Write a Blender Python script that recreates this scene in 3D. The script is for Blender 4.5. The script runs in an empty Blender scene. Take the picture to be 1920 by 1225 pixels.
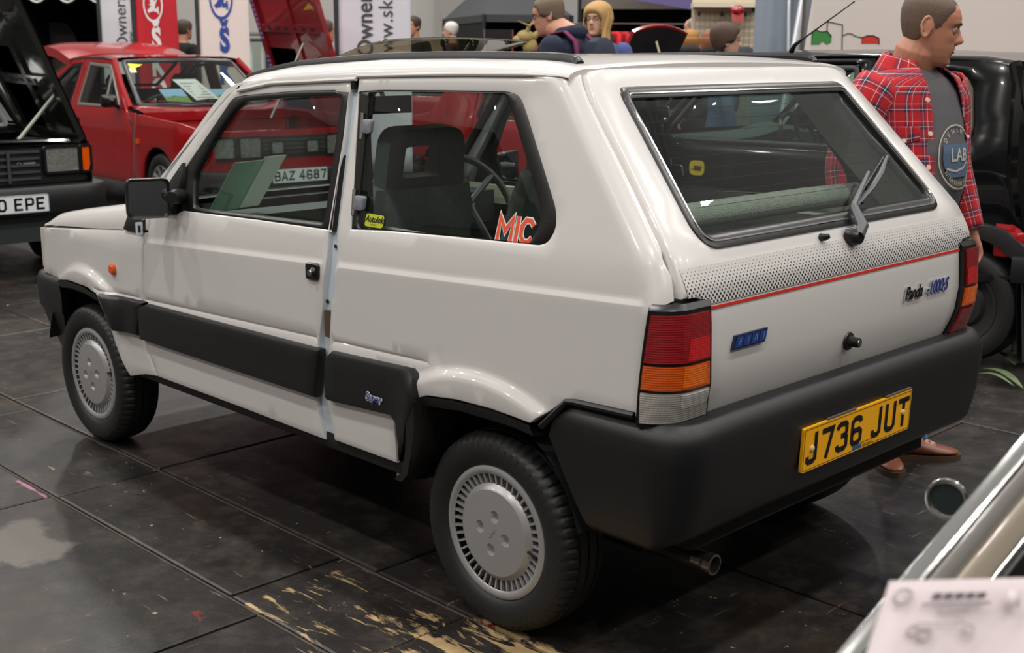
import bpy, bmesh, math, random
from mathutils import Vector, Matrix
from mathutils.geometry import delaunay_2d_cdt
rnd = random.Random(7)
D = bpy.data
COL = bpy.context.scene.collection
PI = math.pi
# ---------------------------------------------------------------- camera, world, lights, exposure
SC = bpy.context.scene
CAM = Vector((-2.0897, 2.7140, 1.4452)); YAW, PITCH, ROLL, FPX = -0.781685, -0.220820, 0.004523, 2303.6
FW = Vector((math.cos(YAW)*math.cos(PITCH), math.sin(YAW)*math.cos(PITCH), math.sin(PITCH)))
_r = FW.cross(Vector((0, 0, 1))).normalized(); _u = _r.cross(FW)
RT = _r*math.cos(ROLL)+_u*math.sin(ROLL); UP = _u*math.cos(ROLL)-_r*math.sin(ROLL)
cam = D.cameras.new('camera'); camo = D.objects.new('camera', cam); COL.objects.link(camo)
camo.matrix_world = Matrix(((RT.x, UP.x, -FW.x, CAM.x), (RT.y, UP.y, -FW.y, CAM.y), (RT.z, UP.z, -FW.z, CAM.z), (0, 0, 0, 1)))
cam.sensor_width = 36; cam.lens = FPX/1920*36; cam.clip_start = .05; cam.clip_end = 200
cam.dof.use_dof = True; cam.dof.focus_distance = 3.2; cam.dof.aperture_fstop = 7.0
SC.camera = camo
world = D.worlds.new('hall_ambient'); SC.world = world; world.use_nodes = True
world.node_tree.nodes['Background'].inputs[0].default_value = (1.0, .965, .93, 1)
world.node_tree.nodes['Background'].inputs[1].default_value = .33
def area(name, loc, sx, sy, power, col=(1, .965, .92), rot=(0, 0, 0)):
    l = D.lights.new(name, 'AREA'); l.shape = 'RECTANGLE'; l.size = sx; l.size_y = sy; l.energy = power; l.color = col
    o = D.objects.new(name, l); COL.objects.link(o); o.location = loc; o.rotation_euler = rot
    return o
# rows of high hall lamps, seen only as reflections
for ix in range(6):
    for iy in range(5):
        area('hall_lamp', (-7.5+ix*4.6, 8.9-iy*4.6, 8.2), .36, .36, 160)
SC.view_settings.view_transform = 'Standard'; SC.view_settings.look = 'None'
SC.view_settings.gamma = 1; SC.view_settings.use_curve_mapping = False
SC.view_settings.exposure = -0.10

def at(px, py, depth):
    """world point seen at photograph pixel (px,py), depth metres along the optical axis"""
    return CAM + (FW + RT*((px-960)/FPX) + UP*((612.5-py)/FPX))*depth
def ground(px, py, z=0.0):
    d = FW + RT*((px-960)/FPX) + UP*((612.5-py)/FPX)
    return CAM + d*((z-CAM.z)/d.z)

# ---------------------------------------------------------------- materials
def srgb(h):
    if isinstance(h, str):
        c = [int(h[i:i+2], 16)/255 for i in (0, 2, 4)]
    else: c = h
    return tuple(x/12.92 if x <= .04045 else ((x+.055)/1.055)**2.4 for x in c)+(1,)
MATS = {}
def mat(name, col, rough=.5, metal=0, coat=0, spec=.5, noise=None, bump=None, sheen=0, trans=0):
    """noise=(scale, amount) varies the colour; bump=(scale, strength)"""
    if name in MATS: return MATS[name]
    m = D.materials.new(name); m.use_nodes = True; nt = m.node_tree; b = nt.nodes['Principled BSDF']
    c = srgb(col); b.inputs['Base Color'].default_value = c
    b.inputs['Roughness'].default_value = rough; b.inputs['Metallic'].default_value = metal
    b.inputs['Specular IOR Level'].default_value = spec
    if coat: b.inputs['Coat Weight'].default_value = coat; b.inputs['Coat Roughness'].default_value = .03
    if sheen: b.inputs['Sheen Weight'].default_value = sheen
    if trans: b.inputs['Transmission Weight'].default_value = trans
    if noise or bump:
        tc = nt.nodes.new('ShaderNodeTexCoord')
    if noise:
        n = nt.nodes.new('ShaderNodeTexNoise'); n.inputs['Scale'].default_value = noise[0]; n.inputs['Detail'].default_value = 5
        nt.links.new(tc.outputs['Object'], n.inputs['Vector'])
        mx = nt.nodes.new('ShaderNodeMix'); mx.data_type = 'RGBA'
        k = noise[1]
        mx.inputs[6].default_value = tuple(x*(1-k) for x in c[:3])+(1,); mx.inputs[7].default_value = tuple(min(1, x*(1+k)) for x in c[:3])+(1,)
        nt.links.new(n.outputs['Fac'], mx.inputs[0]); nt.links.new(mx.outputs[2], b.inputs['Base Color'])
    if bump:
        n = nt.nodes.new('ShaderNodeTexNoise'); n.inputs['Scale'].default_value = bump[0]; n.inputs['Detail'].default_value = 3
        nt.links.new(tc.outputs['Object'], n.inputs['Vector'])
        bp = nt.nodes.new('ShaderNodeBump'); bp.inputs['Strength'].default_value = bump[1]; bp.inputs['Distance'].default_value = .01
        nt.links.new(n.outputs['Fac'], bp.inputs['Height']); nt.links.new(bp.outputs['Normal'], b.inputs['Normal'])
    MATS[name] = m; return m
def translucent(name, col, k=.6):
    if name in MATS: return MATS[name]
    m = mat(name, col, .7); nt = m.node_tree; b = nt.nodes['Principled BSDF']; t = nt.nodes.new('ShaderNodeBsdfTranslucent'); t.inputs[0].default_value = srgb(col)
    mx = nt.nodes.new('ShaderNodeMixShader'); mx.inputs[0].default_value = k; o = nt.nodes['Material Output']
    nt.links.new(b.outputs[0], mx.inputs[1]); nt.links.new(t.outputs[0], mx.inputs[2]); nt.links.new(mx.outputs[0], o.inputs[0]); return m
def glass(name, tint, gl=1.0, rough=.0, ior=1.5):
    if name in MATS: return MATS[name]
    m = D.materials.new(name); m.use_nodes = True; nt = m.node_tree; nt.nodes.clear()
    o = nt.nodes.new('ShaderNodeOutputMaterial'); t = nt.nodes.new('ShaderNodeBsdfTransparent'); g = nt.nodes.new('ShaderNodeBsdfGlossy')
    t.inputs[0].default_value = srgb(tint); g.inputs['Roughness'].default_value = rough; g.inputs[0].default_value = (gl, gl, gl, 1)
    f = nt.nodes.new('ShaderNodeFresnel'); 
    ge = nt.nodes.new('ShaderNodeNewGeometry'); m1 = nt.nodes.new('ShaderNodeMath'); m1.operation = 'MULTIPLY_ADD'; m1.inputs[1].default_value = -2; m1.inputs[2].default_value = 1
    m2 = nt.nodes.new('ShaderNodeMath'); m2.operation = 'POWER'; m2.inputs[0].default_value = ior
    nt.links.new(ge.outputs['Backfacing'], m1.inputs[0]); nt.links.new(m1.outputs[0], m2.inputs[1]); nt.links.new(m2.outputs[0], f.inputs[0])   # same reflection from both sides of the pane
    mx = nt.nodes.new('ShaderNodeMixShader')
    nt.links.new(f.outputs[0], mx.inputs[0]); nt.links.new(t.outputs[0], mx.inputs[1]); nt.links.new(g.outputs[0], mx.inputs[2])
    nt.links.new(mx.outputs[0], o.inputs[0]); MATS[name] = m; return m
WHITE = mat('white_car_paint', 'd6d3d0', .28, coat=.8)
JAMB = mat('white_jamb_paint', 'c9d2da', .35, coat=.3)
BLKP = mat('black_bumper_plastic', '1a1a1b', .42, bump=(600, .08), spec=.45)
BLK = mat('black_rubber_trim', '141414', .32)
RUB = mat('tyre_rubber', '191919', .55, bump=(300, .05))
DARK = mat('dark_underside', '0d0d0d', .8)
SILV = mat('silver_wheel_trim', 'a9a8a8', .33, metal=.45, coat=.2)
CHROME = mat('chrome', 'd9d9d6', .12, metal=1)
STEEL = mat('brushed_steel', 'a5a39f', .3, metal=1)
GLASS = glass('green_tinted_window_glass', 'e2ece8')
GLASSD = glass('heated_rear_window_glass', 'd2dbd7')
GLASSB = glass('smoked_sunroof_glass', 'b3a685', .8, 0, 1.3)
CLEAR = glass('clear_window_glass', 'd5e0da')
MIRROR = mat('mirror_glass', 'dfe3e6', .02, metal=1)
SEATD = mat('charcoal_seat_cloth', '666f70', .9, noise=(60, .25))
SEATG = mat('grey_weave_seat_cloth', 'aab2ac', .85, noise=(90, .3))
TRIMD = mat('dark_grey_trim_plastic', '363c3d', .5)
RED = mat('red_car_paint', '9a0c14', .25, coat=.9)
DRED = mat('dark_red_car_paint', '7c1620', .25, coat=.9)
BLACKC = mat('black_car_paint', '060607', .18, coat=.35, spec=.2)
YEL = mat('yellow_plate', 'ffb60f', .35)
WPL = mat('white_plate', 'dfe3e4', .35)
BLKI = mat('black_ink', '0c0c0e', .4)
NOSEL = mat('pale_nose_lens', 'cfc2ae', .2, coat=.5)
AMB = mat('amber_lens', 'e0570a', .15, coat=.6)
REDL = mat('red_lens', '9c0d14', .12, coat=.6)
CLRL = mat('clear_ribbed_lens', 'b5b0a8', .15, coat=.6)
PAPER = mat('paper', 'e4dcde', .7)

# ---------------------------------------------------------------- mesh builder
class MB:
    def __init__(s): s.v = []; s.f = []; s.m = []; s.mats = []
    def mi(s, m):
        if m not in s.mats: s.mats.append(m)
        return s.mats.index(m)
    def add(s, verts, faces, m):
        o = len(s.v); i = s.mi(m); s.v += [tuple(x) for x in verts]
        for f in faces: s.f.append([a+o for a in f]); s.m.append(i)
        return s
    def grid(s, rows, m, cu=False, cv=False):
        n = len(rows); k = len(rows[0]); o = len(s.v); i = s.mi(m)
        for r in rows: s.v += [tuple(x) for x in r]
        for a in range(n if cu else n-1):
            for b in range(k if cv else k-1):
                A = (a+1) % n; B = (b+1) % k
                s.f.append([o+a*k+b, o+A*k+b, o+A*k+B, o+a*k+B]); s.m.append(i)
        return s
    def cap(s, ring, m, flip=False):
        f = list(range(len(ring)));
        return s.add(ring, [f[::-1] if flip else f], m)
    def box(s, c, size, m, mtx=None):
        x, y, z = [q/2 for q in size]; c = Vector(c)
        P = [Vector((a*x, b*y, d*z)) for a in (-1, 1) for b in (-1, 1) for d in (-1, 1)]
        P = [(mtx @ q if mtx else q)+c for q in P]
        return s.add(P, [(0, 1, 3, 2), (4, 6, 7, 5), (0, 4, 5, 1), (2, 3, 7, 6), (0, 2, 6, 4), (1, 5, 7, 3)], m)
    def tube(s, path, r, m, n=8, caps=True, closed=False):
        path = [Vector(q) for q in path]; k = len(path); rr = r if isinstance(r, (list, tuple)) else [r]*k
        rows = []; prev = None
        for i, q in enumerate(path):
            if closed: t = path[(i+1) % k]-path[i-1]
            else: t = path[min(i+1, k-1)]-path[max(i-1, 0)]
            t.normalize()
            if prev is None: a = t.orthogonal().normalized()
            else:
                a = prev-t*prev.dot(t)
                a = a.normalized() if a.length > 1e-6 else t.orthogonal().normalized()
            prev = a; b = t.cross(a)
            rows.append([q+(a*math.cos(2*PI*j/n)+b*math.sin(2*PI*j/n))*rr[i] for j in range(n)])
        s.grid(rows, m, cu=closed, cv=True)
        if caps and not closed: s.cap(rows[0], m, False); s.cap(rows[-1], m, True)
        return s
    def lathe(s, prof, m, axis='z', c=(0, 0, 0), n=32, cb=None):
        rows = []
        for i in range(n):
            a = 2*PI*i/n; row = []
            for k, (r, h) in enumerate(prof):
                if cb: r, h = cb(i, k, r, h)
                x, y = r*math.cos(a), r*math.sin(a)
                p = {'z': (x, y, h), 'y': (x, h, y), 'x': (h, x, y)}[axis]
                row.append((p[0]+c[0], p[1]+c[1], p[2]+c[2]))
            rows.append(row)
        return s.grid(rows, m, cu=True)
    def prism(s, poly, fr, d0, d1, m, holes=()):
        """2D polygon (with holes) in frame fr=(o,u,v,w) between depths d0,d1 along w"""
        o, u, v, w = fr
        V, T = cdt(poly, holes, 0)
        P = lambda a, d: o+u*a[0]+v*a[1]+w*d
        n = len(V)
        s.add([P(a, d1) for a in V], T, m)
        if d0 is not None and abs(d1-d0) > 1e-7:
            s.add([P(a, d0) for a in V], [t[::-1] for t in T], m)
            for lp in [poly]+list(holes):
                k = len(lp); L = [P(a, d0) for a in lp]+[P(a, d1) for a in lp]
                s.add(L, [(i, (i+1) % k, k+(i+1) % k, k+i) for i in range(k)], m)
        return s
    def text(s, txt, fr, h, m, d=.001, off=0, bold=0, sx=1, shear=0, align='CENTER', space=1):
        c = D.curves.new('t', 'FONT'); c.body = txt; c.size = h/.7; c.extrude = 0; c.offset = bold; c.shear = shear
        c.align_x = align; c.align_y = 'CENTER'; c.space_character = space; c.resolution_u = 4
        ob = D.objects.new('t', c); COL.objects.link(ob); dg = bpy.context.evaluated_depsgraph_get()
        me = ob.evaluated_get(dg).to_mesh(); o, u, v, w = fr
        s.add([o+u*(q.co.x*sx)+v*q.co.y+w*(d+off) for q in me.vertices], [tuple(p.vertices) for p in me.polygons], m)
        ob.evaluated_get(dg).to_mesh_clear(); D.objects.remove(ob); D.curves.remove(c)
        return s
    def ribbon(s, pts, w, fr, m, d=0, closed=False):
        """flat stroke of width w along 2D pts"""
        o, u, v, n = fr; P = [Vector(p).to_2d() for p in pts]; k = len(P); L = []; R = []
        for i in range(k):
            a = P[i-1] if (i or closed) else None; b = P[(i+1) % k] if (i < k-1 or closed) else None
            if a is None: t = (b-P[i]).normalized(); nn = Vector((-t.y, t.x)); q = nn
            elif b is None: t = (P[i]-a).normalized(); nn = Vector((-t.y, t.x)); q = nn
            else:
                t1 = (P[i]-a).normalized(); t2 = (b-P[i]).normalized(); n1 = Vector((-t1.y, t1.x)); n2 = Vector((-t2.y, t2.x))
                q = n1+n2
                q = q.normalized() if q.length > 1e-5 else n1
                q = q/max(.5, q.dot(n1))
            L.append(P[i]+q*w/2); R.append(P[i]-q*w/2)
        f3 = lambda a: o+u*a.x+v*a.y+n*d
        return s.grid([[f3(a), f3(b)] for a, b in zip(L, R)], m, cu=closed)
    def mirror_y(s):
        s.v = [(x, -y, z) for x, y, z in s.v]; s.f = [f[::-1] for f in s.f]; return s
    def xform(s, M):
        s.v = [tuple(M @ Vector(q)) for q in s.v]; return s
    def build(s, name, parent=None, ang=35, flat=False):
        me = D.meshes.new(name); me.from_pydata(s.v, [], s.f); 
        for m in s.mats: me.materials.append(m)
        me.polygons.foreach_set('material_index', s.m)
        me.validate(); 
        bm = bmesh.new(); bm.from_mesh(me); bmesh.ops.remove_doubles(bm, verts=bm.verts, dist=1e-5)
        bmesh.ops.recalc_face_normals(bm, faces=bm.faces); bm.to_mesh(me); bm.free()
        if not flat:
            me.polygons.foreach_set('use_smooth', [True]*len(me.polygons)); me.set_sharp_from_angle(angle=math.radians(ang))
        o = D.objects.new(name, me); COL.objects.link(o)
        if parent: o.parent = parent
        return o
def empty(name, label, cat, loc=(0, 0, 0), rz=0, group=None):
    o = D.objects.new(name, None); COL.objects.link(o); o.location = loc; o.rotation_euler = (0, 0, rz); o.empty_display_size = .1
    return tag(o, label, cat, group)
def tag(o, label=None, cat=None, group=None, kind=None):
    if label: o['label'] = label
    if cat: o['category'] = cat
    if group: o['group'] = group
    if kind: o['kind'] = kind
    return o
def frame(o, u, v):
    u = Vector(u).normalized(); v = Vector(v); w = u.cross(v).normalized(); v = w.cross(u).normalized()
    return (Vector(o), u, v, w)

# ---------------------------------------------------------------- 2D helpers
def resample(loop, step):
    out = []; n = len(loop)
    for i in range(n):
        a = Vector(loop[i]).to_2d(); b = Vector(loop[(i+1) % n]).to_2d(); k = max(1, int(math.ceil((b-a).length/step)))
        out += [tuple(a.lerp(b, j/k)) for j in range(k)]
    return out
def rounded(pts, r, n=5):
    out = []; N = len(pts); rs = r if isinstance(r, (list, tuple)) else [r]*N
    for i in range(N):
        p = Vector(pts[i]).to_2d(); a = Vector(pts[i-1]).to_2d()-p; b = Vector(pts[(i+1) % N]).to_2d()-p; R = rs[i]
        if R <= 0: out.append(tuple(p)); continue
        d = min(R, a.length*.48, b.length*.48); A = p+a.normalized()*d; B = p+b.normalized()*d
        for k in range(n+1):
            t = k/n; q = A*(1-t)**2+p*2*t*(1-t)+B*t*t; out.append((q.x, q.y))
    return out
def area2(l): return sum(l[i-1][0]*l[i][1]-l[i][0]*l[i-1][1] for i in range(len(l)))/2
def inset(loop, d):
    """offset a loop towards its inside by d"""
    s = 1 if area2(loop) > 0 else -1; out = []; n = len(loop)
    for i in range(n):
        p = Vector(loop[i]).to_2d(); a = (p-Vector(loop[i-1]).to_2d()); b = (Vector(loop[(i+1) % n]).to_2d()-p)
        if a.length < 1e-7 or b.length < 1e-7: out.append(tuple(p)); continue
        a.normalize(); b.normalize(); na = Vector((-a.y, a.x)); nb = Vector((-b.y, b.x)); q = na+nb
        if q.length < 1e-4: q = na.copy()
        q.normalize(); q = q/max(.6, q.dot(na)); out.append(tuple(p+q*d*s))
    return out
def pip(x, y, l):
    c = False; j = len(l)-1
    for i in range(len(l)):
        if (l[i][1] > y) != (l[j][1] > y) and x < (l[j][0]-l[i][0])*(y-l[i][1])/(l[j][1]-l[i][1])+l[i][0]: c = not c
        j = i
    return c
def cdt(outer, holes, step, extra=()):
    V = []; E = []
    for lp in [outer]+list(holes):
        o = len(V); k = len(lp); V += [Vector(p).to_2d() for p in lp]; E += [(o+i, o+(i+1) % k) for i in range(k)]
    if step:
        xs = [p[0] for p in outer]; ys = [p[1] for p in outer]; nb = len(V)
        for line in extra:
            prev = False
            for p in line:
                ok = pip(p[0], p[1], outer) and not any(pip(p[0], p[1], h) for h in holes)
                ok = ok and all((q.x-p[0])**2+(q.y-p[1])**2 > .008**2 for q in V[:nb])
                if ok:
                    V.append(Vector(p))
                    if prev: E.append((len(V)-2, len(V)-1))
                prev = ok
        B = V[:]
        cell = {}
        for p in B: cell.setdefault((int(p.x//step), int(p.y//step)), []).append(p)
        x = min(xs)+step*.5
        while x < max(xs):
            y = min(ys)+step*.5
            while y < max(ys):
                if pip(x, y, outer) and not any(pip(x, y, h) for h in holes):
                    ci, cj = int(x//step), int(y//step); ok = True
                    for a in (-1, 0, 1):
                        for b in (-1, 0, 1):
                            for p in cell.get((ci+a, cj+b), ()):
                                if (p.x-x)**2+(p.y-y)**2 < (step*.45)**2: ok = False
                    if ok: V.append(Vector((x, y)))
                y += step
            x += step
    r = delaunay_2d_cdt(V, E, [], 0, 1e-6)
    vo, fo = r[0], r[2]
    # keep faces whose centre lies inside
    F = []
    for f in fo:
        cx = sum(vo[i].x for i in f)/len(f); cy = sum(vo[i].y for i in f)/len(f)
        if pip(cx, cy, outer) and not any(pip(cx, cy, h) for h in holes): F.append(list(f))
    return [(p.x, p.y) for p in vo], F
def panel(outer, holes, fmap, m, thick=.014, bev=.004, step=.04, mb=None, medge=None, extra=()):
    """curved sheet: 2D outline with holes put onto the surface fmap(a, b, off); rolled edges"""
    mb = mb or MB(); medge = medge or m
    loops = [resample(l, step) for l in [outer]+list(holes)]
    if area2(loops[0]) < 0: loops[0].reverse()
    for i in range(1, len(loops)):
        if area2(loops[i]) < 0: loops[i].reverse()
    inn = [inset(loops[0], bev)]+[inset(l, -bev) for l in loops[1:]]
    V, F = cdt(inn[0], inn[1:], step, extra)
    mb.add([fmap(a, b, 0) for a, b in V], F, m)
    for k, (l, q) in enumerate(zip(loops, inn)):
        mid = [((a[0]*.7+b[0]*.3), (a[1]*.7+b[1]*.3)) for a, b in zip(l, q)]
        rows = [[fmap(a, b, 0) for a, b in q], [fmap(a, b, -bev*.3) for a, b in mid], [fmap(a, b, -bev) for a, b in l], [fmap(a, b, -thick) for a, b in l]]
        mb.grid(rows[:3], m, cv=True); mb.grid(rows[2:], medge, cv=True)
    return mb
def lerp1(t, xs, ys):
    if t <= xs[0]: return ys[0]
    for i in range(1, len(xs)):
        if t <= xs[i]:
            k = (t-xs[i-1])/(xs[i]-xs[i-1]); return ys[i-1]+(ys[i]-ys[i-1])*k
    return ys[-1]
def sstep(t): t = max(0, min(1, t)); return t*t*(3-2*t)
# ---- stroke glyphs for number plates: (cell 50 x 79)
GL = {'J': [[(8, 22), (8, 12), (14, 7), (30, 7), (38, 13), (38, 79)]], '7': [[(2, 72), (44, 72), (22, 0)]],
 '3': [[(5, 60), (8, 68), (15, 72), (35, 72), (42, 66), (42, 48), (35, 41), (20, 41)], [(35, 41), (43, 34), (43, 13), (36, 7), (14, 7), (7, 12), (5, 20)]],
 '6': [[(42, 60), (40, 68), (33, 72), (16, 72), (7, 64), (7, 15), (15, 7), (35, 7), (43, 14), (43, 34), (35, 41), (18, 41), (8, 33)]],
 'U': [[(7, 79), (7, 15), (15, 7), (35, 7), (43, 15), (43, 79)]], 'T': [[(0, 72), (50, 72)], [(25, 72), (25, 0)]],
 'O': [[(7, 20), (7, 59), (16, 72), (34, 72), (43, 59), (43, 20), (34, 7), (16, 7), (7, 20)]],
 'E': [[(46, 72), (7, 72), (7, 7), (46, 7)], [(7, 41), (40, 41)]], 'P': [[(7, 0), (7, 72), (36, 72), (43, 65), (43, 42), (36, 35), (7, 35)]],
 'B': [[(7, 41), (34, 41), (41, 48), (41, 66), (34, 72), (7, 72), (7, 7), (36, 7), (43, 14), (43, 34), (36, 41)]],
 'A': [[(3, 0), (25, 76), (47, 0)], [(12, 24), (38, 24)]], 'Z': [[(3, 72), (44, 72), (5, 7), (47, 7)]],
 '4': [[(32, 0), (32, 79), (5, 26), (48, 26)]], '8': [[(25, 41), (12, 46), (9, 65), (17, 72), (33, 72), (41, 65), (38, 46), (25, 41), (9, 33), (7, 14), (15, 7), (35, 7), (43, 14), (41, 33), (25, 41)]]}
def plate_text(mb, txt, fr, x0, h, m, d, gap=.011, word=.033, sx=1):
    k = h/79; x = x0; o, u, v, w = fr
    for ch in txt:
        if ch == ' ': x += word; continue
        for st in GL[ch]: mb.ribbon([(x+a*k*sx, b*k-h/2) for a, b in st], .014*h/.079, fr, m, d)
        x += 50*k*sx+gap
    return x
# ================================================================ the hall
def node_floor():
    m = D.materials.new('black_painted_hall_floor'); m.use_nodes = True; nt = m.node_tree; b = nt.nodes['Principled BSDF']
    N = nt.nodes.new; Lk = nt.links.new
    geo = N('ShaderNodeNewGeometry'); pos = geo.outputs['Position']
    def noise(sc, det=5, rough=.6, vec=None, dist=0):
        n = N('ShaderNodeTexNoise'); n.inputs['Scale'].default_value = sc; n.inputs['Detail'].default_value = det; n.inputs['Roughness'].default_value = rough; n.inputs['Distortion'].default_value = dist
        Lk(vec or pos, n.inputs['Vector']); return n.outputs['Fac']
    def M(op, a, c=None, cl=False):
        n = N('ShaderNodeMath'); n.operation = op; n.use_clamp = cl
        for i, q in enumerate((a, c)):
            if q is None: continue
            if isinstance(q, (int, float)): n.inputs[i].default_value = q
            else: Lk(q, n.inputs[i])
        return n.outputs[0]
    def ramp(f, a, c): return M('MULTIPLY', M('SUBTRACT', f, a), 1/(c-a), True)
    def mix(f, A, B):
        n = N('ShaderNodeMix'); n.data_type = 'RGBA'; Lk(f, n.inputs[0])
        for i, q in ((6, A), (7, B)):
            if isinstance(q, tuple): n.inputs[i].default_value = q
            else: Lk(q, n.inputs[i])
        return n.outputs[2]
    def scaled(sx, sy, rz=0):
        n = N('ShaderNodeMapping'); n.inputs['Scale'].default_value = (sx, sy, 1); n.inputs['Rotation'].default_value = (0, 0, rz); Lk(pos, n.inputs['Vector']); return n.outputs[0]
    xyz = N('ShaderNodeSeparateXYZ'); Lk(pos, xyz.inputs[0]); X, Y = xyz.outputs[0], xyz.outputs[1]
    def box(x0, x1, y0, y1, soft=.08):
        f = M('MULTIPLY', ramp(X, x0, x0+soft), M('SUBTRACT', 1, ramp(X, x1-soft, x1)))
        g = M('MULTIPLY', ramp(Y, y0, y0+soft), M('SUBTRACT', 1, ramp(Y, y1-soft, y1)))
        return M('MULTIPLY', f, g, True)
    col = mix(noise(1.3, 6), srgb('131212'), srgb('2b2826'))
    col = mix(M('MULTIPLY', ramp(noise(6, 8, .7), .48, .72), .75), col, srgb('47413b'))
    col = mix(M('MULTIPLY', ramp(noise(1.9, 7, .68, None, .8), .52, .72), .5), col, srgb('4a3c30'))
    # scratches along two directions, fine flecks
    s1 = ramp(noise(5, 3, .5, scaled(1.2, 16, .4)), .68, .76); s2 = ramp(noise(5, 3, .5, scaled(18, 1.1, .15)), .69, .78)
    col = mix(M('MULTIPLY', M('MAXIMUM', s1, s2), .6), col, srgb('8a8178'))
    col = mix(M('MULTIPLY', M('MULTIPLY', ramp(noise(30, 4, .6), .68, .72), ramp(noise(2.3, 3), .42, .54)), .8), col, srgb('b4a58e'))
    # paint worn through to wood on the cover plates
    worn = noise(7, 9, .66, scaled(.55, 2.6), .6); wd = mix(noise(40, 4), srgb('8d7350'), srgb('c1a679'))
    wmask = M('MAXIMUM', M('MULTIPLY', box(-.03, .62, .72, 1.16, .05), 1.0), M('MULTIPLY', box(1.55, 2.3, .65, 1.25, .3), .75))
    wmask = M('MAXIMUM', wmask, M('MULTIPLY', box(-.45, .13, .60, 1.25, .08), 1.35))
    col = mix(ramp(M('MULTIPLY', worn, M('ADD', M('MULTIPLY', wmask, .40), .62)), .55, .60), col, wd)
    # grey filler splash, pink and red paint marks
    blob = M('MULTIPLY', box(1.15, 1.62, 1.16, 1.62, .12), ramp(noise(6, 8, .65), .30, .62)); col = mix(ramp(blob, .22, .42), col, mix(noise(18, 6), srgb('4c4843'), srgb('6a655f')))
    pk = M('MULTIPLY', box(1.69, 1.95, 1.085, 1.125, .02), noise(12)); col = mix(ramp(pk, .3, .4), col, srgb('a8668a'))
    rd = M('MULTIPLY', M('MAXIMUM', box(.52, .66, 1.14, 1.26, .05), box(-.05, .12, .55, .75, .06)), noise(30, 4)); col = mix(ramp(rd, .46, .54), col, srgb('7d211d'))
    Lk(col, b.inputs['Base Color'])
    b.inputs['Specular IOR Level'].default_value = .4
    r = M('ADD', M('MULTIPLY', noise(9, 6), .30), .24); Lk(r, b.inputs['Roughness'])
    bp = N('ShaderNodeBump'); bp.inputs['Strength'].default_value = .25; bp.inputs['Distance'].default_value = .006
    Lk(noise(22, 8, .65), bp.inputs['Height']); Lk(bp.outputs['Normal'], b.inputs['Normal'])
    return m
FLOOR = node_floor(); JOINT = mat('dusty_joint', '4a4038', .9, noise=(25, .5))
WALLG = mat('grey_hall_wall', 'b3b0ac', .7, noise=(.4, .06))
fh = Vector((math.cos(YAW), math.sin(YAW), 0)); rh = Vector((fh.y, -fh.x, 0))
def cw(a, d, z=0): return Vector((CAM.x, CAM.y, 0))+fh*d+rh*a+Vector((0, 0, z))
RZC = YAW        # rotation whose local +x points away from the camera
mb = MB(); mb.box((6, -6, -.11), (52, 52, .2), JOINT); fl = tag(mb.build('floor'), 'black painted hall floor with dusty joints and worn wooden cover plates', kind='structure')
# floor plates: rows of painted sheets with open joints; a narrow service-duct row runs beside the white car
rows_y = [(-22.0, -11.0), (-11.0, -6.6), (-6.6, -4.2), (-4.2, -1.9), (-1.9, -.05), (-.05, .693), (.699, 1.075), (1.083, 2.35), (2.35, 4.6), (4.6, 9)]
for r, (y0, y1) in enumerate(rows_y):
    if (y0, y1) == (.699, 1.075): cuts = [-6, -3.2, -1.6, -.55, .105, .642, 1.693, 2.74, 3.8, 4.9, 6.2, 8, 12, 22]
    elif abs(y0) < 7 and y1 < 5: cuts = [-6, -3.6]+[-2.45+1.22*k+(r % 2)*.5 for k in range(12)]+[13.2, 16, 22]
    else: cuts = [-6, -1, 4, 9, 14, 22]
    for a, c in zip(cuts, cuts[1:]):
        g = .004; ins = .007 if 'x' else 0; dz = rnd.uniform(-.0025, .0015)
        P = [(a+g, y0+g), (c-g, y0+g), (c-g, y1-g), (a+g, y1-g)]; Q_ = [(a+g+ins, y0+g+ins), (c-g-ins, y0+g+ins), (c-g-ins, y1-g-ins), (a+g+ins, y1-g-ins)]
        mb = MB(); V = [Vector((x, y, -.012)) for x, y in P]+[Vector((x, y, -.003+dz)) for x, y in P]+[Vector((x, y, dz)) for x, y in Q_]
        F = [(8, 9, 10, 11)]+[(i, (i+1) % 4, 4+(i+1) % 4, 4+i) for i in range(4)]+[(4+i, 4+(i+1) % 4, 8+(i+1) % 4, 8+i) for i in range(4)]
        mb.add(V, F, FLOOR); mb.build('floor_plate', fl, flat=True)
def wallbox(name, c, size, m, rz, label):
    mb = MB(); mb.box((0, 0, 0), size, m); o = mb.build(name); o.location = c; o.rotation_euler = (0, 0, rz); tag(o, label, kind='structure'); return o
wallbox('wall_back', cw(0, 23.2, 4.4), (.3, 44, 8.8), WALLG, RZC, 'plain grey hall wall far behind the cars')
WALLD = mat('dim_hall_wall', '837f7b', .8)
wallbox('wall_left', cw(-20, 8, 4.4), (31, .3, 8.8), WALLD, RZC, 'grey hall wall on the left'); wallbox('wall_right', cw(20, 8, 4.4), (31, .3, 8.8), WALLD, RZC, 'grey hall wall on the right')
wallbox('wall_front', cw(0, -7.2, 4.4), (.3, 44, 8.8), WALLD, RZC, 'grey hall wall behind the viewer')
wallbox('trim_1', cw(-.95, 22.6, 4.4), (.9, .68, 8.8), mat('grey_pillar_paint', '96938f', .7), RZC, 'darker grey square pillar against the back wall')
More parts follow.
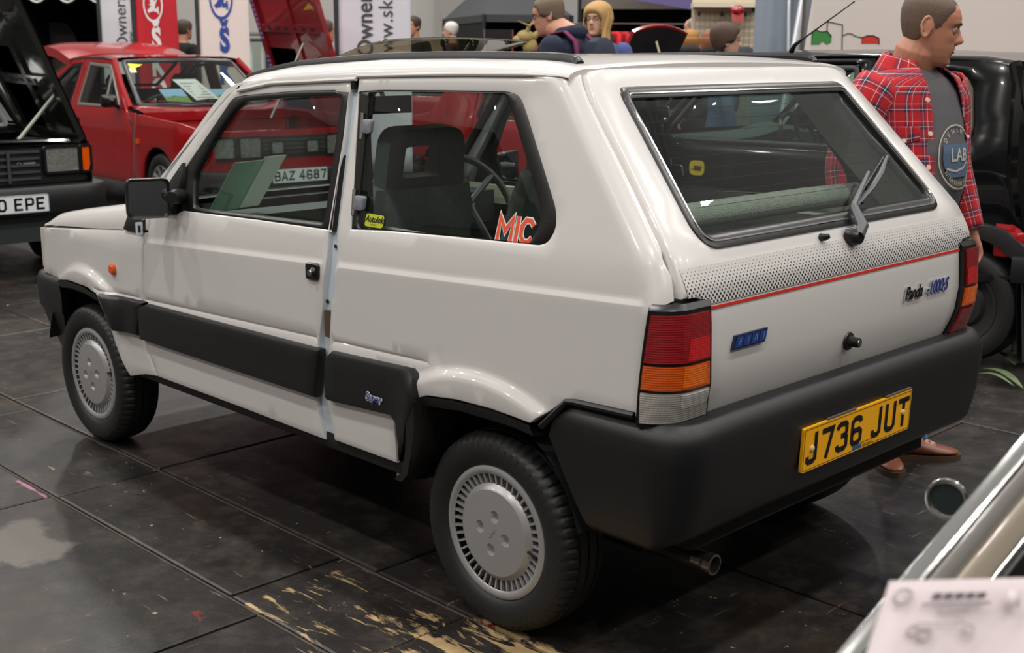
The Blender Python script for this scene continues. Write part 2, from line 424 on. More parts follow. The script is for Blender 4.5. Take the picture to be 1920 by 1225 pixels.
# outlines of the body panels, metres (x along the car, z up)
OUT = {
'door': [(1.643,0.849),(1.656,0.833),(1.667,0.759),(1.692,0.620),(1.705,0.459),(1.646,0.353),(1.132,0.353),(0.689,0.349),(0.716,0.473),(0.706,0.583),(0.680,0.616),(0.684,0.632),(0.661,0.734),(0.645,0.871),(0.648,0.954),(0.654,1.208),(0.666,1.326),(0.661,1.365),(0.689,1.363),(0.899,1.355),(1.082,1.345),(1.176,1.338),(1.248,1.328),(1.294,1.309),(1.356,1.258),(1.558,1.058),(1.595,1.016),(1.634,0.914)],
'dframe': [(0.668,1.334),(0.723,1.335),(0.737,1.339),(0.893,1.334),(1.074,1.321),(1.194,1.312),(1.240,1.306),(1.267,1.292),(1.340,1.213),(1.458,1.087),(1.511,1.034),(1.581,0.917),(1.472,0.923),(1.432,0.937),(1.011,0.950),(0.635,0.958)],
'dglass': [(1.193,1.290),(0.976,1.307),(0.726,1.321),(0.703,1.311),(0.683,0.975),(1.381,0.953),(1.410,1.055),(1.383,1.092),(1.320,1.181),(1.249,1.257)],
'wing': [(2.448,0.782),(1.793,0.841),(1.643,0.849),(1.656,0.833),(1.667,0.759),(1.692,0.620),(1.705,0.459),(1.650,0.353),(1.735,0.342),(1.830,0.319),(1.907,0.464),(1.996,0.597),(2.103,0.611),(2.228,0.612),(2.362,0.593),(2.503,0.606),(2.501,0.667),(2.483,0.760)],
'quarter_low': [(0.609,0.958),(0.598,0.881),(0.601,0.790),(0.617,0.774),(0.634,0.640),(0.660,0.474),(0.650,0.418),(0.641,0.359),(0.363,0.359),(0.360,0.487),(0.248,0.568),(0.194,0.589),(0.083,0.602),(-0.039,0.605),(-0.124,0.601),(-0.172,0.598),(-0.255,0.662),(-0.473,0.674),(-0.496,0.918),(-0.518,0.921),(-0.532,0.932),(-0.524,0.960),(-0.515,0.981),(-0.481,1.033),(-0.401,1.120),(-0.327,1.200),(-0.254,1.277),(-0.201,1.334),(-0.151,1.392),(-0.121,1.387),(0.076,1.388),(0.353,1.382),(0.637,1.373),(0.633,1.337)],
'qframe': [(0.631,1.337),(0.548,1.344),(0.281,1.350),(0.039,1.353),(-0.004,1.342),(-0.040,1.297),(-0.143,1.155),(-0.187,1.094),(-0.198,1.051),(-0.180,1.017),(-0.155,1.006),(0.121,0.995),(0.409,0.981),(0.556,0.969)],
'qglass': [(0.557,1.337),(0.300,1.344),(0.073,1.348),(0.043,1.333),(-0.125,1.102),(-0.138,1.058),(-0.116,1.010),(0.122,0.997),(0.409,0.982),(0.535,0.975),(0.581,1.329)],
'strip_door': [(1.690,0.596),(1.634,0.611),(0.657,0.627),(0.657,0.610),(0.693,0.479),(1.703,0.477)],
'strip_wing': [(1.946,0.603),(1.647,0.615),(1.673,0.589),(1.723,0.487),(1.863,0.483)],
'strip_q': [(0.604,0.631),(0.263,0.645),(0.236,0.628),(0.221,0.569),(0.329,0.375),(0.333,0.484),(0.352,0.500),(0.632,0.483),(0.644,0.492),(0.631,0.606)],
}
# ================================================================ the white hatchback
RC = .075
def zcr(x): return .897-.0475*x
def flare(x, z):
    f = 0
    if -.31 < x < .34 and z > .3:
        zf = .69-(1.08 if x > .03 else .85)*(x-.03)**2
        f = .022*sstep((zf-z)/.035)*sstep((.31-x)/.05)*sstep((x+.30)/.10)
    if 1.78 < x < 2.45:
        zf = .69-(1.6 if x > 2.13 else 1.2)*(x-2.13)**2
        f = max(f, .02*sstep((zf-z)/.035)*sstep((x-1.80)/.06)*sstep((2.43-x)/.05))
    return f
def ysd(x, z):
    w = lerp1(x, [-.5, 1.6, 2.1, 2.5], [.73, .73, .725, .705]); t = z-zcr(x)
    if t < 0:
        g = abs(z-(.667-.0335*(x-.263)))
        return w-lerp1(z, [.30, .45, .60], [.02, .008, 0])-(.005*(1-g/.007) if g < .007 and x > .16 else 0)
    return w-lerp1(t, [0, .011, .03, .085, .50, .60], [0, .009, .011, .020, .127, .16])
def xre(z): return lerp1(z, [.5, .65, .73, .80, .90, .95, 1.02, 1.371, 1.42], [-.51, -.527, -.552, -.556, -.55, -.54, -.507, -.185, -.13])
def side(x, z, off=0):
    Y = ysd(x, z)+flare(x, z); ax = xre(z)+RC-x
    if ax > 0: Y -= RC-math.sqrt(max(1e-6, RC*RC-min(ax, .0745)**2))
    k = sstep(ax/.06) if ax > 0 else 0
    return Vector((x+(-off*k*.7), Y+off*(1-.3*k), z))
def rear(y, z, off=0):
    X = xre(z); Yc = ysd(X+RC, z)-RC; ay = abs(y)-Yc
    if ay > 0: X += RC-math.sqrt(max(1e-6, RC*RC-min(ay, .072)**2))
    return Vector((X-off, y, z))
car = empty('hatchback_car', 'white three-door hatchback with black bumpers parked in the centre, rear towards us', 'car')
def both(fn, name, parent=None, **kw):
    """build the left part and its mirrored right twin"""
    r = []
    for s in (1, -1):
        mb = fn()
        if s < 0: mb.mirror_y()
        p = parent if not isinstance(parent, (list, tuple)) else parent[0 if s > 0 else 1]
        r.append(mb.build(name, p or car, **kw))
    return r
O = OUT
XL = [-.47+.03*k for k in range(97)]
CREASE = [[(x, zcr(x)+t) for x in XL] for t in (-.014, -.003, .0005, .011, .020)]+[[(x, .667-.0335*(x-.263)+t) for x in XL if x > .19] for t in (-.008, 0, .008)]
CORNER = [[(xre(z)+RC-d, z) for z in [.955+.022*k for k in range(20)]] for d in (-.05, -.025, -.006, .012, .026, .040, .052)]
FLARE = [[(x, .69-(1.08 if x > .03 else .85)*(x-.03)**2-t) for x in [-.25+.025*k for k in range(22)]] for t in (-.004, .003, .010, .017, .025, .033, .040)]
FLARE += [[(x, .69-(1.6 if x > 2.13 else 1.2)*(x-2.13)**2-t) for x in [1.83+.025*k for k in range(24)]] for t in (-.004, .003, .010, .017, .025, .033, .040)]
dfr = O['dframe']; O['qframe'] = qfr = rounded(O['qframe'], [.006]+[.05]*12+[.006]); O['qglass'] = rounded(O['qglass'], .045); O['dglass'] = rounded(O['dglass'], [.02, .02, .015, .015, .015, .015, .02, .02, .02, .02])
# ---- doors
doors = both(lambda: panel(O['door'], [inset(dfr, .004)], side, WHITE, thick=.03, medge=JAMB, extra=CREASE), 'door')
both(lambda: panel(dfr, [O['dglass']], lambda a, b, o: side(a, b, o-.002), BLK, thick=.02, bev=.006), 'window_frame', doors)
both(lambda: panel(O['dglass'], [], lambda a, b, o: side(a, b, o-.012), GLASS, thick=.004, bev=.001, step=.15), 'window_glass', doors)
sd = lambda a, b, o: side(a, b, o+.024)
both(lambda: panel(O['strip_door'], [], sd, BLKP, thick=.03, bev=.012), 'rub_strip', doors)
def handle():
    mb = panel(rounded([(.665, .868), (.725, .866), (.725, .818), (.667, .82)], .012), [], lambda a, b, o: side(a, b, o+.008), BLK, thick=.01, bev=.003, step=.02)
    mb.lathe([(0, .012), (.009, .012), (.010, .008), (.013, .004), (.016, 0)], BLK, 'y', (.688, .737, .842), 16)
    mb.lathe([(0, .0035), (.0075, .003), (.0082, 0)], STEEL, 'y', (.688, .749, .842), 14)
    return mb
both(handle, 'door_handle', doors)
def dinner():
    mb = MB(); P = lambda x, z: (x, ysd(x, z)-.045, z)
    mb.grid([[P(x, z) for z in (.38, .6, .8, .93)] for x in (.72, 1.1, 1.45, 1.62)], TRIMD)
    mb.box((1.1, .655, .78), (.5, .06, .07), SEATD); mb.box((1.15, .652, .895), (.86, .03, .07), mat('cream_side_trim', 'b6b6a4', .8))
    return mb
both(dinner, 'door_card', doors)
# door mirror corner trim, arm and mirror
def mirror():
    mb = MB()
    tri = [(1.585, .925), (1.47, .928), (1.455, 1.04), (1.468, 1.09), (1.52, 1.035), (1.585, .955)]
    panel(tri, [], lambda a, b, o: side(a, b, o+.016), BLKP, thick=.02, bev=.006, step=.03, mb=mb)
    mb.tube([(1.45, .70, .985), (1.42, .735, .99), (1.40, .76, .99)], [.026, .024, .019], BLKP, 12)
    return mb
mm = both(mirror, 'mirror_bracket', doors)
def mhouse():
    mb = MB(); M = Matrix.Translation((1.475, .80, .985)) @ Matrix.Rotation(math.radians(-20), 4, 'Z')
    outl = rounded([(-.066, -.062), (.066, -.062), (.066, .062), (-.066, .062)], .022)
    rows = []
    for (k, x) in ((.93, -.012), (1.0, -.014), (1.03, -.008), (1.03, .012), (.92, .035), (.62, .05), (0.05, .053)):
        rows.append([M @ Vector((x, a*k, b*k)) for a, b in outl])
    mb.grid(rows, BLK, cv=True); mb.grid([rows[0], [M @ Vector((-.004, a*.86, b*.86)) for a, b in outl]], BLK, cv=True)
    mb.tube([M @ Vector((.02, -.06, 0)), (1.41, .745, .99)], [.02, .018], BLKP, 10)
    return mb
mh = both(mhouse, 'mirror_housing', doors)
def mglass():
    M = Matrix.Translation((1.475, .80, .985)) @ Matrix.Rotation(math.radians(-20), 4, 'Z')
    outl = rounded([(-.058, -.054), (.058, -.054), (.058, .054), (-.058, .054)], .018)
    mb = MB(); mb.add([M @ Vector((-.006, a, b)) for a, b in outl], [list(range(len(outl)))], MIRROR); return mb
both(mglass, 'mirror_glass', doors)
# ---- front wings, rear quarters
both(lambda: panel(O['wing'], [], side, WHITE, thick=.02, step=.03, extra=CREASE[5:]+FLARE), 'wing')
Q = both(lambda: panel(O['quarter_low'], [inset(qfr, .004)], side, WHITE, thick=.02, step=.03, extra=CREASE+FLARE+CORNER), 'rear_quarter')
both(lambda: panel(qfr, [O['qglass']], lambda a, b, o: side(a, b, o-.002), BLK, thick=.02, bev=.007), 'window_seal', Q)
both(lambda: panel(O['qglass'], [], lambda a, b, o: side(a, b, o-.006), GLASS, thick=.004, bev=.001, step=.15), 'window_glass', Q)
both(lambda: panel(O['strip_q'], [], sd, BLKP, thick=.03, bev=.012), 'rub_strip', Q)
both(lambda: panel(O['strip_wing'], [], sd, BLKP, thick=.03, bev=.012), 'rub_strip')
def qhinge(z, x):
    mb = MB(); panel(rounded([(x-.03, z-.019), (x+.012, z-.019), (x+.012, z+.019), (x-.03, z+.019)], .008), [], lambda a, b, o: side(a, b, o+.01), TRIMG, thick=.012, bev=.003, step=.03, mb=mb)
    return mb.tube([(x+.02, ysd(x, z)+.004, z-.035), (x+.02, ysd(x, z+.03)+.004, z+.035)], .006, CHROME, 6)
TRIMG = mat('grey_hinge_cap', '6d6f78', .4)
both(lambda: qhinge(1.245, .565), 'window_hinge', Q); both(lambda: qhinge(1.045, .54), 'window_hinge', Q)
# B-pillar jamb seen in the gap behind the door, with striker and plug holes
def jamb():
    mb = MB(); rows = []
    for z in (.37, .45, .50, .60, .64, .72, .80, .88, .96, 1.1, 1.25, 1.345, 1.37):
        a = lerp1(z, [.37, .6, .87, .96, 1.33, 1.37], [.72, .735, .70, .70, .70, .69]); b = lerp1(z, [.37, .45, .6, .75, .9, .96, 1.33, 1.37], [.60, .60, .57, .57, .57, .585, .61, .61])
        rows.append([side(a, z, -.05), side(a-.02, z, -.014), side((a+b)/2, z, -.017), side(b+.02, z, -.020), side(b, z, -.03)])
    mb.grid(rows, JAMB); return mb
J = both(jamb, 'door_pillar')
for x, z, r in ((.627, .918, .006), (.652, .762, .006), (.652, .43, .011), (.641, .39, .005)):
    both(lambda: MB().lathe([(0, .003), (r*.8, .003), (r, 0)], BLK, 'y', side(x, z, -.014), 12), 'grommet', J)
both(lambda: MB().box(side(.655, 1.352, -.008), (.02, .02, .024), BLK), 'seal_end', J)
both(lambda: MB().box(side(.640, .70, -.010), (.03, .014, .075), mat('worn_brass_striker', '6a5646', .5, metal=.5)), 'door_striker', J)
# ---- A pillar and roof
def apil():
    f = [(1.745, .905), (1.70, .945), (1.64, 1.016), (1.45, 1.178), (1.30, 1.298), (1.235, 1.345), (1.16, 1.36)]
    b = [(1.16, 1.346), (1.20, 1.342), (1.25, 1.335), (1.298, 1.316), (1.36, 1.265), (1.562, 1.065), (1.60, 1.022), (1.637, .93), (1.647, .855), (1.745, .848)]
    return panel(f+b, [], side, WHITE, thick=.03, bev=.008)
both(apil, 'windscreen_pillar')
GX = [-.2, -.12, .076, .35, .64, 1.053, 1.226, 1.30]; GZ = [1.378, 1.388, 1.389, 1.383, 1.374, 1.354, 1.328, 1.30]
def zg(x): return lerp1(x, GX, GZ)
def zt(x): return lerp1(x, [-.16, -.13, -.06, .0, .3, .63, 1.02, 1.2, 1.3], [1.413, 1.424, 1.434, 1.437, 1.4395, 1.434, 1.412, 1.388, 1.365])
def zroof(x, y):
    y = abs(y); c = zt(x)-.0125*(y/.52)**2
    if y > .52:
        t = min(1, (y-.52)/.085); c = zg(x)+(zt(x)-.0125-zg(x))*math.sqrt(max(0, 1-t*t))
    return c
def roof():
    mb = MB(); ys = [-.605, -.6035, -.599, -.592, -.58, -.565, -.545, -.52, -.49, -.4, -.325, -.3, -.2, -.1, 0]; ys = ys+[-y for y in ys[-2::-1]]
    xs = [-.145, -.13, -.11, -.08, -.04, 0, .1, .25, .4, .6, .85, .872, 1.0, 1.1, 1.17, 1.2, 1.23]
    rows = []
    for x in xs:
        rows.append([Vector((x+(.05*(1-(y/.6)**2) if x > 1.1 else 0)*(x-1.1)/.13, y, zroof(x, y))) for y in ys])
    a0, a1 = ys.index(-.325), ys.index(.325); i0, i1 = xs.index(.872), xs.index(1.2)
    mb.grid(rows[:i0+1], WHITE); mb.grid(rows[i1:], WHITE); mb.grid([r[:a0+1] for r in rows[i0:i1+1]], WHITE); mb.grid([r[a1:] for r in rows[i0:i1+1]], WHITE)
    # rear lip dropping behind the tailgate seam, drip channel along both sides
    mb.grid([rows[0], [q+Vector((.0, 0, -.03)) for q in rows[0]]], WHITE)
    hl = mat('headlining', '9d9c98', .9)
    mb.grid([[q-Vector((0, 0, .025)) for q in r[3:-3]] for r in rows[:i0+1]], hl); mb.grid([[q-Vector((0, 0, .025)) for q in r[3:-3]] for r in rows[i1:]], hl)
    return mb
roofo = roof().build('roof', car)
def drip():
    mb = MB(); pts = [(x, (ysd(x, zg(x))+.003), zg(x)+.002) for x in (-.08, 0, .2, .4, .6, .64)]
    mb.tube(pts, [.002]+[.005]*5, WHITE, 8)
    pts = [(x, (ysd(x, zg(x)-.012)+.004), zg(x)-.006) for x in (.64, .85, 1.05, 1.15, 1.226)]
    mb.tube(pts, .0055, WHITE, 8)
    return mb
both(drip, 'drip_channel', roofo)
def rail():
    mb = MB(); xs = [-.098, -.092, -.08, -.05, 0, .2, .4, .65, .9, 1.05, 1.15, 1.25, 1.31]; rows = []
    for i, x in enumerate(xs):
        k = [.35, .8, 1][i] if i < 3 else 1; z = zroof(x, .515)
        rows.append([(x, .515+a, z+b*k) for a, b in ((-.014, -.012), (-.014, .010), (-.008, .018), (.008, .016), (.014, .002), (.016, -.012))])
    mb.grid(rows, BLK); mb.cap(rows[0], BLK); return mb
both(rail, 'roof_rail', roofo)
# glass sun roof standing open, on its catch
def sunglass():
    c = rounded([(1.19, -.315), (1.19, .315), (.87, .325), (.87, -.325)], [.03, .03, .07, .07]); mb = MB()
    def P(a, b, o):
        t = (1.19-a)/.32; return Vector((a, b, 1.412+.075*t-.01*(b/.32)**2+.008*math.sin(PI*t)+o))
    return panel(c, [], P, GLASSB, thick=.005, bev=.0015, step=.08, mb=mb, medge=mat('glass_edge', '6d7062', .2))
SG = sunglass().build('sunroof_glass', roofo)
mb = MB()
for y in (-.045, .045):
    mb.tube([(.90, y*1.3, 1.468), (.905, y*1.1, 1.455), (.91, y*.8, 1.435), (.915, y*.75, 1.418)], .006, BLK, 6)
    mb.lathe([(0, .004), (.012, .004), (.012, -.004), (0, -.004)], BLK, 'y', (.898, y*1.3, 1.468), 12)
mb.tube([(.912, -.036, 1.424), (.912, .036, 1.424)], .007, BLK, 6)
mb.build('sunroof_catch', roofo)
mb = MB(); op = rounded([(1.2, -.33), (1.2, .33), (.86, .33), (.86, -.33)], .04); inn = inset(op, .02)
mb.grid([[(a, b, zroof(a, b)+.001) for a, b in op], [(a, b, zroof(a, b)+.008) for a, b in inset(op, .006)], [(a, b, zroof(a, b)+.002) for a, b in inn]], BLK, cv=True)
mb.grid([[(a, b, zroof(a, b)+.002) for a, b in inn], [(a, b, zroof(a, b)-.035) for a, b in inn]], BLK, cv=True)
mb.build('sunroof_seal', roofo)
# ---- windscreen and bonnet
def ws(u, t, o=0):
    return Vector((lerp1(t, [0, 1], [1.665, 1.245])+.07*(1-u*u)+o*.7, u*lerp1(t, [0, 1], [.668, .588]), lerp1(t, [0, 1], [.93, 1.35])+.022*(1-u*u)*t+o*.7))
wso = rounded([(-.985, .0), (.985, 0), (.985, .985), (-.985, .985)], .06)
W = panel(wso, [inset(wso, .05)], ws, BLK, thick=.012, bev=.006, step=.12).build('windscreen_seal', car)
panel(inset(wso, .045), [], lambda a, b, o: ws(a, b, o-.004), CLEAR, thick=.004, bev=.001, step=.2).build('windscreen_glass', W)
def bon(x, y, o=0):
    zl = lerp1(x, [1.70, 2.47], [.847, .783]); zh = lerp1(x, [1.70, 2.2, 2.40, 2.47], [.945, .872, .838, .80]); e = lerp1(x, [1.70, 2.1, 2.47], [.712, .712, .70]); d = e-abs(y)
    k = min(1, max(0, d)/.05); zz = zl+.004+(zh-zl-.004)*math.sqrt(max(0, 1-(1-k)**2)); zz += .012*(1-(y/.7)**2)
    return Vector((x, y, zz+o))
mb = MB(); ys = [-.712, -.7115, -.709, -.704, -.696, -.682, -.662, -.6, -.45, -.3, -.15, 0]; ys = ys+[-y for y in ys[-2::-1]]
mb.grid([[bon(x, y*lerp1(x, [1.7, 2.1, 2.47], [1, 1, .983])) for y in ys] for x in (1.745, 1.79, 1.9, 2.0, 2.1, 2.2, 2.3, 2.38, 2.42, 2.45, 2.465, 2.475)], WHITE)
mb.grid([[bon(2.475, y*.983) for y in ys], [bon(2.478, y*.983)-Vector((0, 0, .02)) for y in ys]], WHITE)
mb.build('bonnet', car)
def cowl():
    mb = MB(); pr = [(1.80, .845), (1.775, .895), (1.70, .905), (1.665, .89), (1.66, .855), (1.675, .842)]
    panel(pr, [], lambda a, b, o: side(a, b, o+.012), BLKP, thick=.14, bev=.006, step=.05, mb=mb)
    mb.box((1.668, .735, .862), (.012, .02, .04), JAMB); mb.box((1.662, .738, .862), (.004, .008, .022), BLK)
    return mb
both(cowl, 'cowl_end')
mb = MB(); mb.box((1.71, 0, .895), (.12, 1.30, .06), BLKP); mb.build('cowl_panel', car)
# ---- front end
mb = MB(); mb.box((2.47, 0, .70), (.04, 1.39, .16), WHITE); mb.build('front_panel', car)
mb = MB(); mb.box((2.495, 0, .70), (.03, .84, .13), BLKP)
for i in range(7): mb.box((2.515, 0, .645+i*.018), (.012, .82, .007), BLKP)
mb.build('grille', car)
def hl_():
    mb = MB(); mb.box((2.492, .555, .70), (.03, .24, .15), BLKP); mb.box((2.51, .555, .70), (.02, .20, .125), CLRL); mb.box((2.50, .685, .70), (.03, .03, .15), NOSEL); return mb
both(hl_, 'headlamp')
def loft_bumper(path, sec, m, endshift=None):
    """path: (x,y,nx,ny) ; sec: (outward, z)"""
    mb = MB(); rows = []
    for i, (x, y, nx, ny) in enumerate(path):
        r = []
        for k, (o, z) in enumerate(sec(i)):
            dx = endshift(i, z) if endshift else 0
            r.append(Vector((x+nx*o+dx, y+ny*o, z)))
        rows.append(r)
    mb.grid(rows, m); mb.cap(rows[0], m); mb.cap(rows[-1], m, True)
    return mb
# rear bumper
arc = [(-.505-.10*math.sin(a), .640+.10*math.cos(a), -math.sin(a), math.cos(a)) for a in [k*PI/16 for k in range(1, 8)]]
left = [(-.28, .74, 0, 1), (-.345, .74, 0, 1), (-.42, .74, 0, 1), (-.505, .74, 0, 1)]+arc+[(-.605, .64, -1, 0), (-.603, .55, -1, 0), (-.600, .30, -1, 0)]
pathr = left+[(x, -y, nx, -ny) for x, y, nx, ny in reversed(left)]
SEC = [(-.085, .655), (-.07, .664), (-.032, .667), (-.022, .664), (-.004, .640), (.003, .622), (.002, .58), (-.004, .50), (-.012, .43), (-.022, .385), (-.035, .368), (-.09, .362)]
BR = loft_bumper(pathr, lambda i: [(o, z+(.03*max(0, -pathr[i][2]) if z < .45 else 0)) for o, z in SEC], BLKP, lambda i, z: 0 if 0 < i < len(pathr)-1 else lerp1(z, [.36, .60, .662], [-.055, .065, -.005])).build('rear_bumper', car, ang=50)
def bumpertop():
    mb = MB()
    P = [(-.212, .600), (-.272, .668), (-.30, .672), (-.47, .678)]
    mb.tube([side(x, z, .004) for x, z in P], .008, BLK, 8); return mb
both(bumpertop, 'bumper_edge', BR)
# number plate
fr = frame((-.6065, .012, .522), (0, -1, 0), (-.03, 0, 1))
mb = MB(); pl = rounded([(-.26, -.0555), (.26, -.0555), (.26, .0555), (-.26, .0555)], .006)
mb.prism(pl, fr, -.006, .002, YEL)
L = inset(pl, .0045); mb.ribbon(L, .0015, fr, BLKI, .0026, closed=True)
w = plate_text(MB(), 'J736 JUT', fr, 0, .079, BLKI, .003, sx=1.14)-.011
plate_text(mb, 'J736 JUT', fr, -w/2, .079, BLKI, .003, sx=1.14)
mb.prism([(-.03, -.051), (.012, -.051), (.016, -.041), (-.026, -.041)], fr, .002, .0028, mat('dealer_blue', '2c5a9a', .4))
mb.ribbon([(.0, -.0385), (.075, -.0385)], .0015, fr, BLKI, .0028); mb.ribbon([(.02, -.046), (.07, -.046)], .003, fr, mat('faded_print', '8a6a20', .5), .0028)
for x in (-.09, .19):
    mb.box(fr[0]+fr[1]*x+fr[2]*.0585-fr[3]*.001, (.006, .13, .004), mat('grey_plate_tab', '5f5c55', .5))
mb.build('number_plate', BR)
mb = MB()
for x in (-.222, .218):
    q = fr[0]+fr[1]*x
    mb.tube([q, q+fr[3]*.006, q+fr[3]*.008], [.008, .0075, .003], mat('cream_screw_cap', 'd8c79a', .4), 12)
mb.build('plate_screw', BR)
# front bumper
arc = [(2.52+.13*math.sin(a), .585+.13*math.cos(a), math.sin(a), math.cos(a)) for a in [k*PI/14 for k in range(1, 7)]]
leftf = [(2.35, .728, 0, 1), (2.44, .726, 0, 1), (2.52, .72, 0, 1)]+arc+[(2.66, .55, 1, 0), (2.68, .3, 1, 0)]
pathf = leftf+[(x, -y, nx, -ny) for x, y, nx, ny in reversed(leftf)]
SECF = [(-.06, .60), (-.03, .605), (-.01, .596), (0, .575), (0, .52), (-.004, .47), (-.012, .46), (-.03, .40), (-.06, .33), (-.07, .30), (-.12, .295)]
loft_bumper(pathf, lambda i: SECF, BLKP, lambda i, z: 0 if 0 < i < len(pathf)-1 else lerp1(z, [.3, .5, .6], [.07, -.04, -.02])).build('front_bumper', car, ang=50)
# ---- tail lamps wrapped round the corners
def plan(t, z, o):
    """walk round the corner: t metres from the lamp's side edge"""
    X = xre(z); Y = ysd(X+RC, z); x0 = lerp1(z, [.657, .918], [-.473, -.496])-.002
    xc, yc = X+RC, Y-RC; r = RC
    a0 = math.asin(max(0, min(1, (xc-x0)/r))); L1 = (PI/2-a0)*r+max(0, x0-xc)
    if x0 > xc:
        if t < x0-xc: return Vector((x0-t, Y+o, z))
        t -= x0-xc; a0 = 0; L1 = PI/2*r
    if t < L1:
        a = a0+t/r; return Vector((xc-(r+o)*math.sin(a), yc+(r+o)*math.cos(a), z))
    return Vector((X-o, yc-(t-L1), z))
def tlen(z):
    X = xre(z); Y = ysd(X+RC, z); x0 = lerp1(z, [.657, .918], [-.473, -.496]); yi = lerp1(z, [.657, .70, .80, .91], [.566, .583, .596, .593])
    xc = X+RC; a0 = math.asin(max(0, min(1, (xc-x0)/RC))); return max(0, x0-xc)+(PI/2-a0)*RC+(Y-RC-yi)
def lampblock(z0, z1, t0, t1, o0, o1, m, n=18, zs=6):
    mb = MB(); rows = []
    zz = [z0+(z1-z0)*k/zs for k in range(zs+1)]
    for z in [zz[0]]+zz+[zz[-1]]:
        rows.append([])
        T = tlen(z)
        for k in range(n+1): rows[-1].append(plan(t0+(T-t1-t0)*k/n, z, o1))
        rows[-1] = [plan(t0, z, o0)]+rows[-1]+[plan(T-t1, z, o0)]
    for r in (0, -1):
        z = zz[0] if r == 0 else zz[-1]; T = tlen(z)
        rows[r] = [plan(t0, z, o0)]+[plan(t0+(T-t1-t0)*k/n, z, o0) for k in range(n+1)]+[plan(T-t1, z, o0)]
    return mb.grid(rows, m)
def lampcase():
    mb = lampblock(.655, .914, 0, 0, -.03, .010, BLK)
    # sloped cap above
    T = tlen(.914); n = 14
    mb.grid([[plan(T*k/n, .914, .010) for k in range(n+1)], [plan(T*k/n, .926, .002) for k in range(n+1)], [plan(T*k/n, .928, -.03) for k in range(n+1)]], BLK)
    return mb
lamps = both(lampcase, 'tail_lamp', ang=40)
def ribbed(name, col, rgh):
    m = mat(name, col, rgh, coat=.8, spec=.6); nt = m.node_tree; b = nt.nodes['Principled BSDF']
    tc = nt.nodes.new('ShaderNodeTexCoord'); w = nt.nodes.new('ShaderNodeTexWave'); w.inputs['Scale'].default_value = 60; w.bands_direction = 'Z'
    w2 = nt.nodes.new('ShaderNodeTexWave'); w2.inputs['Scale'].default_value = 60; w2.bands_direction = 'Y'
    ad = nt.nodes.new('ShaderNodeMath'); nt.links.new(tc.outputs['Object'], w.inputs[0]); nt.links.new(tc.outputs['Object'], w2.inputs[0])
    nt.links.new(w.outputs['Fac'], ad.inputs[0]); nt.links.new(w2.outputs['Fac'], ad.inputs[1])
    bp = nt.nodes.new('ShaderNodeBump'); bp.inputs['Strength'].default_value = .25; bp.inputs['Distance'].default_value = .003
    nt.links.new(ad.outputs[0], bp.inputs['Height']); nt.links.new(bp.outputs['Normal'], b.inputs['Normal']); return m
REDR = ribbed('ribbed_dark_red_lens', '8e1018', .2); REDB = ribbed('ribbed_bright_red_lens', 'c4141a', .2); AMBR = ribbed('ribbed_amber_lens', 'd85812', .2); CLRR = ribbed('ribbed_clear_lens', 'b4b0aa', .25)
AMBB = ribbed('ribbed_bright_amber_lens', 'f0700f', .2); CLRB = ribbed('ribbed_pale_lens', 'd2cfca', .25)
both(lambda: lampblock(.803, .905, .008, .012, .0, .015, REDR), 'red_lens', lamps)
both(lambda: lampblock(.806, .852, .090, .014, .0, .0165, REDB), 'brake_lens', lamps)
both(lambda: lampblock(.743, .795, .008, .012, .0, .015, AMBR), 'amber_lens', lamps)
both(lambda: lampblock(.748, .792, .085, .025, .0, .016, AMBB), 'bulb_zone', lamps)
lampblock(.666, .735, .008, .012, .0, .015, CLRR).build('clear_lens', lamps[0]); lampblock(.700, .732, .085, .016, .0, .016, CLRB).build('reversing_zone', lamps[0])
lampblock(.666, .735, .008, .012, .0, .015, REDR).mirror_y().build('fog_lens', lamps[1])
# ---- tailgate
edge = [(1.404, .50), (1.399, .535), (1.388, .558), (1.334, .583), (1.277, .598), (1.2, .615), (1.12, .635), (1.033, .657), (.98, .664), (.95, .668), (.934, .668), (.932, .63), (.925, .605), (.91, .588), (.80, .592), (.70, .579), (.655, .560), (.647, .545)]
left = [(y, z) for z, y in edge]; tg = left+[(0, .645)]+[(-y, z) for y, z in reversed(left)]+[(-.3, 1.412), (0, 1.415), (.3, 1.412)]
wo = rounded([(.494, 1.366), (-.494, 1.366), (-.562, 1.020), (.562, 1.020)], [.035, .035, .07, .07], 7)
TG = panel(tg, [inset(wo, .01)], rear, WHITE, thick=.03, bev=.006, step=.05).build('tailgate', car)
panel(wo, [inset(wo, .03)], lambda a, b, o: rear(a, b, o+.008), BLK, thick=.025, bev=.011, step=.05).build('rear_window_seal', TG)
def trimline():
    mb = MB(); l = resample(inset(wo, .017), .04); mb.tube([rear(a, b, .0085) for a, b in l], .0032, CHROME, 6, closed=True); return mb
trimline().build('chrome_seal_strip', TG)
panel(inset(wo, .026), [], lambda a, b, o: rear(a, b, o-.002), GLASSD, thick=.004, bev=.001, step=.15).build('rear_window_glass', TG)
mb = MB()
for k in range(12):
    z = 1.05+k*.026; hw = lerp1(z, [1.02, 1.366], [.50, .43]); mb.tube([rear(hw-2*hw*j/8, z, -.004) for j in range(9)], .0007, mat('heater_line', '4a3320', .6), 4)
tag(mb.build('heater_lines', TG), kind='stuff')
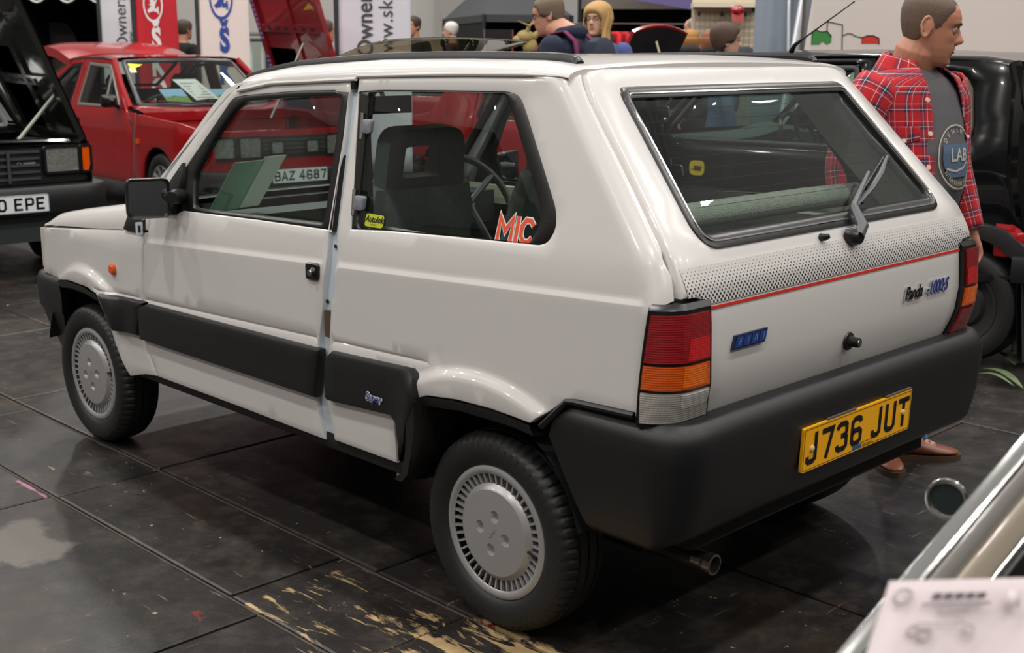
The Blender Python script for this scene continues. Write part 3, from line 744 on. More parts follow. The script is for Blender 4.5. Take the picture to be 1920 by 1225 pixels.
# halftone band: thin decal whose dots grow downwards
def dots_mat():
    m = D.materials.new('halftone_decal'); m.use_nodes = True; nt = m.node_tree; b = nt.nodes['Principled BSDF']
    b.inputs['Roughness'].default_value = .28; b.inputs['Coat Weight'].default_value = .8; b.inputs['Coat Roughness'].default_value = .03
    tc = nt.nodes.new('ShaderNodeTexCoord'); sp = nt.nodes.new('ShaderNodeSeparateXYZ'); nt.links.new(tc.outputs['Object'], sp.inputs[0])
    def M(op, a, c):
        n = nt.nodes.new('ShaderNodeMath'); n.operation = op
        for i, q in enumerate((a, c)):
            if q is None: continue
            if isinstance(q, (int, float)): n.inputs[i].default_value = q
            else: nt.links.new(q, n.inputs[i])
        return n.outputs[0]
    k = 2*PI/.0082
    cy = M('COSINE', M('MULTIPLY', sp.outputs[1], k), None); cz = M('COSINE', M('MULTIPLY', sp.outputs[2], k), None)
    s = M('ADD', cy, cz)
    cy = M('COSINE', M('MULTIPLY', sp.outputs[1], 2*PI/.0135), None); cz = M('COSINE', M('MULTIPLY', sp.outputs[2], 2*PI/.0135), None); s = M('MULTIPLY', cy, cz)
    # threshold along height: top (z 1.0) few dots, bottom (z .91) many
    t = M('DIVIDE', M('SUBTRACT', sp.outputs[2], .905), .088)
    th = M('SUBTRACT', M('MULTIPLY', t, 1.05), .12)
    fac = M('GREATER_THAN', s, th)
    mx = nt.nodes.new('ShaderNodeMix'); mx.data_type = 'RGBA'; mx.inputs[6].default_value = srgb('d6d3d0'); mx.inputs[7].default_value = srgb('1d2026')
    nt.links.new(fac, mx.inputs[0]); nt.links.new(mx.outputs[2], b.inputs['Base Color']); return m
def strip(z0f, z1f, y0, y1, m, o, n=40, k=5):
    mb = MB(); rows = []
    for i in range(n+1):
        y = y0+(y1-y0)*i/n; rows.append([rear(y, z0f(y)+(z1f(y)-z0f(y))*j/k, o) for j in range(k+1)])
    return mb.grid(rows, m)
strip(lambda y: .935 if abs(y) > .608 else .913, lambda y: .993, .655, -.655, dots_mat(), .0008, 60, 8).build('halftone_decal', TG)
strip(lambda y: .902, lambda y: .9085, .586, -.586, mat('red_stripe', 'c9281f', .35), .0010, 40, 1).build('red_stripe', TG)
# badges
fr = frame(rear(.443, .817, .0), (0, -1, 0), (0, 0, 1))
mb = MB(); mb.prism([(-.067, -.0155), (.057, -.0155), (.068, .0155), (-.056, .0155)], fr, 0, .007, mat('badge_navy', '14203f', .35))
for k in range(4):
    x = -.058+k*.0305; mb.prism([(x-.002, -.012), (x+.024, -.012), (x+.031, .012), (x+.005, .012)], fr, .006, .0085, mat('badge_blue', '24407f', .3))
    f2 = (fr[0]+fr[1]*(x+.0145), fr[1], fr[2], fr[3]); mb.text('FIAT'[k], f2, .015, mat('badge_letter', '6a8acb', .25), .0092, shear=.25, sx=1.1)
mb.build('maker_badge', TG)
fr = frame(rear(-.384, .820, .002), (0, -1, 0), (0, 0, 1))
HALO = mat('badge_white', 'd9dade', .3)
for dx, t, m in ((-.070, 'Panda', BLKI), (.062, '-1000·S', mat('badge_royal_blue', '27357e', .3))):
    mb = MB()
    f2 = (fr[0]+fr[1]*dx, fr[1], fr[2], fr[3])
    mb.text(t, f2, .034, HALO, .002, bold=.0045, sx=.88, shear=.3, space=.93); mb.text(t, f2, .034, m, .004, bold=.0014, sx=.88, shear=.3, space=.93)
    for dd in (.0008, .0014): mb.text(t, f2, .034, HALO, dd, bold=.0045, sx=.88, shear=.3, space=.93)
    mb.build('model_badge', TG)
fr = frame(side(.409, .539, .026), (-1, 0, 0), (0, 0, 1)); mb = MB()
mb.text('Super', fr, .022, HALO, .001, bold=.003, sx=.95, shear=.2, space=.95); mb.text('Super', fr, .022, mat('badge_royal_blue', '27357e'), .003, bold=.0002, sx=.95, shear=.2, space=.95)
mb.build('trim_badge', Q[0])
# lock, wiper, washer nozzle
P = rear(0, .738); mb = MB()
mb.lathe([(.024, -.002), (.022, -.006), (.016, -.008), (.0135, -.010), (.0125, -.030), (.0115, -.033), (0.0, -.033)], BLK, 'x', P, 20)
mb.lathe([(0, -.0345), (.0085, -.0345), (.0095, -.032)], STEEL, 'x', P, 16); mb.build('tailgate_lock', TG)
mb = MB(); GRYW = mat('grey_wiper', '55565a', .5)
p0 = rear(-.03, .998, .0); a1 = rear(-.085, 1.065, .03); a2 = rear(-.255, 1.135, .035)
mb.lathe([(.026, -.002), (.024, -.022), (.017, -.036), (0, -.038)], BLK, 'x', p0, 16)
mb.tube([p0+Vector((-.028, 0, .004)), rear(-.05, 1.022, .04), a1], [.017, .015, .0105], GRYW, 8)
mb.tube([a1, a2], [.0085, .005], GRYW, 8)
b0 = rear(-.165, 1.045, .018); b1 = rear(-.43, 1.168, .018)
b0 = rear(-.12, 1.062, .016); b1 = rear(-.435, 1.165, .016)
d = b1-b0
mb.tube([b0, b0+d*.35+Vector((-.012, 0, 0)), b0+d*.65+Vector((-.012, 0, 0)), b1], [.005, .0075, .0075, .004], GRYW, 6)
mb.tube([b0+Vector((.012, 0, -.004)), b1+Vector((.012, 0, -.004))], .003, BLK, 5)
for k in (.06, .2, .33, .6, .7, .8, .9): mb.lathe([(0, -.009), (.003, -.009), (.003, -.003)], BLK, 'x', b0+d*k+Vector((-.004, 0, 0)), 8)
mb.build('rear_wiper', TG)
mb = MB(); P = rear(.093, 1.006); mb.tube([P, P+Vector((-.012, 0, .001)), P+Vector((-.022, -.004, .005))], [.010, .009, .006], BLK, 10); mb.build('washer_nozzle', TG)
# panel behind the bumper, sills, floor pan, arches
mb = MB(); mb.grid([[rear(y, z, -.012) for z in (.45, .55, .62, .66, .68)] for y in [-.70+k*.1 for k in range(15)]], WHITE)
mb.build('rear_panel', car)
def sill():
    mb = MB()
    mb.grid([[Vector((x, y, z)) for y, z in ((.703, .372), (.707, .35), (.70, .325), (.66, .318), (.55, .318))] for x in (.30, .7, 1.2, 1.66, 1.74)], DARK)
    mb.box((.40, .64, .31), (.05, .05, .03), WPL); mb.box((1.16, .60, .305), (.035, .03, .035), WPL); return mb
both(sill, 'sill')
mb = MB()
mb.box((1.08, 0, .33), (1.5, 1.35, .04), DARK); mb.box((1.08, 0, .27), (2.2, .5, .1), DARK); mb.box((-.2, 0, .40), (.6, 1.1, .16), DARK); mb.box((2.15, 0, .42), (.55, 1.0, .22), DARK)
mb.tube([(0, .55, .26), (0, -.55, .26)], .045, DARK, 10); mb.tube([(2.16, .55, .26), (2.16, -.55, .26)], .035, DARK, 10)
mb.build('underbody', car)
def arch(ac):
    mb = MB(); LIN = mat('wheel_arch_liner', '121213', .75)
    for cx, a0, a1 in (ac,):
        A = [math.radians(a0+(a1-a0)*k/20) for k in range(21)]; R_ = .335
        mb.grid([[Vector((cx+(R_+d)*math.cos(a), y, .27+(R_+d)*math.sin(a))) for y, d in ((.715, -.01), (.60, 0), (.42, .0), (.40, -.10), (.40, -.16))] for a in A], LIN)
    if cx < 1: mb.grid([[side(x, z, -.004-k) for k in (0, .12)] for x, z in ((.345, .36), (.30, .36), (.24, .42), (.215, .55))], LIN)
    return mb
both(lambda: arch((.02, 14, 166)), 'wheel_arch'); both(lambda: arch((2.16, 14, 166)), 'wheel_arch')
def archlip(P, front=False):
    mb = MB()
    if front: mb.grid([[side(x+.03, z, .020), side(x, z, .018), side(x-.008, z, 0), side(x-.008, z, -.06)] for x, z in P], BLKP)
    else: mb.grid([[side(x, z, .003), side(x, z-.012, 0), side(x, z-.028, -.008), side(x, z-.03, -.04)] for x, z in P], BLKP)
    return mb
both(lambda: archlip([(.252, .566), (.194, .588), (.083, .600), (-.039, .603), (-.124, .599), (-.175, .594)]), 'arch_lip')
both(lambda: archlip([(1.90, .46), (1.935, .53), (1.996, .594), (2.103, .608), (2.228, .610), (2.37, .592)]), 'arch_lip')
both(lambda: archlip([(.225, .58), (.23, .50), (.25, .42), (.29, .35), (.325, .32)], True), 'arch_lip')
# ---- wheels
def wheel_tyre():
    mb = MB(); pr = [(.170, .690), (.178, .700), (.190, .707), (.212, .712), (.236, .708), (.247, .700), (.2555, .688), (.2595, .672), (.2600, .668), (.254, .667), (.254, .661), (.2602, .660), (.2606, .637), (.254, .636), (.254, .629), (.2606, .628), (.2602, .605), (.254, .604), (.254, .598), (.2595, .597), (.2555, .578), (.245, .565), (.2, .556), (.17, .565)]
    def cb(i, k, r, h):
        if i % 4 == 0 and 5 <= k <= 9: return r-.0045, h
        return r, h
    return mb.lathe(pr, RUB, 'y', n=240, cb=cb)
def wheel_trim():
    mb = MB(); y = .700
    mb.lathe([(.152, y-.004), (.158, y+.001), (.166, y+.002), (.1735, y-.002), (.1765, y-.010), (.174, y-.03)], SILV, 'y', n=72)
    mb.lathe([(.112, y+.003), (.120, y-.002), (.127, y-.009), (.127, y-.03)], SILV, 'y', n=72)
    mb.lathe([(.10, y-.028), (.172, y-.026)], DARK, 'y', n=48)
    N = 44
    for i in range(N):
        a = 2*PI*i/N; c, s = math.cos(a), math.sin(a); w = .0028
        f = lambda r, t, h: (r*c-t*s, h, r*s+t*c)
        mb.add([f(.125, -w, y-.008), f(.155, -w, y-.003), f(.155, w, y-.003), f(.125, w, y-.008), f(.125, -w, y-.026), f(.155, -w, y-.026), f(.155, w, y-.026), f(.125, w, y-.026)],
               [(0, 1, 2, 3), (0, 4, 5, 1), (2, 6, 7, 3)], SILV)
    holes = []
    for k in range(4):
        a = math.radians(8+90*k); cx, cz = .046*math.cos(a), .046*math.sin(a); holes.append([(cx+.0165*math.cos(t), cz+.0165*math.sin(t)) for t in [2*PI*j/20 for j in range(20)]])
    outer = [(.112*math.cos(2*PI*j/72), .112*math.sin(2*PI*j/72)) for j in range(72)]
    V, F = cdt(outer, holes, .02); mb.add([(a, y+.003+.004*(1-(a*a+b*b)/.0125), b) for a, b in V], F, SILV)
    for h in holes:
        cx = sum(p[0] for p in h)/20; cz = sum(p[1] for p in h)/20; hh = lambda a, b: y+.003+.004*(1-(a*a+b*b)/.0125)
        mb.grid([[(cx+(a-cx)*k, hh(a, b)-d, cz+(b-cz)*k) for a, b in h] for k, d in ((1, 0), (.94, .003), (.78, .010), (.45, .013), (.02, .013))], SILV, cv=True)
    mb.ribbon([(-.004, .012), (-.009, .012), (.006, -.013), (.012, -.013)], .0016, (Vector((0, y+.0078, 0)), Vector((1, 0, 0)), Vector((0, 0, 1)), Vector((0, 1, 0))), mat('emblem_grey', '77787a', .4))
    mb.ribbon([(-.012, .006), (.010, -.004)], .0012, (Vector((0, y+.0078, 0)), Vector((1, 0, 0)), Vector((0, 0, 1)), Vector((0, 1, 0))), mat('emblem_grey', '77787a', .4))
    a = math.radians(188); mb.tube([(.118*math.cos(a), y-.004, .118*math.sin(a)), (.150*math.cos(a), y+.002, .150*math.sin(a))], .0045, BLK, 6)
    return mb
TY = wheel_tyre().build('tyre', None, ang=30); TR = wheel_trim().build('wheel_trim', None, ang=40)
for i, (x, s) in enumerate(((0, 1), (2.16, 1), (0, -1), (2.16, -1))):
    e = D.objects.new('wheel', None); COL.objects.link(e); e.parent = car; e.location = (x, 0, .261); e.empty_display_size = .1
    e.rotation_euler = (0, rnd.uniform(0, 0.2) if i > 1 else (0 if i == 0 else .35), PI if s < 0 else 0)
    for src in (TY, TR):
        o = src if i == 0 else src.copy()
        if i: COL.objects.link(o)
        o.parent = e
# ---- small side details
P = side(1.884, .696); mb = MB(); mb.lathe([(.021, 0), (.020, .008), (.014, .013), (0, .014)], AMB, 'y', P, 16); mb.build('side_repeater', car)
P = side(1.884, .696); mb = MB(); mb.lathe([(.021, 0), (.020, .008), (.014, .013), (0, .014)], AMB, 'y', P, 16); mb.mirror_y(); mb.build('side_repeater', car)
# stickers on the quarter glass
def on_q(x, z): return frame(side(x, z, -.004), (-1, 0, 0), side(x, z+.05)-side(x, z))
fr = on_q(.462, 1.004); mb = MB()
mb.prism(rounded([(-.042, -.021), (.042, -.021), (.042, .021), (-.042, .021)], .012), fr, 0, .001, BLKI)
mb.prism(rounded([(-.038, -.017), (.038, -.017), (.038, .017), (-.038, .017)], .009), fr, .001, .0016, mat('sticker_lime', 'b9c21c', .5))
mb.text('Autolok', (fr[0]+fr[2]*.003, *fr[1:]), .0165, BLKI, .0024, bold=.0006, shear=.2, sx=.95); mb.text('SECURITY', (fr[0]-fr[2]*.011, *fr[1:]), .004, BLKI, .0024)
mb.build('window_sticker', Q[0])
fr = on_q(-.066, 1.034); mb = MB(); ORG = mat('sticker_orange', 'e2532d', .5); SW = mat('sticker_white', 'ebe6e4', .5)
def mjc(w, m, d):
    mb.ribbon([(-.056, -.028), (-.056, .028), (-.034, -.004), (-.013, .028), (-.013, -.028)], w, fr, m, d)
    mb.ribbon([(.004, .034), (.004, -.036), (-.004, -.047), (-.018, -.047), (-.024, -.038)], w, fr, m, d+.0002)
    mb.ribbon([(.056, .016), (.045, .027), (.03, .027), (.019, .013), (.019, -.010), (.03, -.024), (.045, -.024), (.056, -.012)], w, fr, m, d)
mjc(.017, SW, .001); mjc(.011, ORG, .0018); mb.build('window_sticker', Q[0])
# ---- exhaust
mb = MB(); EXH = mat('exhaust_steel', '8b857e', .3, metal=.9)
mb.tube([(.1, .30, .22), (-.2, .36, .20), (-.30, .40, .225), (-.47, .42, .238)], .024, EXH, 14, caps=False)
mb.lathe([(.0265, .02), (.0265, 0), (.021, -.001), (.020, .06)], EXH, 'x', (-.475, .42, .2385), 20); mb.tube([(.1, .30, .22), (-.2, .30, .21)], .07, DARK, 12); mb.build('exhaust_pipe', car)
# ---- interior
def seat(y):
    mb = MB()
    def pad(sec, m, w):
        rows = []
        for (x, z, hw, th, nx, nz) in sec:
            r = []
            for k in range(16):
                a = 2*PI*k/16; c, s_ = math.cos(a), math.sin(a); e = lambda q: math.copysign(abs(q)**.5, q)
                r.append(Vector((x+nx*th*e(s_), y+hw*e(c), z+nz*th*e(s_))))
            rows.append(r)
        mb.grid(rows, m, cv=True); mb.cap(rows[0], m); mb.cap(rows[-1], m, True)
    pad([(.86, .50, .20, .05, 1, .3), (.84, .60, .22, .055, 1, .3), (.80, .80, .225, .055, 1, .3), (.755, .98, .21, .05, 1, .3), (.74, 1.055, .19, .035, 1, .3)], mat('mid_grey_seat_back', '858f8f', .9, noise=(60, .25)), 0)
    pad([(.86, .50, .2, .06, 0, 1), (.95, .50, .225, .07, 0, 1), (1.15, .50, .225, .075, 0, 1), (1.33, .51, .21, .06, 0, 1), (1.37, .50, .19, .04, 0, 1)], SEATD, 0)
    # headrest: a padded loop with an open middle
    fr = frame((.735, y, 1.12), (0, 1, 0), (-.12, 0, 1))
    out = rounded([(-.155, -.09), (.155, -.09), (.145, .105), (-.145, .105)], [.02, .02, .06, .06]); hole = rounded([(-.055, -.04), (.092, -.04), (.085, .052), (-.055, .052)], .012)
    hole = [(a, b+.0) for a, b in hole]
    mb.prism(out, fr, -.03, .03, SEATD, [hole])
    return mb
for y in (.30, -.34): seat(y).build('front_seat', car)
mb = MB()
def padbox(x0, x1, y0, y1, z0, z1, m, r=.04):
    pl = rounded([(x0, z0), (x1, z0), (x1, z1), (x0, z1)], r); fr = (Vector((0, 0, 0)), Vector((1, 0, 0)), Vector((0, 0, 1)), Vector((0, -1, 0)))
    mb.prism(pl, fr, -y1, -y0, m)
padbox(.06, .50, -.58, .58, .50, .64, SEATD); padbox(-.02, .12, -.58, .58, .55, .90, SEATG, .05)
mb.build('rear_seat', car)
mb = MB(); mb.tube([(-.215, .58, 1.035), (-.215, .2, 1.04), (-.215, -.3, 1.04), (-.215, -.585, 1.035)], .034, mat('cream_weave_cover', 'c4c7bb', .85, noise=(45, .25), bump=(250, .6)), 16)
mb.build('luggage_cover_roll', car)
mb = MB(); mb.box((-.25, 0, .80), (.5, 1.2, .02), mat('green_grey_carpet', '39433f', .95, noise=(80, .3))); mb.build('parcel_shelf', car)
mb = MB(); mb.box((1.50, 0, .88), (.16, 1.28, .05), TRIMD); mb.box((1.45, -.36, .86), (.22, .46, .12), TRIMD); mb.box((1.45, .3, .80), (.12, .7, .03), SEATG); mb.build('dashboard', car)
mb = MB(); c = Vector((1.22, -.36, .905)); ax = Vector((-.83, 0, .55)).normalized(); u = Vector((0, 1, 0)); v = ax.cross(u)
mb.tube([c+(u*math.cos(t)+v*math.sin(t))*.185 for t in [2*PI*k/32 for k in range(32)]], .014, TRIMD, 8, closed=True)
for t in (0, 2.1, 4.2): mb.tube([c-ax*.02, c+(u*math.cos(t-.5)+v*math.sin(t-.5))*.18], .012, TRIMD, 6)
mb.tube([c-ax*.02, c-ax*.3], .03, TRIMD, 8); mb.build('steering_wheel', car)
mb = MB(); mb.box((1.275, 0, 1.262), (.02, .23, .06), BLK); mb.tube([(1.28, 0, 1.29), (1.31, 0, 1.34)], .008, BLK, 6); mb.build('interior_mirror', car)
def innerq():
    mb = MB(); mb.grid([[side(x, z, -.03) for z in (.70, .8, .9, .99)] for x in (.55, .3, 0, -.2, -.40)], WHITE)
    mb.grid([[side(x0+k, z, -.03) for k in (0, .07, .14)] for x0, z in ((-.44, .93), (-.36, 1.03), (-.22, 1.18), (-.10, 1.33))], WHITE)
    mb.box((-.1, .66, .93), (.7, .10, .05), mat('cream_side_trim', 'b6b6a4', .8)); return mb
both(innerq, 'inner_side_panel')
# belt and sign standing behind the windscreen
mb = MB(); mb.tube([(.62, .60, 1.25), (.64, .58, 1.0), (.66, .56, .55)], .018, TRIMD, 4); mb.build('seat_belt', car)
mb = MB(); mb.tube([(.62, -.60, 1.25), (.64, -.58, 1.0), (.66, -.56, .55)], .018, TRIMD, 4); mb.build('seat_belt', car)
sgn = MB(); o = Vector((1.47, .50, .925)); u = Vector((.25, -1, 0)).normalized(); fr = frame(o, u, Vector((-.16, -.10, .24)))
sgn.prism([(-.11, 0), (.03, 0), (.03, .21), (-.11, .21)], fr, -.002, .002, translucent('green_backed_sheet', '9db5a8'))
sgn.prism([(.028, 0), (.13, 0), (.13, .22), (.028, .22)], fr, -.004, 0, translucent('pale_sheet', 'c6cbc5'))
tag(sgn.build('display_sign'), 'green and grey card standing on the dashboard inside the white hatchback', 'sign')
# ================================================================ other cars
def simple_wheel(parent, x, y, z, r, w, s, m=SILV, style=0):
    e = D.objects.new('wheel', None); COL.objects.link(e); e.parent = parent; e.location = (x, y, z); e.rotation_euler = (0, 0, 0 if s > 0 else PI); e.empty_display_size = .1
    mb = MB(); mb.lathe([(r*.64, w*.45), (r*.70, w*.5), (r*.85, w*.53), (r*.95, w*.46), (r*.99, w*.34), (r, .1*w), (r, -.1*w), (r*.99, -w*.34), (r*.95, -w*.46), (r*.7, -w*.5)], RUB, 'y', n=48); mb.build('tyre', e)
    mb = MB(); mb.lathe([(r*.66, w*.40), (r*.64, w*.47), (r*.60, w*.46), (r*.56, w*.30), (r*.40, w*.26), (r*.34, w*.36), (r*.12, w*.40), (0, w*.40)], m, 'y', n=36)
    if style == 0:
        for k in range(10):
            a = 2*PI*k/10; mb.tube([(r*.33*math.cos(a), w*.36, r*.33*math.sin(a)), (r*.6*math.cos(a), w*.42, r*.6*math.sin(a))], .016, m, 6)
    mb.build('wheel_rim', e); return e
class Car:
    def __init__(s, name, label, loc, rz, paint, w, belt, roofz, tumble=.13, taper=(.06, .06), L=(2.1, -2.1), group=None):
        s.root = empty(name, label, 'car', loc, rz, group); s.paint = paint; s.w = w; s.belt = belt; s.roofz = roofz; s.tumble = tumble; s.taper = taper; s.L = L
    def y(s, x, z):
        w = s.w-s.taper[0]*sstep((x-s.L[0]+.8)/.8)-s.taper[1]*sstep((s.L[1]+.7-x)/.7)
        w -= .035*max(0, (.45-z)/.3)**2
        t = z-s.belt
        return w-(s.tumble*t/(s.roofz-s.belt) if t > 0 else 0)-(.012 if t > 0 else 0)
    def map(s, x, z, o=0): return Vector((x, s.y(x, z)+o, z))
    def both(s, fn, name, parent=None, **kw):
        r = []
        for k, q in enumerate((1, -1)):
            mb = fn()
            if q < 0: mb.mirror_y()
            p = parent if not isinstance(parent, (list, tuple)) else parent[k]
            r.append(mb.build(name, p or s.root, **kw))
        return r
    def sheet(s, name, poly, holes=(), m=None, off=0, thick=.02, bev=.008, step=.12, parent=None):
        return s.both(lambda: panel(poly, list(holes), lambda a, b, o: s.map(a, b, o+off), m or s.paint, thick=thick, bev=bev, step=step), name, parent)
    def window(s, poly, parent, g=CLEAR, fr=.03, m=BLK):
        s.sheet('window_seal', poly, [inset(poly, fr)], m, .002, .02, .006, .2, parent); s.sheet('window_glass', inset(poly, fr*.8), (), g, -.008, .004, .001, .4, parent)
    def roof(s, x0, x1, zf, crown=.035, m=None, front=.05):
        mb = MB(); rows = []; n = 14
        for x in [x0+(x1-x0)*k/10 for k in range(11)]:
            z = zf(x); Y = s.y(x, z); rr = []
            for k in range(2*n+1):
                a = PI*k/(2*n); e = lambda q, p: math.copysign(abs(q)**p, q)
                yy = Y*e(math.cos(a), .55); rr.append(Vector((x+front*(1-(yy/Y)**2), yy, z+crown*(abs(math.sin(a))**.9))))
            rows.append(rr)
        mb.grid(rows, m or s.paint); mb.grid([[q-Vector((0, 0, .03)) for q in r[3:-3]] for r in rows], TRIMD); return mb.build('roof', s.root)
    def screen(s, name, b, t, wb, wt, bow, g=CLEAR):
        """glass between bottom (x,z) b and top t"""
        f = lambda u, k, o=0: Vector((b[0]+(t[0]-b[0])*k+bow*(1-u*u), u*(wb+(wt-wb)*k), b[1]+(t[1]-b[1])*k+.02*(1-u*u)*k+o))
        pl = rounded([(-1, 0), (1, 0), (1, 1), (-1, 1)], .08)
        o = panel(pl, [inset(pl, .06)], f, BLK, thick=.02, bev=.008, step=.2).build(name+'_seal', s.root)
        panel(inset(pl, .05), [], lambda a, c, q: f(a, c, q-.004), g, thick=.004, bev=.001, step=.3).build(name+'_glass', o); return f
    def bumper(s, x, z0, z1, d, m, front=True, wid=None, side_len=.45):
        sg = 1 if front else -1; w = (wid or s.w)-.02; r = .13
        arc = [(x-r+r*math.sin(a), w-r+r*math.cos(a), math.sin(a), math.cos(a)) for a in [k*PI/12 for k in range(0, 7)]]
        P = [(x-side_len, w, 0, 1)]+arc+[(x+.02, 0, 1, 0)]; P = P+[(a, -b_, n1, -n2) for a, b_, n1, n2 in P[-2::-1]]
        sec = [(-.05, z1+.004), (d*.8, z1), (d, z1-.02), (d, z0+.03), (d*.7, z0), (-.05, z0-.01)]
        mb = MB(); rows = [[Vector((sg*(a+n1*o), b_+n2*o, z)) for o, z in sec] for a, b_, n1, n2 in P]
        mb.grid(rows, m); mb.cap(rows[0], m); mb.cap(rows[-1], m, True); return mb.build('front_bumper' if front else 'rear_bumper', s.root, ang=50)
    def floorpan(s, x0, x1, z=.30):
        mb = MB(); mb.box(((x0+x1)/2, 0, z), (x1-x0, 2*s.w-.12, .10), DARK); mb.build('underbody', s.root)
    def wheels(s, xs, r, w=.17, m=SILV, style=0):
        for x in xs:
            for q in (1, -1):
                simple_wheel(s.root, x, q*(s.w-.10), r, r, w, q, m, style)
                mb = MB(); A = [math.radians(-10+200*k/12) for k in range(13)]; R_ = r+.07
                mb.grid([[Vector((x+R_*math.cos(a), q*yy, r+R_*math.sin(a))) for yy in (s.w-.03, s.w-.4)] for a in A], DARK)
                mb.add([Vector((x+R_*math.cos(a), q*(s.w-.4), r+R_*math.sin(a))) for a in A], [list(range(13))], DARK); mb.build('wheel_arch', s.root)
def archpts(x, r, z0, n=12, zc=None):
    """points of an arch opening from front to back (decreasing x) at sill height z0"""
    zc = zc if zc is not None else r-.06; out = []
    a0 = math.asin(max(-1, min(1, (z0-zc)/r)))
    for k in range(n+1):
        a = a0+(PI-2*a0)*k/n; out.append((x+r*math.cos(a), zc+r*math.sin(a)))
    return out
def bucket_seat(parent, x, y, z=.45, m=TRIMD, head=True):
    mb = MB()
    def pad(sec):
        rows = []
        for (px, pz, hw, th, nx, nz) in sec:
            rows.append([Vector((px+nx*th*math.sin(t), y+hw*math.copysign(abs(math.cos(t))**.6, math.cos(t)), pz+nz*th*math.sin(t))) for t in [2*PI*k/14 for k in range(14)]])
        mb.grid(rows, m, cv=True); mb.cap(rows[0], m); mb.cap(rows[-1], m, True)
    pad([(x-.2, z, .2, .05, 1, .2), (x-.22, z+.2, .24, .07, 1, .2), (x-.30, z+.45, .23, .06, 1, .2), (x-.34, z+.58, .15, .05, 1, .2)]+([(x-.36, z+.72, .13, .05, 1, .2), (x-.37, z+.76, .09, .03, 1, .2)] if head else []))
    pad([(x-.25, z-.02, .2, .06, 0, 1), (x, z-.02, .24, .08, 0, 1), (x+.25, z, .22, .06, 0, 1)])
    return mb.build('front_seat', parent)
def steer(parent, x, y, z, r=.18):
    mb = MB(); c = Vector((x, y, z)); ax = Vector((-.85, 0, .5)).normalized(); u = Vector((0, 1, 0)); v = ax.cross(u)
    mb.tube([c+(u*math.cos(t)+v*math.sin(t))*r for t in [2*PI*k/28 for k in range(28)]], .015, BLK, 8, closed=True)
    for t in (.3, 2.4, 4.5): mb.tube([c, c+(u*math.cos(t)+v*math.sin(t))*r], .014, BLK, 6)
    mb.tube([c, c-ax*.35], .03, BLK, 8); mb.build('steering_wheel', parent)
def open_lid(root, hinge, fwd, across, up, paint, under, lenf, wid, vent_m, name='open_bonnet'):
    """lid raised about a fore-aft hinge: skin, rim, braces, seen from below"""
    n = fwd.cross(up).normalized(); mb = MB()
    fr = (hinge, fwd, up, n)
    out = rounded([(0, 0), (lenf, 0), (lenf*1.0, wid), (0, wid)], [.03, .06, .06, .03]); inn = inset(out, .07)
    mb.prism(out, fr, -.012, 0, paint); mb.prism(out, fr, .0, .035, under, [inn])
    o = mb.build(name, root)
    b = MB(); q = inset(out, .06)
    b.prism(q, fr, .001, .006, under)
    for k in (.30, .62):
        b.prism([(.05, wid*k), (lenf-.05, wid*k), (lenf-.05, wid*k+.07), (.05, wid*k+.07)], fr, .004, .028, under)
        for j in range(6): b.prism([(.18+j*(lenf-.4)/5, wid*k+.02), (.24+j*(lenf-.4)/5, wid*k+.02), (.24+j*(lenf-.4)/5, wid*k+.05), (.18+j*(lenf-.4)/5, wid*k+.05)], fr, .026, .0295, DARK)
    b.prism([(lenf*.48, .06), (lenf*.56, .06), (lenf*.56, wid-.06), (lenf*.48, wid-.06)], fr, .004, .024, under)
    b.build('bonnet_brace', o)
    if vent_m:
        v = MB()
        for k in range(26):
            t = .08+k*(wid-.16)/26
            if .46 < t/wid < .56: continue
            v.prism([(.012, t), (.062, t), (.062, t+.02), (.012, t+.02)], fr, .034, .04, vent_m)
        v.build('bonnet_vent', o)
    return o
# ---------------------------------------------------------------- red coupe with its front lid up
RZ = math.radians(175.5); FWD = Vector((math.cos(RZ), math.sin(RZ), 0)); base = Vector((8.71, -3.493, 0))
c = Car('sports_coupe', 'red coupe with raised front lid and information sheets in its windscreen, behind the white car', base, RZ, RED, .80, .90, 1.35, .15, (.05, .06), (2.12, -2.1)); K = c
wingp = [(2.10, .42), (2.11, .62), (2.06, .78), (1.6, .845), (.58, .90), (.66, .70), (.66, .26), (.80, .24)]+archpts(1.17, .34, .26)[::-1]+[(1.65, .30)]
c.sheet('wing', wingp)
dw = [(.40, .925), (-.04, 1.30), (-.56, 1.325), (-.62, .915)]
door = [(.65, .26), (.65, .70), (.57, .90), (.50, .94), (0, 1.345), (-.62, 1.362), (-.70, .90), (-.68, .55), (-.62, .26)]
dd = c.sheet('door', door, [inset(dw, -.004)]); c.window(dw, dd, m=mat('grey_window_frame', '8d8c86', .35, metal=.5))
c.both(lambda: MB().tube([c.map(.04, 1.22, .004), c.map(.07, .925, .004)], .012, mat('grey_window_frame', '8d8c86', .35), 6), 'window_bar', dd)
qw = [(-.80, .92), (-.74, 1.31), (-1.0, 1.29), (-1.35, 1.12), (-1.5, .96)]
quart = [(-.63, .26), (-.69, .55), (-.71, .90), (-.63, 1.362), (-1.0, 1.345), (-1.4, 1.20), (-1.8, 1.0), (-2.05, .92), (-2.09, .60), (-2.05, .36), (-1.62, .28)]+archpts(-1.23, .33, .26)+[(-.88, .24)]
qq = c.sheet('rear_quarter', quart, [inset(qw, -.004)]); c.window(qw, qq)
c.both(lambda: panel(rounded([(-.66, .81), (-.54, .81), (-.54, .755), (-.66, .755)], .01), [], lambda a, b, o: c.map(a, b, o+.012), BLK, thick=.02, bev=.005, step=.05), 'door_handle', dd)
c.both(lambda: MB().box(c.map(.80, .655, .008), (.05, .02, .04), AMB), 'side_repeater')
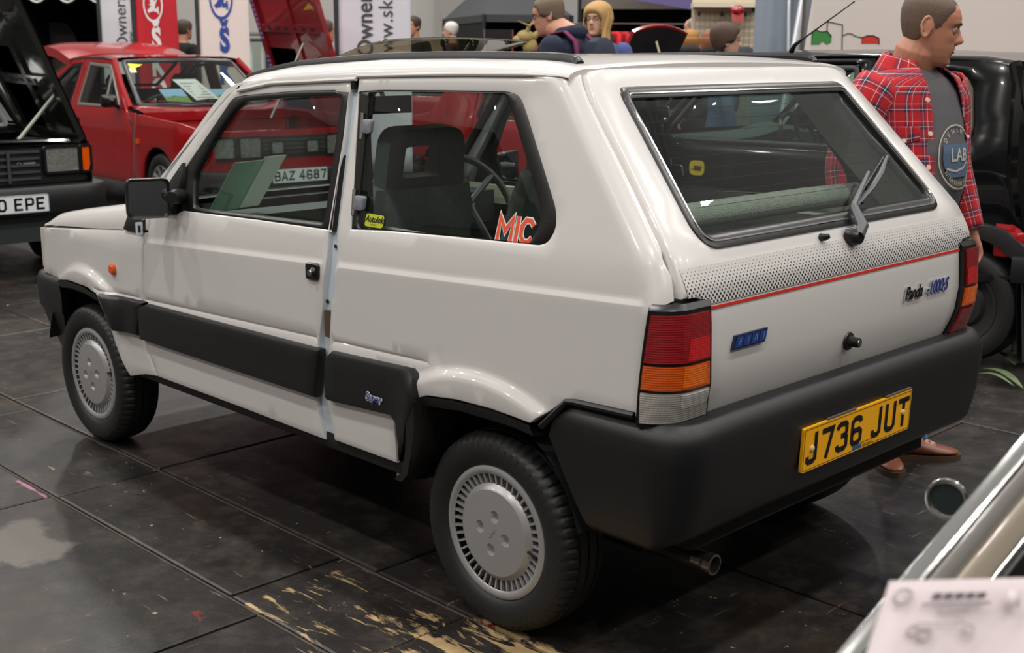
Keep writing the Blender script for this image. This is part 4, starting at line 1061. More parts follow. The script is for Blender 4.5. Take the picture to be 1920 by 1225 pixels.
def cmir():
    mb = MB(); P = c.map(.36, .97, .0); o_ = rounded([(-.07, -.055), (.07, -.055), (.07, .055), (-.07, .055)], .03)
    rows = [[P+Vector((x, .10+a*k, .02+b*k)) for a, b in o_] for k, x in ((.9, -.03), (1, -.02), (1, .02), (.6, .07), (.05, .085))]; mb.grid(rows, BLK, cv=True); mb.cap(rows[0], BLK)
    mb.tube([P+Vector((0, -.01, -.05)), P+Vector((.02, .06, -.01))], .02, BLK, 8); return mb
c.both(cmir, 'door_mirror', dd)
c.roof(-1.02, -.05, lambda x: lerp1(x, [-1.05, -.65, -.25, -.05], [1.335, 1.36, 1.362, 1.345]), .035)
c.both(lambda: MB().tube([c.map(x, z, .0) for x, z in ((-1.4, 1.205), (-1.0, 1.348), (-.63, 1.366), (-.25, 1.366), (-.03, 1.35))], .010, mat('dull_chrome', '9b978d', .3, metal=1), 6), 'drip_rail')
f = c.screen('windscreen', (.54, .945), (-.02, 1.350), .67, .57, .10)
c.both(lambda: MB().tube([c.map(.55, .93, -.03), c.map(.27, 1.13, -.01), c.map(-.01, 1.348, -.01)], .026, c.paint, 8), 'windscreen_pillar')
c.screen('rear_window', (-1.65, 1.07), (-1.05, 1.335), .52, .50, -.03)
# nose: cowl, sides of the open front boot, floor of the boot, panel with four lamps
mb = MB(); mb.grid([[Vector((x, y, z)) for y in (-.74, -.4, 0, .4, .74)] for x, z in ((.52, .95), (.80, .90), (.80, .82))], RED); mb.build('cowl_panel', c.root)
mb = MB(); mb.box((1.42, 0, .48), (1.2, 1.2, .04), DARK); mb.box((.82, 0, .64), (.04, 1.3, .34), RED); mb.box((1.5, .30, .58), (.5, .36, .2), BLK); mb.box((1.35, -.3, .56), (.34, .4, .16), mat('pale_carton', 'b9b6ab', .6)); mb.box((1.5, .05, .72), (.16, .10, .03), WPL); mb.build('luggage_well', c.root)
nf = lambda y: 2.10-.07*(abs(y)/.75)**3
def nstrip(z0, z1, m, name, o=0, y1=.745, par=None):
    mb = MB(); ys = [-y1+2*y1*k/18 for k in range(19)]
    mb.grid([[Vector((nf(y)+o-.03, y, z0-.0)) for y in ys], [Vector((nf(y)+o, y, z0)) for y in ys], [Vector((nf(y)+o, y, z1)) for y in ys], [Vector((nf(y)+o-.06, y, z1+.004)) for y in ys]], m); return mb.build(name, par or c.root)
N_ = nstrip(.42, .79, RED, 'nose_panel'); nstrip(.565, .745, BLKP, 'grille', .008, .73)
for z in (.60, .635, .67, .705): nstrip(z, z+.012, TRIMD, 'grille_bar', .014, .30)
def nlamp(y0, y1, z0, z1, m, name, d=.02):
    mb = MB(); pl = rounded([(y0, z0), (y1, z0), (y1, z1), (y0, z1)], .015); ym = (y0+y1)/2
    sl = (nf(y1)-nf(y0))/(y1-y0); fr = frame((nf(0), 0, 0), (0, 1, 0), (0, 0, 1)); fr = (Vector((nf(ym)-ym*sl, 0, 0)), Vector((sl, 1, 0)), Vector((0, 0, 1)), Vector((1, -sl, 0)).normalized())
    mb.prism(inset(pl, -.012), fr, 0, d, BLK, [inset(pl, .004)]); mb.prism(pl, fr, 0, d-.006, m); return mb.build(name, c.root)
HL = mat('headlamp_glass', 'd3d6d0', .13, metal=.8, coat=1, bump=(22, 1.0)); 
for q in (1, -1):
    for a, b in ((.545, .715), (.315, .50)):
        nlamp(*sorted((q*a, q*b)), .575, .74, HL, 'headlamp')
    nlamp(*sorted((q*.11, q*.225)), .60, .70, HL, 'fog_lamp', .03)
mb = MB(); mb.box((2.10, 0, .655), (.02, .15, .05), mat('badge_black', '1c1c20', .4)); mb.build('grille_badge', c.root)
c.bumper(2.12, .32, .47, .05, BLKP)
fr = frame((2.195, .0, .418), (0, 1, 0), (0, 0, 1)); mb = MB(); mb.prism(rounded([(-.26, -.0555), (.26, -.0555), (.26, .0555), (-.26, .0555)], .008), fr, -.01, .002, WPL)
w_ = plate_text(MB(), 'BAZ 4687', fr, 0, .079, BLKI, .003, sx=1.14)-.011; plate_text(mb, 'BAZ 4687', fr, -w_/2, .079, BLKI, .003, sx=1.14); mb.build('number_plate', c.root)
mb = MB(); mb.grid([[Vector((2.10-.03*abs(y), y, z)) for y in (-.7, -.35, 0, .35, .7)] for z in (.16, .32)], mat('grey_apron', '4a4a4c', .5))
for k in range(4): mb.box((2.10, -.3+k*.2, .25), (.02, .14, .02), DARK)
mb.build('front_apron', c.root)
hinge = Vector((.86, .66, .86)); ang = math.radians(73)
open_lid(c.root, hinge, Vector((1, 0, -.03)).normalized(), None, Vector((0, -math.cos(ang), math.sin(ang))), RED, DRED, 1.14, 1.28, mat('blue_reflection_slats', '6a6ea8', .4))  # slat colour holds the blue reflection seen on the vents
mb = MB(); mb.tube([(1.55, .10, .86), (1.60, .42, 1.50)], .009, mat('pale_green_stay', 'a9b5a3', .4), 6); mb.build('bonnet_stay', c.root)
# raised rear engine cover
mb = MB(); rows = []
for k in range(9):
    t = k/8; rows.append([Vector((-1.05-.95*t, y, 1.40+.10*t+.06*math.sin(PI*t)-.05*max(0, t-.75)*4*.5-.05*(abs(y)/.66)**4)) for y in [-.66+1.32*j/12 for j in range(13)]])
mb.grid(rows, RED); mb.grid([[q-Vector((0, 0, .07)) for q in r] for r in rows], RED); mb.grid([rows[0], [q-Vector((0, 0, .07)) for q in rows[0]]], RED); mb.grid([rows[-1], [q-Vector((0, 0, .12)) for q in rows[-1]]], RED)
for col_ in (0, -1): mb.grid([[r[col_] for r in rows], [r[col_]-Vector((0, 0, .09)) for r in rows]], RED)
mb.build('engine_cover', c.root)
mb = MB(); mb.box((-2.06, 0, .62), (.06, 1.45, .5), RED); mb.grid([[Vector((x, y, z)) for y in (-.6, 0, .6)] for x, z in ((-1.45, 1.04), (-1.9, .93), (-2.08, .88))], DARK); mb.build('tail_panel', c.root)
c.floorpan(-2.0, 2.0); c.wheels((1.17, -1.23), .285, .17, mat('dull_alloy', '8f8f8c', .4, metal=.6))
c.bumper(2.09, .36, .52, .05, BLKP, front=False)
for y in (.34, -.34): bucket_seat(c.root, -.28, y, .44)
for y, t in ((-.34, 'CORSA'),): pass
steer(c.root, .22, -.34, .87); mb = MB(); mb.box((.46, 0, .85), (.22, 1.3, .12), TRIMD); mb.box((-.95, 0, .62), (.2, 1.2, .5), TRIMD); mb.build('dashboard', c.root)
mb = MB(); mb.tube([(.64, .42, .955), (.58, .02, .995), (.57, -.12, .98)], .008, BLK, 6); mb.tube([(.70, -.08, .955), (.62, -.30, .975), (.58, -.50, .985)], .008, BLK, 6); mb.build('windscreen_wiper', c.root)
mb = MB(); P = c.map(.74, .89, -.05); mb.tube([P, P+Vector((.05, -.005, .02))], .014, BLK, 8); mb.build('aerial_base', c.root)
mb = MB(); y = -.80; mb.tube([(.78, -.80, .90), (.90, -.90, .55), (.98, -.95, .012)], .005, TRIMD, 5)
tag(mb.build('hanging_lead'), 'thin dark lead hanging down the flank of the red coupe', 'lead'); D.objects['hanging_lead'].location = base; D.objects['hanging_lead'].rotation_euler = (0, 0, RZ)
# yellow tag, white label, leaflets in the windscreen
def screen_card(name, label, cat, u0, u1, k0, k1, m, skew=0, off=.012, printed=None, group=None):
    mb = MB(); P = [f(u0, k0), f(u1, k0), f(u1+skew, k1), f(u0+skew, k1)]; n = (P[1]-P[0]).cross(P[3]-P[0]).normalized(); n = n if n.x > 0 else -n
    mb.add([p-n*off for p in P]+[p-n*(off+.003) for p in P], [(0, 1, 2, 3), (7, 6, 5, 4), (0, 4, 5, 1), (1, 5, 6, 2), (2, 6, 7, 3), (3, 7, 4, 0)], m)
    if printed:
        for (a, b, cc, d, mm) in printed:
            L = lambda s_, t_: (P[0].lerp(P[1], s_)).lerp(P[3].lerp(P[2], s_), t_)-n*(off-.0015)
            mb.add([L(a, b), L(cc, b), L(cc, d), L(a, d)], [(0, 1, 2, 3)], mm)
    o = mb.build(name, None, flat=True); o.location = base; o.rotation_euler = (0, 0, RZ); tag(o, label, cat, group); return o
SKY_ = mat('print_sky', '8fb2d6', .6); GRS = mat('print_grass', '6d8a3c', .6, noise=(30, .4)); ROCK = mat('print_dark', '3c3d38', .6); LINE = mat('print_grey', '9b979b', .6)
pic = [(0, .55, 1, 1, SKY_), (0, 0, 1, .55, GRS), (.3, .5, .7, .75, ROCK), (.3, .82, .7, .9, WPL), (.3, .08, .6, .25, WPL)]
screen_card('leaflet', 'landscape leaflet left of the white sheet behind the red coupe windscreen', 'leaflet', -.57, -.24, .02, .36, PAPER, -.06, printed=pic)
screen_card('leaflet', 'small landscape leaflet just right of the white sheet in the red coupe windscreen', 'leaflet', .15, .44, .04, .34, PAPER, -.04, printed=pic)
screen_card('leaflet', 'rightmost landscape leaflet in the red coupe windscreen, partly behind the white car', 'leaflet', .40, .72, .02, .34, PAPER, -.04, .016, printed=pic)
screen_card('typed_sheet', 'large white typed sheet propped in the red coupe windscreen', 'sheet', -.17, .20, .10, .55, PAPER, -.20, .006, printed=[(.12, .12+.13*k, .85, .17+.13*k, LINE) for k in range(6)])
screen_card('price_strip', 'narrow white strip lying under the leaflets in the red coupe windscreen', 'sheet', -.1, .35, .0, .03, WPL, 0, .004)
mb = MB(); P = [f(-.93, .90), f(-.72, .86), f(-.90, .76)]; mb.add([p+Vector((.01, 0, .004)) for p in P]+[p+Vector((.006, 0, .002)) for p in P], [(0, 1, 2), (5, 4, 3), (0, 3, 4, 1), (1, 4, 5, 2), (2, 5, 3, 0)], mat('yellow_tag', 'e8e01c', .5)); o = mb.build('corner_tag', flat=True); o.location = base; o.rotation_euler = (0, 0, RZ); tag(o, 'yellow triangular tag in the top corner of the red coupe windscreen', 'tag')
screen_card('entry_label', 'small cream label under the yellow tag on the red coupe windscreen', 'label', -.93, -.84, .70, .80, mat('cream_label', 'e6d8c4', .6), 0, -.004)
# ---------------------------------------------------------------- black saloon, front corner at far left
nose = at(-52, 300, 7.55); base2 = Vector((nose.x, nose.y, 0))-FWD*2.05
c = Car('saloon_car', 'black saloon with raised front lid and white plate at the far left', base2, RZ, BLACKC, .80, .87, 1.35, .14, (.05, .05), (2.05, -2.05))
c.sheet('wing', [(2.03, .42), (2.04, .62), (2.02, .86), (1.6, .87), (.82, .885), (.79, .70), (.79, .26), (.93, .24)]+archpts(1.27, .34, .26)[::-1]+[(1.70, .30)])
dw = [(.62, .90), (.25, 1.29), (-.25, 1.31), (-.28, .89)]; dd = c.sheet('door', [(.78, .26), (.78, .70), (.81, .882), (.74, .915), (.28, 1.345), (-.32, 1.36), (-.34, .55), (-.34, .26)], [inset(dw, -.004)]); c.window(dw, dd)
dw = [(-.42, .89), (-.40, 1.31), (-.85, 1.28), (-1.08, .90)]; dd = c.sheet('rear_quarter', [(-.35, .26), (-.35, .55), (-.34, 1.36), (-.9, 1.33), (-1.2, .95), (-2.0, .90), (-2.04, .45), (-1.60, .28)]+archpts(-1.20, .33, .26)+[(-.8, .25)], [inset(dw, -.004)]); c.window(dw, dd)
c.roof(-.9, .22, lambda x: lerp1(x, [-.9, -.4, .0, .22], [1.33, 1.36, 1.36, 1.345]), .035); f2 = c.screen('windscreen', (.80, .90), (.26, 1.345), .66, .57, .10); c.screen('rear_window', (-1.25, .96), (-.92, 1.33), .56, .52, -.04)
c.both(lambda: MB().tube([c.map(.80, .885, -.03), c.map(.52, 1.11, -.01), c.map(.27, 1.345, -.01)], .026, c.paint, 8), 'windscreen_pillar')
mb = MB(); mb.grid([[Vector((x, y, z)) for y in (-.7, 0, .7)] for x, z in ((-1.2, .95), (-2.02, .90), (-2.05, .5))], BLACKC); mb.build('tail_panel', c.root)
K = c
N_ = nstrip(.42, .845, BLACKC, 'nose_panel', -.03); nstrip(.61, .83, BLKP, 'grille', -.02, .73)
for k in range(5): nstrip(.635+k*.042, .65+k*.042, TRIMD, 'grille_bar', -.008, .40)
for y in (-.24, -.02, .20):
    mb = MB(); mb.box((nf(y)-.004, y, .72), (.016, .018, .20), TRIMD); mb.build('grille_upright', c.root)
def nlamp2(y0, y1, z0, z1, m, name, d=.02): 
    global nf
    o = nlamp(y0, y1, z0, z1, m, name, d); o.location = (-.025, 0, 0); return o
for q in (1, -1):
    nlamp2(*sorted((q*.43, q*.655)), .675, .83, HL, 'headlamp', .03); nlamp2(*sorted((q*.675, q*.74)), .67, .83, AMB, 'indicator_lamp', .03)
mb = MB(); fr = frame((2.075, .315, .735), (0, 1, 0), (0, 0, 1)); mb.ribbon([(-.045+.012*math.cos(t), .012*math.sin(t)) for t in [2*PI*k/14 for k in range(14)]], .004, fr, SILV, .004, True); mb.box((2.073, .335, .735), (.006, .075, .022), mat('badge_grey', '77777a', .4)); mb.build('grille_badge', c.root)
c.bumper(2.09, .41, .595, .07, BLKP); mb = MB(); mb.grid([[Vector((2.08-.03*abs(y), y, z)) for y in (-.68, -.35, 0, .35, .68)] for z in (.24, .42)], TRIMD); mb.build('front_apron', c.root)
fr = frame((2.187, .14, .497), (0, 1, 0), (0, 0, 1)); mb = MB(); mb.prism(rounded([(-.26, -.0555), (.26, -.0555), (.26, .0555), (-.26, .0555)], .008), fr, -.01, .002, WPL); mb.ribbon(inset([(-.26, -.0555), (.26, -.0555), (.26, .0555), (-.26, .0555)], .003), .003, fr, mat('plate_edge_blue', '27427c', .4), .0025, closed=True)
w_ = plate_text(MB(), 'O EPE', fr, 0, .079, BLKI, .003, sx=1.14)-.011; plate_text(mb, 'O EPE', fr, .235-w_, .079, BLKI, .003, sx=1.14); mb.build('number_plate', c.root)
ang = math.radians(68); up_ = Vector((0, -math.cos(ang), math.sin(ang))); hinge = Vector((.96, .735, .87)); UND = mat('black_underside_gloss', '1c1d1b', .15, coat=1)
open_lid(c.root, hinge, Vector((1, 0, -.02)).normalized(), None, up_, BLACKC, UND, 1.06, 1.30, None)
mb = MB(); mb.tube([(1.86, .34, .86), (1.84, .62, 1.16)], .012, mat('pale_green_stay', 'a9b5a3', .4), 6); mb.build('bonnet_stay', c.root)
mb = MB(); mb.box((1.5, 0, .55), (1.0, 1.3, .04), DARK); mb.box((1.0, 0, .70), (.04, 1.3, .34), BLACKC); mb.box((1.55, .2, .68), (.5, .5, .22), mat('dark_luggage', '1d1c1b', .4)); mb.box((1.4, -.35, .70), (.4, .5, .2), mat('grey_wash_bottle', '5d5b60', .4)); mb.tube([(1.9, .6, .80), (1.6, .66, .84), (1.1, .6, .82)], .02, BLK, 8); mb.tube([(1.95, -.6, .86), (1.97, 0, .87), (1.95, .66, .86)], .02, BLACKC, 8); mb.build('luggage_well', c.root)
c.floorpan(-1.95, 1.95); c.wheels((1.27, -1.20), .29, .17); c.bumper(2.05, .41, .58, .05, BLKP, front=False)
# ---------------------------------------------------------------- black hatchback beside the man
base3 = Vector((1.72, -3.585, 0)); GLB = glass('aqua_window_glass', 'cfe3db')
c = Car('city_car', 'black three-door hatchback behind the man, with roof aerial and low red tail lamp', base3, 0, BLACKC, .785, .94, 1.42, .13, (.08, .05), (1.66, -1.64))
dw = [(.60, .955), (.36, 1.26), (.22, 1.365), (-.58, 1.385), (-.62, .965)]; dw = rounded(dw, [.02, .08, .06, .04, .02])
dd = c.sheet('door', [(.72, .30), (.74, .80), (.72, .93), (.69, .955), (.40, 1.30), (.26, 1.405), (-.66, 1.42), (-.68, .95), (-.66, .30)], [inset(dw, -.004)]); c.window(dw, dd, GLB)
qw = rounded([(-.76, .98), (-.74, 1.36), (-1.16, 1.345), (-1.22, 1.06), (-1.12, .985)], [.02, .04, .10, .09, .09])
qq = c.sheet('rear_quarter', [(-.67, .30), (-.69, .95), (-.67, 1.42), (-1.28, 1.41), (-1.37, 1.37), (-1.42, .95), (-1.48, .80), (-1.58, .44)]+archpts(-1.25, .36, .44, 12, .28)+[(-.86, .29)], [inset(qw, -.004)]); c.window(qw, qq, GLB, .022)
c.both(lambda: MB().tube([c.map(a, b, .004) for a, b in resample(qw, .06)], .011, mat('bronze_gloss_trim', '5b523f', .15, coat=1), 6, closed=True), 'window_trim', qq)
c.sheet('wing', [(.73, .30), (.75, .80), (.73, .93), (.70, .955), (.95, .93), (1.4, .82), (1.6, .66), (1.64, .45)]+archpts(1.05, .36, .42, 12, .28)+[(.73, .35)])
c.sheet('rub_strip', [(.70, .60), (-.64, .58), (-.64, .53), (.70, .55)], (), BLKP, .02, .03, .012)
c.both(lambda: panel(rounded([(-.50, .86), (-.60, .86), (-.60, .81), (-.50, .81)], .015), [], lambda a, b, o: c.map(a, b, o+.012), BLK, thick=.02, bev=.005, step=.05), 'door_handle', dd)
c.sheet('arch_cladding', [(-.88, .30), (-.86, .56), (-1.02, .66), (-1.25, .69), (-1.44, .66), (-1.54, .58), (-1.57, .43)]+archpts(-1.25, .345, .44, 12, .28), (), BLKP, .025, .04, .012)
def hmir():
    mb = MB(); P = c.map(.60, 1.0, 0); rows = []
    for k, x in ((.75, -.05), (.98, -.045), (1, -.02), (.9, .04), (.6, .09), (.05, .11)): rows.append([P+Vector((x, .10+.105*k*math.cos(t), .035+.065*k*math.sin(t)*(1 if math.sin(t) > 0 else .7))) for t in [2*PI*j/16 for j in range(16)]])
    mb.grid(rows, BLACKC, cv=True); mb.cap(rows[0], MIRROR); mb.tube([P+Vector((0, -.02, 0)), P+Vector((.01, .05, .01))], .03, BLK, 8); return mb
c.both(hmir, 'door_mirror', dd)
c.roof(-1.36, .26, lambda x: lerp1(x, [-1.36, -1.25, -.6, 0, .26], [1.385, 1.408, 1.428, 1.422, 1.405]), .035); c.screen('windscreen', (.80, .955), (.30, 1.40), .66, .57, .12)
c.both(lambda: MB().tube([c.map(.73, .955, -.02), c.map(.42, 1.30, -.008), c.map(.27, 1.41, -.008)], .03, BLACKC, 8), 'windscreen_pillar')
mb = MB(); mb.grid([[Vector((x-.03*(1-(y/.7)**2), y, z)) for y in [-.69+1.38*k/10 for k in range(11)]] for x, z in ((-1.38, 1.39), (-1.45, 1.15), (-1.50, .95), (-1.55, .80), (-1.57, .50))], BLACKC); T_ = mb.build('tailgate', c.root)
def vcorner():
    mb = MB(); mb.tube([c.map(-1.34, 1.40, -.014), c.map(-1.39, 1.30, -.016), c.map(-1.42, 1.1, -.018), c.map(-1.45, .9, -.02), c.map(-1.48, .72, -.03)], [.03, .045, .05, .05, .04], BLACKC, 10); return mb
c.both(vcorner, 'tail_pillar')
def tl():
    mb = MB(); rows = []
    for k in range(9):
        z = .53+.15*k/8; h = math.sin(PI*(k+.5)/9)**.4; rows.append([c.map(-1.39-.15*t*h, z, .022*h-.14*max(0, t-.75)*h) for t in (0, .25, .5, .75, 1)])
    mb.grid(rows, REDL); return mb
c.both(tl, 'tail_lamp')
c.bumper(1.62, .42, .54, .03, BLKP, front=False, side_len=.02); c.bumper(1.66, .25, .50, .05, BLKP)
mb = MB(); ys = [-.70+1.4*k/12 for k in range(13)]; mb.grid([[Vector((x+.07*(1-(y/.7)**2), y*wk, z+.03*(1-(y/.7)**2))) for y in ys] for x, z, wk in ((.76, .955, .98), (1.0, .915, .97), (1.35, .83, .94), (1.56, .68, .92), (1.62, .5, .92))], BLACKC); mb.build('bonnet', c.root)
c.floorpan(-1.5, 1.5, .3); c.wheels((1.05, -1.25), .275, .17, mat('dark_steel_rim', '232324', .5), 1)
mb = MB(); mb.grid([[Vector((-1.52-.04*k, 0*k+.54+.26*t, .42-.36*k)) for t in (0, .5, 1)] for k in (0, .5, 1)], BLKP); mb.grid([[Vector((-1.545-.04*k, 0*k+.54+.26*t, .42-.36*k)) for t in (0, .5, 1)] for k in (0, .5, 1)], mat('grey_mud_flap', '2f2f30', .5)); mb.build('mud_flap', c.root)
for y in (.34, -.34): bucket_seat(c.root, .0, y, .44, TRIMD)
steer(c.root, .36, -.33, .92); mb = MB(); rows = [[Vector((x, y, z+.04*math.exp(-((y+.33)/.2)**2))) for y in [-.66+1.32*k/10 for k in range(11)]] for x, z in ((.78, .93), (.62, .98), (.48, .94), (.44, .70))]; mb.grid(rows, mat('grey_dashboard', '55595a', .6)); mb.build('dashboard', c.root)
mb = MB(); mb.box((-.85, 0, .70), (.16, 1.2, .55), TRIMD); mb.build('rear_seat', c.root)
mb = MB(); P = Vector((-.30, .35, 1.455)); q = at(1602, 3, 5.4)-base3; P = at(1484, 89, 5.95)-base3
mb.tube([P-Vector((0, 0, .02)), P+(q-P)*.06, P+(q-P)*.22, q], [.014, .010, .004, .0025], BLK, 8); mb.tube([q-(q-P)*.02, q], .004, BLK, 6); mb.build('roof_aerial', c.root)
mb = MB(); P = c.map(.30, .82, .003); fr = frame(P, (-1, 0, 0), (0, 0, 1)); mb.prism(rounded([(-.05, -.04), (.05, -.04), (.05, .04), (-.05, .04)], .03), fr, 0, .004, mat('sticker_yellow', 'd3b31e', .5)); mb.prism([(-.02, -.015), (.03, -.015), (.03, .012), (-.02, .012)], fr, .004, .005, mat('sticker_brown', '4a3c12', .5)); mb.build('door_sticker', dd[0])
# ---------------------------------------------------------------- red hatchback seen through the side window
FW2 = (rh*.96-fh*.28).normalized(); RZ2 = math.atan2(FW2.y, FW2.x); fw_ = at(990, 285, 14.0); base4 = Vector((fw_.x, fw_.y, 0))-FW2*1.22-Vector((FW2.y, -FW2.x, 0))*.7
base4 = Vector((fw_.x, fw_.y, 0))-FW2*1.22+Vector((-FW2.y, FW2.x, 0))*-.0+fh*.65
c = Car('family_hatchback', 'bright red hatchback parked side-on far behind, seen through the white car', base4, RZ2, RED, .80, .92, 1.36, .13, (.06, .05), (1.95, -1.8))
dw = [(.66, .94), (.2, 1.33), (-.45, 1.345), (-.45, .94)]; dd = c.sheet('door', [(.78, .30), (.78, .92), (.74, .95), (.24, 1.38), (-.5, 1.39), (-.5, .30)], [inset(dw, -.004)]); c.window(dw, dd)
qw = [(-.58, .94), (-.57, 1.345), (-1.05, 1.32), (-1.2, .95)]; qq = c.sheet('rear_quarter', [(-.51, .30), (-.51, 1.39), (-1.3, 1.36), (-1.72, .98), (-1.76, .45)]+archpts(-1.25, .34, .40, 12, .28)+[(-.91, .30)], [inset(qw, -.004)]); c.window(qw, qq)
c.sheet('wing', [(.79, .30), (.79, .92), (1.5, .84), (1.9, .74), (1.93, .42)]+archpts(1.22, .34, .40, 12, .28)+[(.86, .30)])
c.sheet('side_strip', [(1.85, .66), (-1.7, .66), (-1.7, .62), (1.85, .62)], (), DARK, .012, .02, .006); c.both(lambda: MB().box(c.map(-.38, .80, .01), (.14, .03, .04), BLK), 'door_handle', dd)
c.roof(-1.3, .24, lambda x: lerp1(x, [-1.3, -.6, .24], [1.36, 1.39, 1.38]), .03); c.screen('windscreen', (.80, .95), (.28, 1.38), .66, .57, .1); c.screen('rear_window', (-1.70, 1.0), (-1.32, 1.36), .58, .54, -.03)
c.both(lambda: MB().tube([c.map(.79, .94, -.02), c.map(.26, 1.385, -.01)], .025, RED, 8), 'windscreen_pillar')
mb = MB(); mb.grid([[Vector((x, y, z)) for y in (-.7, 0, .7)] for x, z in ((.78, .94), (1.5, .85), (1.88, .75), (1.93, .45))], RED); mb.build('bonnet', c.root)
mb = MB(); mb.grid([[Vector((x, y, z)) for y in (-.68, 0, .68)] for x, z in ((-1.72, .99), (-1.76, .45))], RED); mb.build('tailgate', c.root)
c.bumper(1.95, .30, .5, .04, BLKP); c.bumper(1.78, .30, .5, .04, BLKP, front=False); c.floorpan(-1.7, 1.7); c.wheels((1.22, -1.25), .29, .17, mat('bright_alloy', 'c6c8c9', .3, metal=.5))
for y in (.34, -.34): bucket_seat(c.root, .0, y, .44, TRIMD)
# ---------------------------------------------------------------- red car nose-on with raised bonnet beyond the roof
g0 = at(1232, 120, 10.7); base5 = Vector((g0.x, g0.y, 0)); FW3 = (-fh*.72+rh*.69).normalized(); RZ3 = math.atan2(FW3.y, FW3.x)
c = Car('small_sports_car', 'red car with raised bonnet, dark underside and stay rod, behind the white roof', base5-FW3*1.0, RZ3, RED, .70, .80, 1.25, .12, (.06, .05), (1.75, -1.7))
dw = [(.40, .84), (.05, 1.18), (-.55, 1.19), (-.60, .83)]; dd = c.sheet('door', [(.55, .28), (.55, .80), (.5, .84), (.1, 1.22), (-.62, 1.23), (-.64, .28)], [inset(dw, -.004)]); c.window(dw, dd)
c.sheet('rear_quarter', [(-.65, .28), (-.65, 1.23), (-1.0, 1.2), (-1.3, .86), (-1.66, .80), (-1.68, .42)]+archpts(-1.1, .32, .40, 12, .28)+[(-.78, .28)])
c.sheet('wing', [(.56, .28), (.56, .80), (1.3, .75), (1.68, .66), (1.70, .4)]+archpts(1.05, .32, .38, 12, .28)+[(.60, .28)])
c.roof(-1.0, .1, lambda x: 1.22, .03); c.screen('windscreen', (.56, .84), (.12, 1.22), .58, .50, .08); c.screen('rear_window', (-1.28, .88), (-1.02, 1.2), .5, .48, -.03)
mb = MB(); mb.grid([[Vector((1.72-.06*abs(y), y, z)) for y in (-.66, -.3, 0, .3, .66)] for z in (.35, .68)], RED); mb.box((1.0, 0, .5), (1.2, 1.2, .1), DARK); mb.build('nose_panel', c.root)
mb = MB(); rows = []; ang = math.radians(62)
for k in range(9):
    t = k/8*.98; rows.append([Vector((.58+t*math.cos(ang), y, .80+t*math.sin(ang)-.06*(y/.36)**2*(t)-.0)) for y in [-.36+.72*j/12 for j in range(13)]])
nrm = Vector((-math.sin(ang), 0, math.cos(ang)))
BI = mat('bonnet_lining', '17171a', .8); mb.grid([[q+nrm*.03 for q in r] for r in rows], RED); mb.grid([[q-nrm*.004 for q in r] for r in rows[:-1]]+[[q-nrm*.004-Vector((math.cos(ang), 0, math.sin(ang)))*.02 for q in rows[-1]]], BI)
mb.grid([[q+nrm*.03 for q in rows[-1]], rows[-1]], RED); mb.grid([rows[-1], [q+Vector((0, 0, -.0)) for q in rows[-2]]], RED)
for s_ in (0, -1): mb.grid([[r[s_]+nrm*.03 for r in rows], [r[s_] for r in rows]], RED); mb.grid([[r[s_] for r in rows], [r[s_]-nrm*.004 for r in rows]], BI)
mb.build('open_bonnet', c.root); mb = MB(); mb.tube([(1.35, -.05, .70), (1.0, -.02, 1.53)], .010, mat('cream_stay', 'cfc6a0', .4), 6); mb.build('bonnet_stay', c.root)
c.floorpan(-1.5, 1.4); c.wheels((1.05, -1.1), .27, .16); c.bumper(1.72, .3, .48, .04, BLKP)
# ---------------------------------------------------------------- pale green vintage van far behind
g0 = at(486, 140, 19.0); c = Car('vintage_van', 'dark green vintage van with white-edged windows far behind the banners', Vector((g0.x, g0.y, 0)), RZC+PI+.15, mat('dark_green_paint', '3c5550', .3, coat=.6), .80, .95, 1.62, .06, (.08, .03), (1.9, -1.9))
bw = [(.5, 1.0), (.4, 1.52), (-.3, 1.54), (-.3, 1.0)]; WT = mat('white_window_edge', 'dfe4df', .4)
dd = c.sheet('door', [(.62, .4), (.6, .98), (.46, 1.6), (-.38, 1.62), (-.38, .4)], [inset(bw, -.004)]); c.window(bw, dd, m=WT)
c.sheet('van_side', [(-.39, .4), (-.39, 1.62), (-1.8, 1.6), (-1.85, .45)]+archpts(-1.2, .36, .45, 12, .3)+[(-.85, .4)]); c.sheet('wing', [(.63, .4), (.63, .98), (1.6, .92), (1.8, .6), (1.8, .45)]+archpts(1.2, .36, .45, 12, .3)+[(.82, .4)])
c.roof(-1.8, .45, lambda x: 1.62, .08); c.screen('windscreen', (.66, 1.0), (.5, 1.6), .64, .60, .05)
for y in (-.32, .32):
    mb = MB(); pl = rounded([(-.24, 1.02), (.24, 1.02), (.24, 1.55), (-.24, 1.55)], .08); fr = frame((.74, y, 0), (0, 1, 0), (-.2, 0, 1)); mb.ribbon(pl, .035, fr, WT, .0, True); mb.build('screen_frame', c.root)
mb = MB(); mb.grid([[Vector((x, y, z)) for y in (-.6, -.3, 0, .3, .6)] for x, z in ((.64, 1.0), (1.6, .94), (1.85, .6), (1.85, .4))], c.paint); mb.build('bonnet', c.root); c.floorpan(-1.7, 1.7, .4); c.wheels((1.2, -1.2), .33, .16); c.bumper(1.9, .36, .46, .03, CHROME)
mb = MB(); mb.tube([(1.0, -.55, .95), (1.0, -.62, 1.75), (1.0, -.40, 1.75), (1.0, -.38, 1.6)], .02, WT, 6); mb.build('mirror_arm', c.root)
